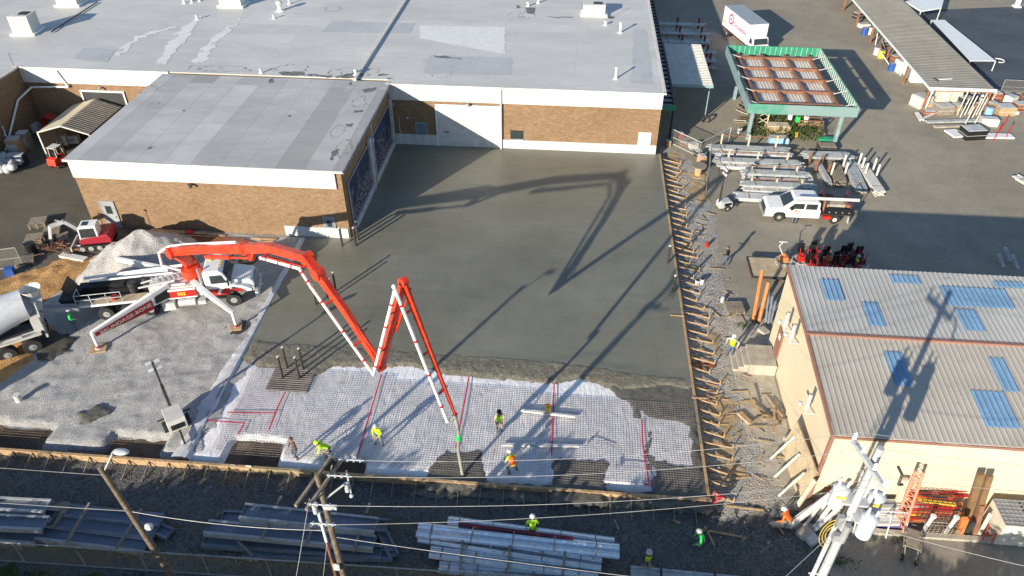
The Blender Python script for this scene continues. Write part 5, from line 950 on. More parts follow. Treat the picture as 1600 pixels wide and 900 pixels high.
    if hat:
        h=MB(); top=hc+d2*.03
        R3=Matrix.Rotation(-l2,3,'X')
        n=14; prof_=[(.15,.0),(.125,.02),(.12,.06),(.09,.11),(.03,.135)]
        for r_,z_ in prof_: h.v+=[tuple(top+R3@Vector((r_*math.cos(a),r_*math.sin(a)*1.12,z_))) for a in [2*math.pi*i/n for i in range(n)]]
        for j in range(4):
            for i in range(n): h.f.append((j*n+i,j*n+(i+1)%n,(j+1)*n+(i+1)%n,(j+1)*n+i)); h.mi.append(0)
        h.f.append(tuple(range(4*n,5*n))); h.mi.append(0); h.f.append(tuple(range(n))); h.mi.append(0); part('hard_hat' if hat!='black' else 'cap',h,M[hat],t,smooth=True)
    elif hair:
        h=MB(); h.sphere(hc+d2*.03-fw*.015,.12,12,8,(.86,.98,1.02)); part('hood' if hood else 'hair',h,M[shirt] if hood else M['dark'],t,smooth=True)
    if vest:
        h=MB(); n=16
        for q,(f_,rx_,ry_) in enumerate(((.02,.185,.15),(.2,.175,.14),(.40,.205,.155),(.50,.17,.13))):
            c=pel+d*f_; R3=Matrix.Rotation(-lean,3,'X'); h.v+=[tuple(c+R3@Vector((rx_*math.cos(a),ry_*math.sin(a),0))) for a in [2*math.pi*i/n for i in range(n)]]
        for j in range(3):
            for i in range(n): h.f.append((j*n+i,j*n+(i+1)%n,(j+1)*n+(i+1)%n,(j+1)*n+i)); h.mi.append(0)
        v_=part('vest',h,M[vest],t,smooth=True); s_=v_.modifiers.new('t','SOLIDIFY'); s_.thickness=.015
    return t
bendh=((-.18,.55,.45),(.18,.55,.45)); CR=((-.18,.1),(.18,-.05))
person(117,517,LZ,R(-60),'worker in a bright green shirt standing between mixer truck and pump','hivis_green','jeans',hands=((-.3,.35,1.1),(.3,.35,1.1)),lean=.2,hat='white')
person(465,716,BZ,R(140),'person in a brown hooded jacket and jeans standing left of the crouching worker','brown_hoodie','jeans',lean=.15,hands=((-.16,.28,1.0),(.16,.28,1.0)),hood=True)
person(516,711,BZ,R(100),'worker in a yellow jacket bending down at the edge of the small dark pit','hivis','khaki',.62,1.0,((-.2,.7,.2),(.2,.75,.25)),CR,hat='hivis')
person(594,694,BZ,R(165),'worker in a yellow vest and white helmet standing on the white sheet','hivis','greypants',lean=.25,hands=((-.15,.35,1.0),(.15,.3,.95)),feet=((-.22,0),(.22,.05)),hat='lgrey')
person(780,674,BZ,R(200),'worker in a tan shirt and yellow vest with a black cap near the hose','tan_shirt','khaki',lean=.1,hands=((-.2,.3,1.0),(.2,.3,.95)),hat='black',vest='hivis')
person(803,741,BZ,R(30),'worker in a white helmet and orange vest bending over near the front form','hivis','greypants',.72,.95,((-.25,.6,.35),(.25,.5,.3)),((-.25,0),(.25,.1)),hat='white',vest='orange_shirt')
person(1140,556,GZ,R(150),'worker in a pale shirt and yellow vest standing on the gravel beside the steps','lgrey','jeans',lean=.05,hands=((-.35,.1,1.0),(.35,.15,1.05)),hat='white',vest='hivis')
person(1128,786,GZ,R(100),'person in a red shirt crouching at the front right corner of the form','red_shirt','khaki',.5,.9,((-.2,.6,.15),(.2,.6,.2)),CR)
person(1097,851,GZ,R(95),'worker in a bright green shirt kneeling at a cross of boards','hivis_green','greypants',.45,.5,((-.4,.5,.6),(.3,.4,.2)),CR,hat='lgrey')
person(1008,890,GZ,R(185),'worker in a yellow vest with dark hair standing by the pale panels','dark','khaki',lean=.2,hands=((-.2,.35,.9),(.2,.35,.9)),hat='lgrey',vest='hivis')
person(832,843,GZ,R(10),'worker in a yellow vest partly hidden behind the galvanised panels','hivis','greypants',.85,.35,((-.3,.35,.8),(.3,.35,.8)),hat='white')
person(1232,823,GZ,R(60),'worker in an orange shirt crouching on the kerb by the scrap pile','orange_shirt','khaki',.5,.75,((-.3,.5,.4),(.3,.5,.35)),CR,hat='white')
person(1133,416,GZ,R(75),'person in a black tank top with bare arms walking on the yard','black','jeans',lean=.1,hands=((-.3,.35,1.2),(.3,-.1,.9)),feet=((-.1,.2),(.1,-.2)),hat=None)
person(1331,430,GZ,R(90),'worker in a yellow shirt standing behind the cream building eave','hivis','greypants',hat='lgrey')
person(0,0,GZ,R(180),'driver in a yellow shirt sitting in the white pickup','hivis','jeans',.75,.05,((-.2,.5,1.1),(.2,.5,1.1)),((-.13,.55),(.13,.55)),loc=(17.9,52.2))
# ================================================================ SMALL SITE OBJECTS
def pipes(l,h,label,grp,r=.07,m='pipe_dark'):
    for i,(px,py,z) in enumerate(l):
        p=G(px,py,z); k=MB(); k.tube((p.x,p.y,z-.1),(p.x,p.y,z+h),r,n=12); k.k=1; k.tube((p.x,p.y,z+h-.0),(p.x,p.y,z+h+.05),r*1.15,n=12); solo('standing_pipe',k,[M[m],M['offwhite']],label[i],'pipe',grp,True)
pipes([(442,590,0),(449,575,0),(468,591,0),(474,577,0)],1.7,['front left of the four dark pipes standing in the rebar square','back left of the four dark pipes standing in the rebar square','front right of the four dark pipes standing in the rebar square','back right of the four dark pipes standing in the rebar square'],'pipes standing out of the pour')
pipes([(535,384,0),(556,384,0),(560,375,0)],1.6,['dark pipe standing alone left of the annex corner','dark pipe standing nearer of the pair at the annex corner','dark pipe standing farther of the pair at the annex corner'],'pipes standing out of the pour',.085)
pipes([(494,476,0),(512,464,0),(519,466,0),(525,455,0)],1.6,['dark pipe left below the boom','dark pipe second from the left below the boom','dark pipe third from the left below the boom','dark pipe at the right below the boom'],'pipes standing out of the pour')
pipes([(1043,411,0),(1051,458,0)],1.5,['dark slanting pipe at the right edge of the slab, farther one','dark slanting pipe at the right edge of the slab, nearer one'],'pipes at the right slab edge',.09)
p=G(31,627,LZ); k=MB(); k.tube((p.x,p.y,LZ),(p.x,p.y,LZ+.55),.2,.2,14); solo('pipe_stub',k,M['offwhite'],'short white pipe stub standing in the gravel on the left','pipe')
for a,c_,l,mm in(((812,641),(899,651),'long pale screed board beside the yellow machine','offwhite'),((783,695),(905,697),'long grey screed board behind the bending worker','lgrey')): k=MB(); k.beam(G(*a,.08),G(*c_,.08),.13,.12); solo('screed_board',k,M[mm],l,'board')
p=G(856,644,.1); t=thing('power_screed','small yellow engine unit standing on the pale screed board','screed machine',(p.x,p.y,.12)); k=MB(); k.box((0,0,.3),(.3,.3,.35)); k.box((0,0,.55),(.22,.2,.12)); part('engine',k,M['yellow'],t,bev=.03); k=MB(); k.path([(0,0,.5),(0,-.35,.95),(.25,-.35,.95)],.025); k.path([(0,-.35,.95),(-.25,-.35,.95)],.025); part('handle',k,M['red'],t)
for a,c_,e,l in(((922,687),(953,702),(919,690),'rake with a blue handle lying on the rebar'),((963,727),(1006,731),(965,723),'rake lying near the front right footing')):
    k=MB(); a=G(*a,.1); c_=G(*c_,.12); k.tube(a,c_,.025); dd=(c_-a).normalized(); pp_=Vector((-dd.y,dd.x,0)); k.beam(a-pp_*.3,a+pp_*.3,.06,.1); solo('rake',k,M['steel_blue'],l,'rake')
for px,py,l in((1089,445,'white bucket left of a pair on the right strip'),(1096,443,'white bucket right of a pair on the right strip')): p=G(px,py,GZ); k=MB(); k.tube((p.x,p.y,GZ+.02),(p.x,p.y,GZ+.42),.14,.17,14); k.k=1; k.tube((p.x,p.y,GZ+.42),(p.x,p.y,GZ+.44),.15,n=14); solo('bucket',k,[M['white'],M['dark']],l,'bucket','white buckets')
for px,py,l,mm in((1104,386,'small red can on the gravel beside the form','red'),(1128,472,'grey gas bottle lying by the strip edge','lgrey')): p=G(px,py,GZ); k=MB(); k.tube((p.x,p.y,GZ),(p.x,p.y,GZ+.4),.13,n=10); k.tube((p.x,p.y,GZ+.4),(p.x,p.y,GZ+.5),.05); solo('can',k,M[mm],l,'can')
def board(a,c_,w_,h_,m,label,grp=None,z=GZ+.08,nm='board',cat='board',z2=None):
    k=MB(); k.beam(G(*a,z),G(*c_,z if z2 is None else z2),w_,h_); return solo(nm,k,M[m],label,cat,grp)
for i,(a,c_) in enumerate((((1178,625),(1192,655)),((1182,632),(1205,652)),((1186,645),(1222,657)),((1192,655),(1222,652)),((1195,622),(1219,655)),((1203,626),(1222,650)),((1172,662),(1195,648)),((1198,665),(1222,663)),((1210,640),(1209,676)),((1170,610),(1178,640)))):
    board(a,c_,.12,.05,('wood','wood_old','wood_new')[i%3],'scrap board beside the cream wall, '+['short upright one on the left','upright one crossing it','long slanting one','level one in the middle','long steep one','steep one at the wall','level one at the bottom left','level one at the bottom right','upright one at the right','lone one above the tangle'][i],'scrap boards beside the cream wall',GZ+.1+i*.035)
for a,c_,l in(((1112,752),(1172,745),'loose kicker board with a fresh cut end'),((1105,735),(1170,742),'long loose board below the kickers'),((1135,790),(1193,797),'long board lying near the front corner stake'),((1088,826),(1160,839),'board lying under the kneeling worker'),((1101,822),(1116,852),'board crossing the one under the kneeling worker'),((960,812),(967,828),'short stick on the dark gravel in front of the form'),((1052,812),(1063,818),'short thick offcut on the dark gravel')): board(a,c_,.1,.05,'wood' if 'stick' not in l else 'wood_old',l)
for a,c_,l in(((1060,722),(1160,741),''),): pass
# spool, pallet, tyre, cones
p=G(1090,274,GZ); t=thing('cable_spool','empty wooden cable spool standing near the warehouse corner','spool',(p.x,p.y,GZ)); k=MB(); k.tube((0,0,0),(0,0,.07),.65,n=24); part('flange',k,M['wood'],t); k=MB(); k.tube((0,0,.93),(0,0,1.0),.65,n=24); part('flange',k,M['wood_old'],t); k=MB(); k.tube((0,0,.07),(0,0,.93),.3,n=18); part('drum',k,M['wood_new'],t)
def pallet(px,py,z,rz,label,m='wood_old',n=1):
    p=G(px,py,z); t=thing('pallet',label,'pallet',(p.x,p.y,z),rz,'wooden pallets')
    k=MB()
    for q in range(n):
        for i in range(6): k.box((0,-.5+i*.2,q*.15+.13),(1.2,.13,.025))
        for i in range(3): k.box((-.55+i*.55,0,q*.15+.06),(.1,1.1,.1))
    part('slats',k,M[m],t); return t
pallet(56,378,LZ,R(20),'dark pallet behind the excavator bucket',n=3); pallet(93,372,LZ,R(25),'dark pallet under the excavator boom',n=1); pallet(82,365,LZ,R(25),'weathered pallet nearest the excavator stick',n=2); pallet(40,410,LZ,R(30),'dark pallet beside the wire fence panel on the left',n=2); pallet(1147,484,GZ,R(5),'weathered pallet standing by the orange posts',n=2); pallet(62,352,LZ,R(20),'topmost pallet of the leaning stack',n=3)
p=G(52,396,LZ); k=MB(); k.tube((p.x,p.y,LZ),(p.x,p.y,LZ+.9),.33,.36,16); k.k=1; k.tube((p.x,p.y,LZ+.86),(p.x,p.y,LZ+.91),.38,n=16); solo('barrel',k,[M['black'],M['dark']],'black barrel beside the excavator bucket','barrel')
board((96,398),(134,406),.5,.2,'offwhite','long pale concrete block in front of the excavator',z=LZ+.15,nm='concrete_block',cat='block')
k=MB()
for i in range(60): x,y=G(92,392,LZ)[:2]; a=random.uniform(0,3.1); x+=random.gauss(0,.9); y+=random.gauss(0,.35); k.beam((x,y,LZ+.1+random.random()*.4),(x+math.cos(a)*.8,y+math.sin(a)*.5,LZ+.1+random.random()*.4),.07,.04)
tag(part('brush_heap',k,M['rustbeam']),'heap of splintered wood and brush in front of the excavator','brush',kind='stuff')
# wire fence panel left
def fpanel(a,c_,h,label,z,n=6,m='chain'):
    A_=G(*a,z);B_=G(*c_,z); t=thing('fence_panel',label,'fence panel',(A_.x,A_.y,z)); k=MB()
    for p in(A_,B_): k.tube(p,p+Z*h,.03)
    k.tube(A_+Z*h,B_+Z*h,.03); k.tube(A_+Z*.1,B_+Z*.1,.03); k.tube(A_+Z*h*.5,B_+Z*h*.5,.02); part('frame',k,M[m],t,True); k=MB(); k.quad(A_,B_,B_+Z*h,A_+Z*h); part('mesh_panel',k,M['chain_mesh'],t,True)
fpanel((-20,425),(38,417),1.7,'leaning wire fence panel at the left edge',LZ); fpanel((1048,225),(1092,246),1.5,'wire fence panel by the warehouse corner',GZ,m='lgrey'); fpanel((1092,246),(1138,222),1.5,'wire fence panel returning toward the pipe racks',GZ,m='lgrey'); fpanel((1103,300),(1108,245),1.6,'grey fence panel left of the light tower',GZ)
fpanel((1562,146),(1640,149),1.5,'wire fence run right of the long canopy',GZ); board((8,425),(22,423),.5,.6,'blue','small blue bin at the left edge',z=LZ+.3,nm='blue_bin',cat='bin')
# ---- alley shed, red lift, stored goods
SH=thing('alley_shed','tan metal carport with a ridged roof in the alley','carport',(-42.8,57.5,LZ)); 
f0,f1,fr_=G(58,207,2.4),G(143,207,2.4),G(97,195,3.1); b0=G(145,152,2.9)
yb=61.9; xl,xr,xm=f0.x,f1.x,fr_.x; yf=f0.y
k=MB(); k.add([(xl,yf,2.4),(xm,yf,3.1),(xm,yb,3.1),(xl,yb,2.4),(xl,yf,2.34),(xm,yf,3.04),(xm,yb,3.04),(xl,yb,2.34)],[(0,1,2,3),(7,6,5,4),(0,4,5,1),(1,5,6,2),(3,2,6,7),(0,3,7,4)]); part('roof',k,M['cream_metal'],SH,True,label='smooth tan left roof slope')
k=MB(); k.add([(xm,yf,3.1),(xr,yf,2.4),(xr,yb,2.4),(xm,yb,3.1),(xm,yf,3.04),(xr,yf,2.34),(xr,yb,2.34),(xm,yb,3.04)],[(0,1,2,3),(7,6,5,4),(0,4,5,1),(1,5,6,2),(3,2,6,7),(0,3,7,4)])
for i in range(18): yy=yf+.2+i*(yb-yf-.3)/18; k.beam((xm,yy,3.13),(xr,yy,2.43),.1,.06)
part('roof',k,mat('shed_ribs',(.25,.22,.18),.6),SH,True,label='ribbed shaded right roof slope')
k=MB(); k.box((xl+.05,(yf+yb)/2,1.1),(.06,yb-yf,2.5)); part('side_wall',k,M['greypants'] if 0 else mat('shed_side',(.3,.28,.23),.7),SH,True)
k=MB(); [k.box((x,yf+.05,1.1),(.12,.12,2.5)) for x in(xl,xr)]; k.beam((xl,yf,2.4),(xm,yf,3.1),.1,.1); k.beam((xm,yf,3.1),(xr,yf,2.4),.1,.1); part('front_frame',k,M['offwhite'],SH,True)
k=MB(); k.prism([(-40.9,56.5),(-37,56.5),(-37,61.9),(-40.9,61.9)],2.7,2.8); solo('lean_to_roof',k,M['lgrey'],'flat grey lean-to roof between the carport and the annex','roof')
p=G(95,258,LZ); t=thing('forklift','bright red forklift parked at the annex corner','forklift',(p.x,p.y,LZ),R(80)); t.scale=(.8,.8,.85); k=MB(); k.box((0,0,.6),(1.7,1.1,.7)); k.side([(-1.1,.4),(-.5,.4),(-.5,1.2),(-1.0,1.1)],-.55,.55); part('body',k,M['boom'],t,bev=.06)
k=MB(); [k.path([(x,y,.9),(x*.8,y*.9,2.1)],.04) for x in(-.5,.6) for y in(-.45,.45)]; k.box((.05,0,2.12),(1.1,1.0,.06)); part('overhead_guard',k,M['offwhite'],t); k=MB(); k.box((.95,-.25,1.2),(.12,.1,2.3)); k.box((.95,.25,1.2),(.12,.1,2.3)); part('mast',k,M['dark'],t); k=MB(); k.box((0,0,1.05),(.5,.5,.12)); k.box((-.25,0,1.3),(.1,.5,.5)); part('seat',k,M['black'],t)
for x in(-.6,.7):
    for s in(-1,1): wheel(t,x,s*.55,.28,.22,sgn=s)
k=MB(); p=G(80,195,1.0); [k.ring((p.x-.3,p.y+i*.18,1.1),.65,.07,'y') for i in range(5)]; solo('red_hose_reel',k,M['red'],'coil of bright red hose behind the tan carport','hose reel')
for i,(px,py,s,m_,l) in enumerate(((62,190,(1.4,1.0,1.0),'lgrey','pale crate against the shaded alley wall'),(50,205,(1.6,.8,.7),'offwhite','long pale box in front of the alley crate'),(45,232,(.9,.8,1.6),'wood_old','stack of boards beside the carport wall'),(30,240,(1.1,1.0,1.5),'wood','stacked cartons near the left wall'),(35,258,(.9,.8,1.0),'navy','dark blue machine with a purple cover'),(100,225,(.9,.6,.9),'offwhite','pale bench seat inside the carport'),(118,222,(.8,.6,.7),'lgrey','grey cabinet inside the carport'),(112,207,(.4,.4,.5),'blue','small blue drum under the carport roof'))):
    p=G(px,py,LZ); k=MB(); k.box((p.x,p.y,LZ+s[2]/2),s,.2); k.k=1; k.box((p.x,p.y,LZ+s[2]+.04),(s[0]*.9,s[1]*.9,.08),.2); k.box((p.x,p.y-s[1]/2,LZ+s[2]*.5),(s[0]*.7,.04,s[2]*.5),.2); solo('stored_goods',k,[M[m_],M['lgrey' if m_!='lgrey' else 'grey']],l,'goods')
k=MB()
for i in range(45): p=G(random.uniform(-10,28),random.uniform(250,272),LZ); k.sphere((p.x,p.y,LZ+.3+random.random()*.4),random.uniform(.25,.4),7,5,(1,1,.8))
tag(part('foam_bags',k,M['lgrey'],smooth=True),'heap of pale grey plastic bags at the left edge of the alley','bags',kind='stuff')
WR=thing('window_frames','stack of blue-white window frames leaning at the left edge','window frame',(G(8,235,LZ).x,G(8,235,LZ).y,LZ)); p=G(8,238,LZ); k=MB()
for i in range(4): k.beam((p.x-1.5+i*.75,p.y,LZ),(p.x-1.9+i*.75,p.y+.6,LZ+2.3),.06,.08)
for j in range(4): k.beam((p.x-1.55-j*.12,p.y+j*.2,LZ+.1+j*.7),(p.x+.75-j*.12,p.y+j*.2,LZ+.1+j*.7),.06,.08)
part('frame',k,M['white'],WR,True); k=MB(); k.quad((p.x-1.5,p.y+.03,LZ),(p.x+.75,p.y+.03,LZ),(p.x+.35,p.y+.63,LZ+2.3),(p.x-1.9,p.y+.63,LZ+2.3)); part('pane',k,M['steel_blue'],WR,True)
# ================================================================ STEEL IN THE FOREGROUND
def channel(x0,y0,x1,y1,z,w_,h_,label,web='steel_blue',fl='steel_flange'):
    t=thing('steel_beam',label,'steel beam',((x0+x1)/2,(y0+y1)/2,z),math.atan2(y1-y0,x1-x0),'painted steel beams stored in front of the form'); L=math.hypot(x1-x0,y1-y0)
    k=MB(); k.box((0,0,h_*.45),(L,w_-.03,.03)); n=int(L/1.4)
    for i in range(n+1): k.box((-L/2+.05+i*(L-.1)/n,0,h_*.68),(.03,w_-.05,h_*.4))if i in(0,n) else None
    part('web',k,M[web],t)
    for s in(-1,1): k=MB(); k.box((0,s*(w_/2),h_/2),(L,.045,h_)); k.box((0,s*(w_/2-.05),h_),(L,.12,.03)); part('flange',k,M[fl],t)
def pxbeam(a,c_,z,w_,h_,label,**kw): A_=G(*a,z+h_);B_=G(*c_,z+h_); channel(A_.x,A_.y,B_.x,B_.y,z,w_,h_,label,**kw)
g0=GZ+.12
pxbeam((-60,783),(74,790),.25,.75,.3,'wide grey beam topmost at the left edge, farther from the fence'); pxbeam((-60,811),(70,817),.25,.78,.3,'wide grey beam topmost at the left edge, nearer the fence')
pxbeam((-60,795),(84,806),g0,.8,.3,'blue-grey beam under the two wide ones at the left edge'); pxbeam((-60,830),(60,838),g0,.8,.3,'low blue-grey beam by the fence at the left edge')
pxbeam((104,797),(252,812),g0+.1,.7,.28,'blue beam farthest from the fence in the stack around the lamp pole',fl='steel_blue'); pxbeam((92,814),(242,831),g0+.05,.75,.28,'blue beam in the middle of the stack around the lamp pole',fl='steel_blue'); pxbeam((60,831),(228,852),g0,.75,.28,'blue beam nearest the fence in the stack around the lamp pole'); pxbeam((225,817),(266,833),g0-.05,.6,.22,'short beam end poking out right of the lamp pole stack',fl='steel_blue')
pxbeam((378,797),(588,820),.5,.85,.3,'broad grey beam on top of the middle stack'); pxbeam((322,822),(585,847),.2,.75,.3,'grey beam on the second layer of the middle stack'); pxbeam((318,842),(596,862),g0-.02,.7,.28,'dark beam at the bottom of the middle stack',fl='steel_blue'); pxbeam((345,806),(604,820),g0,.7,.28,'dark blue beam behind the middle stack',fl='steel_blue'); pxbeam((380,863),(614,866),GZ+.03,.55,.22,'dark beam lying closest to the fence in the middle stack',fl='steel_blue'); pxbeam((596,828),(616,868),GZ+.05,.5,.25,'short dark plate at the right end of the middle stack',fl='steel_blue')
def timber(a,c_,z,label): k=MB(); k.beam(G(*a,z),G(*c_,z),.11,.1); solo('dunnage_timber',k,M['wood_old'],label,'timber','timbers across the steel stacks')
for a,c_,z,l in(((140,786),(104,847),.22,'pale timber left of the lamp pole across the blue beams'),((221,795),(182,857),.22,'pale timber crossing behind the lamp pole'),((107,788),(83,822),.1,'dark timber left end of the lamp pole stack'),((440,775),(431,790),.7,'timber end behind the utility pole crossarm'),((578,787),(571,802),.7,'upright timber end at the back of the middle stack'),((422,812),(408,842),.62,'timber across the left half of the middle stack'),((489,822),(478,852),.62,'timber just left of the wooden pole'),((562,831),(552,862),.55,'timber across the right half of the middle stack'),((350,825),(395,868),.1,'low timber sticking out left of the middle stack')): timber(a,c_,z,l)
def decking(a,c_,z,n,label,wv=.42):
    A_=G(*a,z);B_=G(*c_,z); t=thing('decking_sheet',label,'steel sheet',((A_.x+B_.x)/2,(A_.y+B_.y)/2,z),math.atan2(B_.y-A_.y,B_.x-A_.x),'galvanised decking bundles'); L=(B_-A_).length; k=MB(); pts=[]
    m_=14*n
    for i in range(m_+1): y=(i/m_-.5)*n*wv; pts.append((y,.09*max(-.35,math.cos(2*math.pi*(i/m_)*n+math.pi))))
    for y,zz in pts: k.v+=[(-L/2,y,zz),(L/2,y,zz)]
    for i in range(m_): k.f.append((2*i,2*i+1,2*i+3,2*i+2)); k.mi.append(0)
    part('sheet',k,M['galv'],t,smooth=True); k=MB()
    for i in range(4): k.box((-L/2+L*(i+.5)/4,0,-.16),(.08,n*wv,.2))
    part('stack_ends',k,M['galv_dull'],t); 
    k=MB()
    for i in range(5): k.box((-L/2+L*(i+.35)/4.9,0,.1),(.05,n*wv*.98,.02))
    part('strap',k,M['wood_old'],t)
decking((652,827),(968,861),.45,2,'top galvanised sheet with two bright ribs'); decking((655,836),(940,880),.15,2,'galvanised sheet on the second layer',.4); decking((672,860),(935,893),-.02,2,'galvanised sheet on the third layer, left end set back',.4); decking((686,884),(905,903),-.2,2,'lowest galvanised sheet nearest the fence',.36)
decking((700,812),(960,846),.2,1,'narrow galvanised sheet behind the top one',.5)
board((717,820),(896,843),.16,.2,'maroon','dark maroon beam behind the galvanised sheets',z=.45,nm='maroon_beam',cat='steel beam')
for a,c_,z,l in(((723,842),(719,890),.4,'upright timber at the left of the galvanised stack'),((797,852),(793,895),.4,'timber in the middle of the galvanised stack'),((883,860),(879,900),.4,'timber at the right of the galvanised stack')): timber(a,c_,z,l)
A_=G(985,883,-.05); t=thing('panel_stack','stack of pale ribbed panels cut by the bottom of the picture','panel stack',(A_.x,A_.y,GZ)); k=MB(); k.box((2.6,-1.0,.2),(5.2,1.9,.36),-.02)
for i in range(8): k.box((2.6,-.15-i*.24,.4),(5.2,.05,.04),-.02)
part('panels',k,M['galv_dull'],t); k=MB(); [k.box((x,-1.0,.43),(.1,1.9,.03),-.02) for x in(1.4,3.9)]; part('strap',k,M['dark'],t)
# ================================================================ YARD STOCK
def bundle(p0,p1,z,w_,n,lay,label,grp='aluminium stock in the yard racks',m='galv_dull',r=.05,seed=0):
    rnd=random.Random(seed+int(p0[0]*10)); A_=Vector((p0[0],p0[1],z));B_=Vector((p1[0],p1[1],z)); t=thing('pipe_bundle',label,'pipe bundle',((A_.x+B_.x)/2,(A_.y+B_.y)/2,z),math.atan2(B_.y-A_.y,B_.x-A_.x),grp); L=(B_-A_).length; k=MB()
    for l in range(lay):
        for i in range(n): o_=rnd.uniform(-.25,.25); k.box((o_,-w_/2+(i+.5)*w_/n,r+l*r*2.1),(L*rnd.uniform(.9,1),w_/n*.8,r*1.8))
    part('lengths',k,M[m],t); k=MB()
    for q in(-.3,.3): k.box((L*q,0,lay*r*2.1+r*.3),(.06,w_*1.02,.02))
    part('strap',k,M['wood_old'],t)
def rack(x0,x1,y,label,h=1.3,m='cream_metal',n=3,bz=()):
    t=thing('stock_rack',label,'rack',((x0+x1)/2,y,GZ),0,'stock racks in the yard')
    for i in range(n):
        x=x0+(x1-x0)*(i+.5)/n; k=MB(); k.box((x,y+.45,GZ+h/2),(.13,.13,h)); k.box((x,y,GZ+.12),(.12,1.1,.1)); k.box((x,y,GZ+.62),(.1,1.0,.08)); part('upright',k,M[m],t,True)
    k=MB(); k.box(((x0+x1)/2,y+.45,GZ+h*.92),((x1-x0)*.75,.06,.06)); part('cross_rail',k,M['rustbeam'],t,True)
seedn=0
for y,x0,x1,l,hh in((62.6,12.3,19.6,'rack nearest the green canopy',1.9),(60.2,12.6,20.2,'second rack from the green canopy',1.5),(58.2,14.6,20.3,'third rack from the green canopy, right of the wire fence',1.3),(56.2,14.2,20.4,'fourth rack from the green canopy',1.1)):
    rack(x0,x1,y,l,hh); bundle((x0,y),(x1,y),GZ+.68,.85,8,2,'pale lengths high on the '+l,seed=seedn); bundle((x0+.3,y-.1),(x1+.3,y-.1),GZ+.18,.95,8,3,'grey lengths low on the '+l,m='lgrey',seed=seedn+5); seedn+=1
bundle((13.6,54.9),(19.6,54.7),GZ+.15,1.0,7,3,'long grey lengths on the ground just behind the white pickup',m='lgrey',seed=9)
for i,(a,c_,w_) in enumerate((((1278,255),(1297,288),.35),((1303,258),(1313,287),1.0),((1326,254),(1346,299),1.0),((1345,258),(1376,304),.9))):
    p=G(*a,-.1);q=G(*c_,-.1); bundle((p.x,p.y),(q.x,q.y),GZ+.15,w_,6,4,('single thin frame leaning left of the diagonal bundles','rusty brown diagonal bundle','middle diagonal bundle of square tubes','right diagonal bundle of square tubes, nearest the open yard')[i],'diagonal bundles in the yard',m=('galv_dull','wood_old','galv_dull','offwhite')[i],seed=20+i)
for i,(px,py) in enumerate(((1297,278),(1315,266),(1318,278),(1339,263),(1344,270),(1349,279),(1362,271),(1367,281))): p=G(px,py,GZ); k=MB(); k.box((p.x,p.y,GZ+.75),(.13,.13,1.5)); solo('rack_stake',k,M['offwhite'],'pale upright stake at the diagonal bundles, '+ORD[i]+' from the left','stake','upright stakes of the diagonal bundles')
for i,(px,py) in enumerate(((1263,258),(1273,270),(1281,262),(1292,275))): p=G(px,py,GZ); k=MB(); k.box((p.x,p.y,GZ+.6),(.16,.16,1.2),.2); solo('rust_stake',k,M['rustbeam'],'rust-orange post left of the diagonal bundles, '+['leftmost','nearest the frame','farthest back','rightmost'][i],'stake','rust-orange posts beside the bundles')
bundle(G(1256,244,0)[:2],G(1330,246,0)[:2],GZ+.5,1.2,8,2,'pale bundle lying on the rust-orange posts','diagonal bundles in the yard',m='galv_dull',seed=31)
bundle(G(1590,272,0)[:2],G(1640,300,0)[:2],GZ+.1,.8,5,2,'pale lengths cut by the right edge of the picture','diagonal bundles in the yard',m='offwhite',seed=33)
# shaded racks beside the warehouse
for i,(y,l) in enumerate(((82.6,'nearest the white canopy'),(85.2,'second from the white canopy'),(88.2,'third from the white canopy'),(91.2,'fourth from the white canopy'),(94.5,'farthest from the white canopy'))):
    t=thing('cantilever_rack','dark red cantilever rack in the warehouse shade, '+l,'rack',(12.3,y,GZ),0,'cantilever racks in the shade'); 
    for x in(-2.6,0,2.6): k=MB(); k.box((x,.5,.9),(.2,.25,1.9)); k.box((x,0,.35),(.1,1.1,.1)); k.box((x,0,1.1),(.1,1.1,.1)); part('upright',k,M['maroon'],t)
    for lv in(.4,1.15): bundle((9.4,y-.05),(15.6+.4*(i%2),y-.05),GZ+lv,.9,6,1,'long pale profiles on the '+('lower' if lv<1 else 'upper')+' arms of the rack '+l,'profiles on the shaded racks',m='galv_dull',seed=40+i)
# under and beside the green canopy
def goods(px,py,s,m_,label,z=None,rz=0,m2='lgrey',nm='stored_goods',cat='goods',top=True):
    z0=GZ if z is None else z; p=G(px,py,z0); k=MB(); k.box((p.x,p.y,z0+s[2]/2),s,rz); k.k=1
    if top: k.box((p.x,p.y,z0+s[2]+.03),(s[0]*.92,s[1]*.92,.06),rz)
    k.box((p.x-s[0]*.0,p.y,z0+s[2]*.5),(s[0]*1.01,s[1]*1.01,.04),rz); return solo(nm,k,[M[m_],M[m2]],label,cat,bev=.01)
goods(1212,210,(2.2,1.1,1.0),'cardboard','two stacked long cartons under the canopy front',m2='creamblock',nm='carton_stack',cat='cartons'); goods(1222,198,(2.0,1.0,.5),'offwhite','pale carton behind the long ones',m2='wood')
t=thing('orange_rack','orange steel shelf frame holding jugs under the green canopy','shelf',(G(1262,205,GZ).x,G(1262,205,GZ).y,GZ)); k=MB()
for x in(-1.1,0,1.1):
    for y in(-.4,.4): k.box((x,y,.65),(.08,.08,1.3))
for z in(.25,.8,1.25): k.box((0,-.4,z),(2.3,.06,.08)); k.box((0,.4,z),(2.3,.06,.08))
part('frame',k,M['rustbeam'],t); k=MB(); k.box((0,0,.3),(2.2,.8,.04)); k.box((0,0,.85),(2.2,.8,.04)); part('shelf',k,M['wood'],t)
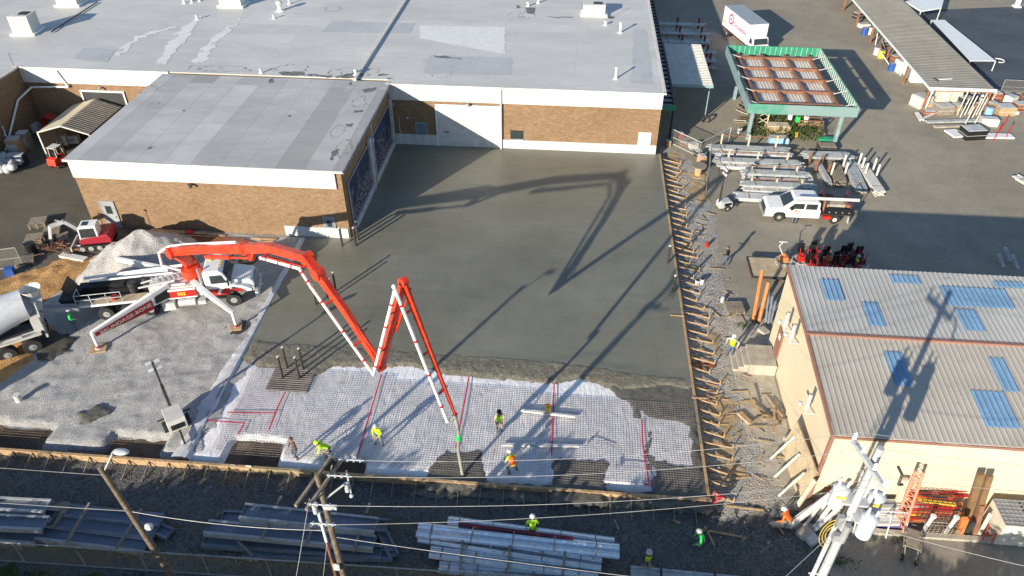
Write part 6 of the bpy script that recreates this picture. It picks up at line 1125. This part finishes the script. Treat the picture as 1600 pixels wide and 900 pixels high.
for px,py,m_,l in((1234,186,'white','white jug on the orange shelf'),(1259,189,'white','second white jug on the orange shelf'),(1246,190,'hivis_green','bright green can on the orange shelf'),(1283,195,'blue','blue drum right of the orange shelf'),(1243,213,'yellow','yellow can on the ground by the orange shelf'),(1177,193,'red','red can between the canopy posts'),(1155,208,'white','white bucket left of the canopy post')):
    z0=GZ+(.9 if 'on the orange' in l else 0); p=G(px,py,z0); k=MB(); k.tube((p.x,p.y,z0),(p.x,p.y,z0+.5),.22,.22,12); k.k=1; k.tube((p.x,p.y,z0+.5),(p.x,p.y,z0+.58),.08,n=8); solo('container',k,[M[m_],M['dark']],l,'container')
p=G(1292,222,GZ); k=MB(); k.sphere((p.x,p.y,GZ+.25),1.0,14,6,(1,.6,.28)); solo('green_tarp',k,M['green'],'crumpled bright green tarp beside the front right canopy post','tarp',smooth=True)
t=thing('timber_frame','timber frame standing left of the green tarp','timber frame',(G(1283,212,GZ).x,G(1283,212,GZ).y,GZ),.5); k=MB(); k.beam((-.6,0,0),(-.3,1.0,.9),.1,.1); k.beam((.6,0,0),(.3,1.0,.9),.1,.1); k.beam((-.5,.3,.3),(.5,.3,.3),.08,.08); k.beam((-.3,1,.9),(.3,1,.9),.08,.08); part('frame',k,M['wood'],t)
def branches(): x=random.uniform(16.7,23.5); return (x,random.uniform(65.8,70.5),GZ+random.random()*.9)
tuft('cut_branches',1500,branches,'leaf','heap of cut green branches and pipes under the green canopy','branches',.7,.05)
k=MB()
for i in range(50): x=random.uniform(16.7,23.8); y=random.uniform(66,71.5); a=random.uniform(-.6,.6)+1.57; k.beam((x,y,GZ+.1+random.random()*.6),(x+math.cos(a)*2,y+math.sin(a)*2,GZ+.2+random.random()*.8),.09,.05)
tag(part('timber_heap',k,M['wood_old']),'heap of old timber stored under the green canopy','timber heap',kind='stuff')
goods(1215,222,(1.8,.9,.5),'tarpblue','pale blue box lying in front of the cartons'); goods(1290,236,(1.6,1.0,.6),'dark','dark pallet load behind the diagonal bundles',m2='wood_old')
t=thing('shelf_tower','cream lattice scaffold frame inside the left canopy post','scaffold',(G(1187,207,GZ).x,G(1187,207,GZ).y,GZ)); k=MB()
for x in(-.5,.5): k.beam((x,0,0),(x,0,2.9),.08,.08)
for i in range(4): k.beam((-.5,0,.2+i*.7),(.5,0,.9+i*.65),.06,.06); k.beam((-.5,0,.9+i*.7),(.5,0,.3+i*.7),.06,.06)
part('frame',k,M['cream_metal'],t)
for i in range(9):
    a=G(1152+random.uniform(-6,8),160+i*4,GZ); k=MB(); k.beam((a.x,a.y,GZ+.05),(a.x+.3,a.y-3.5,GZ+.9+.1*i),.1,.08); solo('leaning_board',k,M[('wood','wood_old','rustbeam','offwhite')[i%4]],'long board leaning left of the green canopy, '+ORD[i]+' from the back','board','boards leaning left of the green canopy')
for px,py,s,m_,l in((1062,215,(.5,.5,.5),'red','red box at the warehouse corner'),(1068,228,(.7,.4,.4),'rustbeam','rusty machine part at the warehouse corner'),(1083,231,(.8,.5,.5),'white','white box in the clutter by the warehouse corner'),(1090,243,(.6,.6,.5),'dark','dark engine block near the cable spool'),(1095,257,(.5,.8,.9),'wood_new','upright plywood offcut near the cable spool'),(1043,228,(.4,.5,.5),'cardboard','small carton at the wall corner')): goods(px,py,s,m_,l,rz=.4)
# stores below the long canopy
for px,py,s,m_,l,rz in((1428,122,(1.6,2.6,1.5),'white','large white sheet-wrapped crate under the left side of the long canopy',.0),(1437,165,(1.6,1.4,1.1),'creamblock','cream block at the front left canopy post',.5),(1464,160,(1.3,1.8,1.6),'creamblock','tall cream block just inside the canopy front',.1),(1482,158,(1.4,1.7,1.5),'creamblock','second tall cream block inside the canopy front',.1),(1472,176,(1.7,1.2,.8),'wood_old','brown bale in front of the cream blocks',.2),(1450,178,(1.1,.7,.4),'rust','low rusty bin left of the bale',.1),(1505,165,(1.2,1.0,.9),'dark','black bags right of the cream blocks',.3),(1517,214,(2.0,1.4,.9),'black','black tarp covered pile between the white panels',.2),(1567,177,(1.7,1.3,.8),'cardboard','large open tan carton on the right',.1),(1543,195,(1.6,.8,.7),'creamblock','pale block behind the white lengths',-.1),(1552,156,(1.1,.9,.8),'rust','rusty bin under the right canopy post',.1),(1548,170,(.8,.7,.7),'wood_old','brown drum beside the right canopy post',.4),(1576,163,(1.0,.9,.9),'offwhite','pale drum among the rust on the right',.6),(1592,170,(1.2,1.0,.6),'rust','rusty scrap box cut by the right edge',.2),(1340,28,(1.3,.8,.7),'dark','dark machine under the far end of the long canopy',.5),(1349,42,(1.4,.8,.4),'offwhite','white sheet heap by the far canopy post',.2),(1410,100,(1.5,.8,.5),'white','white boards stacked at the side of the long canopy',.3)): goods(px,py,s,m_,l,rz=rz)
for px,py,m_,l in((1350,54,'blue','blue drum by the side of the long canopy'),(1358,53,'lgrey','grey pail right beside the blue drum'),(1392,110,'blue','dark blue drum near the white boards'),(1543,180,'tarpblue','light blue drum below the right canopy post'),(1369,85,'lgrey','small grey bin alone on the yard by the canopy'),(1376,90,'yellow','small yellow bin on the yard by the canopy')): p=G(px,py,GZ); k=MB(); k.tube((p.x,p.y,GZ),(p.x,p.y,GZ+.85),.38,.38,16); k.k=1; k.tube((p.x,p.y,GZ+.85),(p.x,p.y,GZ+.88),.33,n=14); solo('drum',k,[M[m_],M['grey']],l,'drum')
for i,(a,c_,w_,m_,l) in enumerate((((1431,176),(1438,188),.15,'white','white strip left of a pair near the front canopy post'),((1434,176),(1443,188),.15,'white','white strip right of a pair near the front canopy post'),((1440,186),(1475,170),.15,'white','long white strip pointing at the brown bale'),((1447,190),(1535,188),.5,'galv_dull','long grey-blue beam lying before the canopy'),((1460,198),(1530,195),.4,'concrete','pale kerb stone under the grey-blue beam'),((1530,148),(1568,155),.4,'white','white plank leaning at the right canopy post'),((1530,152),(1545,168),.3,'white','short white plank under the right canopy post'),((1484,203),(1500,214),1.2,'white','broad white panel lying left of the black tarp'),((1537,212),(1582,213),.9,'white','stack of white lengths at the lower right of the junk'))): board(a,c_,w_,.14,m_,l,z=GZ+.2,nm='strip',cat='strip')
for i,(px,py,h_) in enumerate(((1495,180,2.6),(1500,183,1.9),(1507,180,2.4),(1513,178,1.9),(1519,184,2.0),(1525,180,2.3),(1530,178,1.7),(1505,200,2.2),(1520,198,1.4),(1548,160,1.4))): p=G(px,py,GZ); k=MB(); k.beam((p.x,p.y,GZ),(p.x+.25,p.y+.1,GZ+h_),.08,.08); solo('pole_stake',k,M['offwhite'],'thin white stake in the junk before the long canopy, '+ORD[i]+' from the left','stake','white stakes in the junk')
for i,(px,py) in enumerate(((1552,220),(1570,218),(1563,205))): p=G(px,py,GZ); k=MB(); k.beam((p.x,p.y,GZ),(p.x+.1,p.y,GZ+1.5),.07,.07); solo('rust_stake',k,M['red'],'thin red stake beside the white lengths, '+['left','right','farthest back'][i],'stake','red stakes')
for px,py,s_,m_,l,rz in((1405,112,(1.0,1.2,1.3),'offwhite','pale wrapped stack in the shade of the long canopy side',.2),(1418,108,(.8,.9,.8),'wood_old','brown crate beside the pale wrapped stack',.4),(1398,95,(.9,.7,.6),'rust','rusty frame box by the canopy side',.3),(1384,72,(.9,.7,.6),'dark','dark box by a middle canopy post',.1),(1366,48,(.8,.6,.7),'green','green box near the far canopy posts',.2),(1453,168,(.8,.6,.5),'wood','small timber crate left of the brown bale',.1),(1492,172,(.9,.8,.6),'cardboard','open carton right of the brown bale',.3),(1530,170,(.8,.7,.6),'rustbeam','rust-brown box behind the white stakes',.5),(1515,158,(1.0,.9,1.0),'navy','dark blue load in the back of the canopy front bay',.0),(1582,178,(.9,.6,.3),'white','white foam block right of the open carton',.3)): goods(px,py,s_,m_,l,rz=rz)
k=MB()
for i in range(70): p=G(random.uniform(1530,1600),random.uniform(150,175),GZ); k.box((p.x,p.y,GZ+random.random()*.5),(random.uniform(.2,.8),random.uniform(.1,.4),.1),random.uniform(0,3),random.uniform(-.5,.5))
tag(part('scrap_heap',k,M['rust']),'low heap of rusty scrap at the right end of the long canopy','scrap',kind='stuff')
for i in range(16):
    p=G(1372+random.uniform(-30,60),60+i*4.2+random.uniform(-8,8),GZ)
    if p.x<35: p.x=35.4+random.random()
    k=MB(); a=random.uniform(0,3); k.beam((p.x,p.y,GZ+.1),(p.x+math.cos(a)*1.4,p.y+math.sin(a)*1.4,GZ+.3+random.random()*.8),.1,.07); solo('loose_post',k,M[('rustbeam','wood_old','white','steel_blue')[i%4]],'loose post beside the long canopy, '+ORD[i]+' counted from its far end','post','posts along the long canopy')
# white and blue awning right of the long canopy, pale covers at the top
q=[G(1456,31,0.7),G(1476,31,0.7),G(1556,95,0.7),G(1516,95,0.7)]
TW=thing('awning','long white membrane awning behind the long canopy','awning',(q[0].x,q[3].y,GZ)); k=MB(); k.add([(p.x,p.y,0.7) for p in q]+[(p.x,p.y,0.64) for p in q],[(0,1,2,3),(7,6,5,4),(0,4,5,1),(1,5,6,2),(2,6,7,3),(3,7,4,0)]); part('membrane',k,M['white'],TW,True)
for p in q: k=MB(); k.tube((p.x,p.y,GZ),(p.x,p.y,0.65),.05); part('post',k,M['white'],TW,True)
k=MB(); p=q[2]; k.path([(p.x+math.cos(a)*.6+.5,p.y+.4+math.sin(a)*.6,.6) for a in np.linspace(-2,1.8,9)],.05); part('loose_rope',k,M['white'],TW,True)
q=[G(1415,0,1.6),G(1440,15,1.6),G(1472,10,1.6),G(1478,-12,1.6)]; k=MB(); k.prism([(p.x,p.y) for p in q],1.3,1.45); 
for p in q: k.tube((p.x*.98+q[0].x*.02,p.y,GZ),(p.x*.98+q[0].x*.02,p.y,1.35),.05)
solo('white_cover',k,M['white'],'white cover on posts cut by the top right of the picture','cover')
p=G(1588,11,GZ); k=MB(); k.box((p.x,p.y,GZ+.9),(.5,.5,1.8)); k.box((p.x,p.y,GZ+.1),(.9,.9,.2)); solo('white_bollard',k,M['white'],'white square bollard at the top right corner','bollard',bev=.03)
# ---- by the cream building
for a,c_,l,r_ in(((1177,501),(1191,423),'long orange tube, left of the two leaning at the building corner',.13),((1186,502),(1201,441),'long orange tube, right of the two leaning at the building corner',.13)): k=MB(); k.tube(G(*a,GZ+.1),G(*c_,2.2),r_,n=12); solo('orange_tube',k,M['orange'],l,'tube',smooth=True)
for i,(a,c_) in enumerate((((1196,503),(1201,455)),((1200,505),(1207,462)),((1204,503),(1212,470)))): k=MB(); k.beam(G(*a,GZ+.1),G(*c_,1.5),.12,.1); solo('steel_length',k,M['steel_blue'],'blue-grey length leaning beside the orange tubes, '+ORD[i]+' from the tubes','steel length','blue-grey lengths beside the orange tubes')
for px,py,s,m_,l in((1192,520,(.5,.6,.3),'concrete','concrete lump beside the orange tubes'),(1182,545,(.5,.4,.15),'lgrey','small grey tray on the ground behind the steps'),(1163,655,(.3,.9,.2),'wood','short timber pack beside the scrap boards'),(1235,690,(.6,.6,.3),'concrete','lump of debris at the gate panel'),(1256,835,(.7,.5,.3),'concrete','pale lump of concrete left of the steel pole'),(1268,845,(.6,.5,.25),'lgrey','second lump of concrete left of the steel pole')): goods(px,py,s,m_,l,rz=.6,top=False,nm='rubble_block',cat='block')
t=thing('plywood_gate','tall plywood hoarding panel leaning at the cream building corner','hoarding',(12.55,26.6,GZ)); k=MB(); k.add([(12.75,28.3,1.9),(13.05,24.9,1.9),(12.7,24.9,GZ),(12.4,28.3,GZ)],[(0,1,2,3)]); k.add([(12.80,28.3,1.9),(13.1,24.9,1.9),(12.75,24.9,GZ),(12.45,28.3,GZ)],[(0,1,2,3)]); part('panel',k,M['plywood'],t,True)
for y in(27.8,26.6,25.4): k=MB(); k.beam((12.7,y,1.2),(11.7,y-.3,GZ),.09,.09); part('prop',k,M['offwhite'],t,True)
def lean(a,za,c_,zc,w_,m_,label,grp=None,h_=None,nm='scrap_length',cat='steel length'): k=MB(); k.beam(G(*a,za),G(*c_,zc),w_,h_ or w_*.6); return solo(nm,k,M[m_],label,cat,grp)
rr=random.Random(5)
for i in range(13):
    x0=1232+i*7+rr.uniform(-4,4); lean((x0,rr.uniform(800,832)),GZ+.1,(x0+rr.uniform(25,75),rr.uniform(742,775)),rr.uniform(.5,1.6),rr.uniform(.12,.24),('offwhite','white','rust','offwhite','wood_old','galv_dull')[i%6],'scrap length in the fan left of the steel pole, '+ORD[i]+' from the left','scrap lengths fanned left of the pole')
lean((1243,795),GZ,(1274,750),1.6,.2,'cream_metal','pale post leaning on the wall at the left end of the scrap'); lean((1398,800),GZ+.2,(1415,748),2.0,.28,'cream_metal','yellowish post with a dark cap leaning on the wall'); lean((1340,790),.2,(1347,735),2.2,.14,'white','white post standing in the scrap left of the pole')
for i in range(26):
    ya=770+i*1.75; za=.9-.035*i+rr.uniform(-.05,.05); mm=('red','boom','dark','orange','red','rust','yellow','boom','wood_old','red','orange','galv_dull','rust')[i%13]
    lean((1414+rr.uniform(-10,14),ya+rr.uniform(-2,2)),za,(1496+rr.uniform(-22,20),ya+rr.uniform(-3,8)),za+rr.uniform(-.1,.1),rr.uniform(.08,.17),mm,{'red':'red','boom':'orange-red','dark':'black','orange':'orange','rust':'rusty','yellow':'yellow','wood_old':'brown','galv_dull':'grey'}[mm]+' beam in the pile by the cream wall, layer '+('one','two','three','four','five','six','seven','eight','nine','ten','eleven','twelve','thirteen')[i//2]+(' wall side' if i%2 else ' kerb side'),'coloured beams piled by the cream wall',nm='scrap_beam')
for i in range(12): lean((1340+rr.uniform(0,10),785+i*3.0),GZ+.25+.05*(12-i),(1408+rr.uniform(-5,5),783+i*3.2),GZ+.25+.05*(12-i),.2,('galv_dull','lgrey','grey','offwhite')[i%4],'grey steel length in the pile behind the steel pole, '+ORD[i]+' from the wall','grey lengths behind the steel pole')
lean((1360,817),GZ+.1,(1420,822),GZ+.1,.35,'purple','purple channel lying along the kerb behind the steel pole')
# orange ladder-like truss, A-frames
t=thing('lattice_truss','faded orange lattice truss leaning upright against the cream wall','truss',(G(1404,830,GZ).x,G(1404,830,GZ).y,GZ)); k=MB(); a0,a1_,b0_,b1_=G(1400,815,GZ+.2),G(1431,736,3.2),G(1411,832,GZ+.1),G(1443,738,3.1)
k.tube(a0,a1_,.07); k.tube(b0_,b1_,.07); part('rail',k,mat('salmon',(.62,.25,.16),.6),t,True)
k=MB()
for i in range(11): p=a0.lerp(a1_,i/11); q_=b0_.lerp(b1_,(i+.5)/11); k.tube(p,q_,.025,n=5); k.tube(q_,a0.lerp(a1_,(i+1)/11),.025,n=5)
part('lacing',k,M['salmon'],t,True)
for i,(px,py,l) in enumerate(((1350,825,'grey steel sawhorse frame nearest the pole'),(1378,822,'grey steel sawhorse frame left of the lattice truss'))):
    p=G(px,py,GZ); t=thing('sawhorse',l,'sawhorse',(p.x,p.y,GZ)); k=MB()
    for x in(-.7,.9): k.path([(x,-.5,0),(x+.1,0,1.2),(x,.6,0)],.04)
    k.path([(-.6,0,1.2),(1.0,0,1.2)],.04); part('frame',k,M['lgrey'],t)
for a,za,c_,zc,w_,m_,l in(((1513,805),.2,(1533,740),3.0,.3,'brownpost','tall brown steel column, left one at the wall'),((1526,810),.2,(1547,743),3.0,.28,'brownpost','tall brown steel column, right one at the wall'),((1498,835),GZ,(1508,810),1.0,.3,'orange','short orange post standing at the kerb'),((1519,817),GZ+.2,(1538,787),1.2,.2,'orange','orange length leaning right of the short post'),((1522,838),GZ,(1535,790),1.2,.22,'rustbeam','brown length leaning on the crates'),((1528,838),GZ,(1548,802),.9,.16,'cream_metal','tan length leaning on the crates'),((1508,834),GZ,(1522,815),.5,.2,'dark','dark length between the posts at the kerb')): lean(a,za,c_,zc,w_,m_,l)
for px,py,l in((1450,803,'white pipe post left of the wire rack'),(1485,805,'white pipe post right of the wire rack')): p=G(px-10,py+30,GZ); k=MB(); k.tube((p.x,p.y,GZ),(p.x+.1,p.y,GZ+1.4),.1,n=10); k.k=1; k.tube((p.x+.1,p.y,GZ+1.4),(p.x+.1,p.y,GZ+1.45),.14,n=10); solo('pipe_post',k,[M['lgrey'],M['white']],l,'post')
def cage(px,py,s,label,m_='galv_dull',rz=0,z=GZ):
    p=G(px,py,z); t=thing('wire_cage',label,'wire cage',(p.x,p.y,z),rz,'wire cages by the cream wall'); k=MB()
    for i in range(9):
        x=-s[0]/2+s[0]*i/8; k.path([(x,-s[1]/2,0),(x,-s[1]/2,s[2]),(x,s[1]/2,s[2])],.016,4)
    for j in range(6): zz=s[2]*j/5; k.path([(-s[0]/2,-s[1]/2,zz),(s[0]/2,-s[1]/2,zz)],.016,4); yy=-s[1]/2+s[1]*j/5; k.path([(-s[0]/2,yy,s[2]),(s[0]/2,yy,s[2])],.016,4)
    part('wires',k,M[m_],t)
cage(1463,828,(1.7,.8,.7),'low dark wire rack in front of the beam pile','wood_old'); cage(1455,800,(1.9,1.0,.9),'rusty wire cage lying on the beam pile','dark',z=.3)
for px,py,s,l in((1566,832,(1.5,1.5,1.5),'pale wrapped crate left of a pair at the lower right'),(1605,836,(1.6,1.5,1.5),'pale wrapped crate right of a pair at the lower right')):
    p=G(px,py,GZ); t=thing('wrapped_crate',l,'crate',(p.x,p.y,GZ)); k=MB(); k.box((0,0,.8),s); part('load',k,M['creamblock'],t); k=MB(); k.box((0,0,1.57),(s[0]*.98,s[1]*.98,.04)); [k.box((-s[0]/2+s[0]*i/7,0,1.61),(.03,s[1],.03)) for i in range(8)]; [k.box((0,-s[1]/2+s[1]*i/7,1.61),(s[0],.03,.03)) for i in range(8)]; part('mesh_lid',k,M['grey'],t); k=MB(); k.box((0,-s[1]/2-.02,1.1),(s[0]*.9,.03,.12)); part('label_strip',k,M['white'],t)
k=MB(); [k.beam(G(*a,GZ+.3),G(*c_,GZ+.9),.05,.05) for a,c_ in(((1535,845),(1546,818)),((1549,848),(1562,822)),((1540,835),(1556,838)),((1545,822),(1562,824)))]; solo('red_hand_frame',k,M['burgundy'],'crimson tube frame in front of the wrapped crates','frame')
t=thing('flat_cart','rusty slatted cart on two black wheels on the dark asphalt','cart',(G(1420,858,GZ).x,G(1420,858,GZ).y,GZ),R(70)); k=MB()
for i in range(5): k.box((-.3+i*.28,0,.55),(.05,.75,.05))
for s in(-1,1): k.box((.25,s*.38,.55),(1.3,.05,.06))
k.path([(-.3,-.3,.55),(-.75,-.25,.3)],.03); k.path([(-.3,.3,.55),(-.75,.25,.3)],.03); k.box((.25,0,.6),(1.0,.6,.02)); part('platform',k,M['wood_old'],t)
for s in(-1,1): wheel(t,-.75,s*.32,.18,.1,sgn=s)
for i,(px,py) in enumerate(((1578,408),(1568,418),(1590,420))): lean((px,py),GZ+.2,(px-8,py-22),GZ+.8,.25,'galv_dull','bright steel length behind the cream building at the right edge, '+['middle','leftmost','rightmost'][i]+' of three','steel lengths at the right edge')
# ================================================================ TREES SOUTH OF THE SITE (cast the foreground shade)
def leafball(k,c,r,n,s,rnd):
    for i in range(n):
        v=Vector((rnd.gauss(0,1),rnd.gauss(0,1),rnd.gauss(0,1))).normalized()*r*rnd.uniform(.55,1.05); v.z*=.8; p=c+v; a=Vector((rnd.uniform(-1,1),rnd.uniform(-1,1),rnd.uniform(-1,1))).normalized(); b_=a.cross(Vector((rnd.uniform(-1,1),rnd.uniform(-1,1),rnd.uniform(-1,1)))).normalized(); k.add([p-a*s,p+b_*s*.6,p+a*s,p-b_*s*.6],[(0,1,2,3)])
def tree(seed,h,r,n):
    rnd=random.Random(seed); t=thing('tree','','tree',(0,0,GZ)); k=MB(); k.tube((0,0,0),(0,0,h*.4),.22,.15,10); cr=MB()
    for i in range(7): a=i*.9+rnd.random(); e=Vector((math.cos(a)*r*.55,math.sin(a)*r*.55,h*rnd.uniform(.5,.82))); k.tube((0,0,h*.38),e,.09,.03,6); leafball(cr,e,r*.5,n//8,.17,rnd)
    leafball(cr,Vector((0,0,h*.72)),r*.7,n//6,.17,rnd); part('trunk',k,M['trunk'],t); part('crown',cr,M['leaf'],t); return t
T1=tree(1,6.6,2.9,5200); T2=tree(2,6.0,2.7,4600)
labels=['first','second','third','fourth','fifth','sixth','seventh','eighth','ninth','tenth','eleventh','twelfth','thirteenth','fourteenth','fifteenth','sixteenth','seventeenth','eighteenth','nineteenth']
i=0; x=-52.0; rt=random.Random(3)
while x<20 and i<19:
    lab=labels[i]+' street tree from the left in the row south of the site'; src=(T1,T2)[i%2]; L_=(x,7.6+rt.uniform(-.5,.5),GZ); rz=rt.uniform(0,6)
    if x>2: L_=(x,6.6+rt.uniform(-.5,.5),GZ)
    if i<2: src.location=L_; src.rotation_euler=(0,0,rz); src['label']=lab; src['group']='street trees'
    else: dup(src,L_,rz,lab,'street trees',((1.09,)*3 if -26<x<-11 else (.97,)*3 if x<-28 else None))
    x+=3.9+rt.uniform(-.3,.5); i+=1

t=thing('shadow_caster','blue box added just outside the left edge to cast a shadow on the gravel','shadow caster',(-35.9,24.9,LZ),R(10)); k=MB(); k.box((0,0,1.15),(1.15,1.15,2.3)); part('caster_body',k,M['tarpblue'],t,bev=.03); k=MB(); k.box((0,0,2.36),(1.2,1.2,.14)); part('roof',k,M['white'],t,bev=.04); k=MB(); k.box((0,-.585,1.15),(.8,.03,1.95)); part('door',k,M['steel_blue'],t)  # unseen box added to throw the shadow band across the left gravel
for o in bpy.data.objects:
    if o.parent is None and o.get('category') and not o.get('kind'): o['kind']='thing'
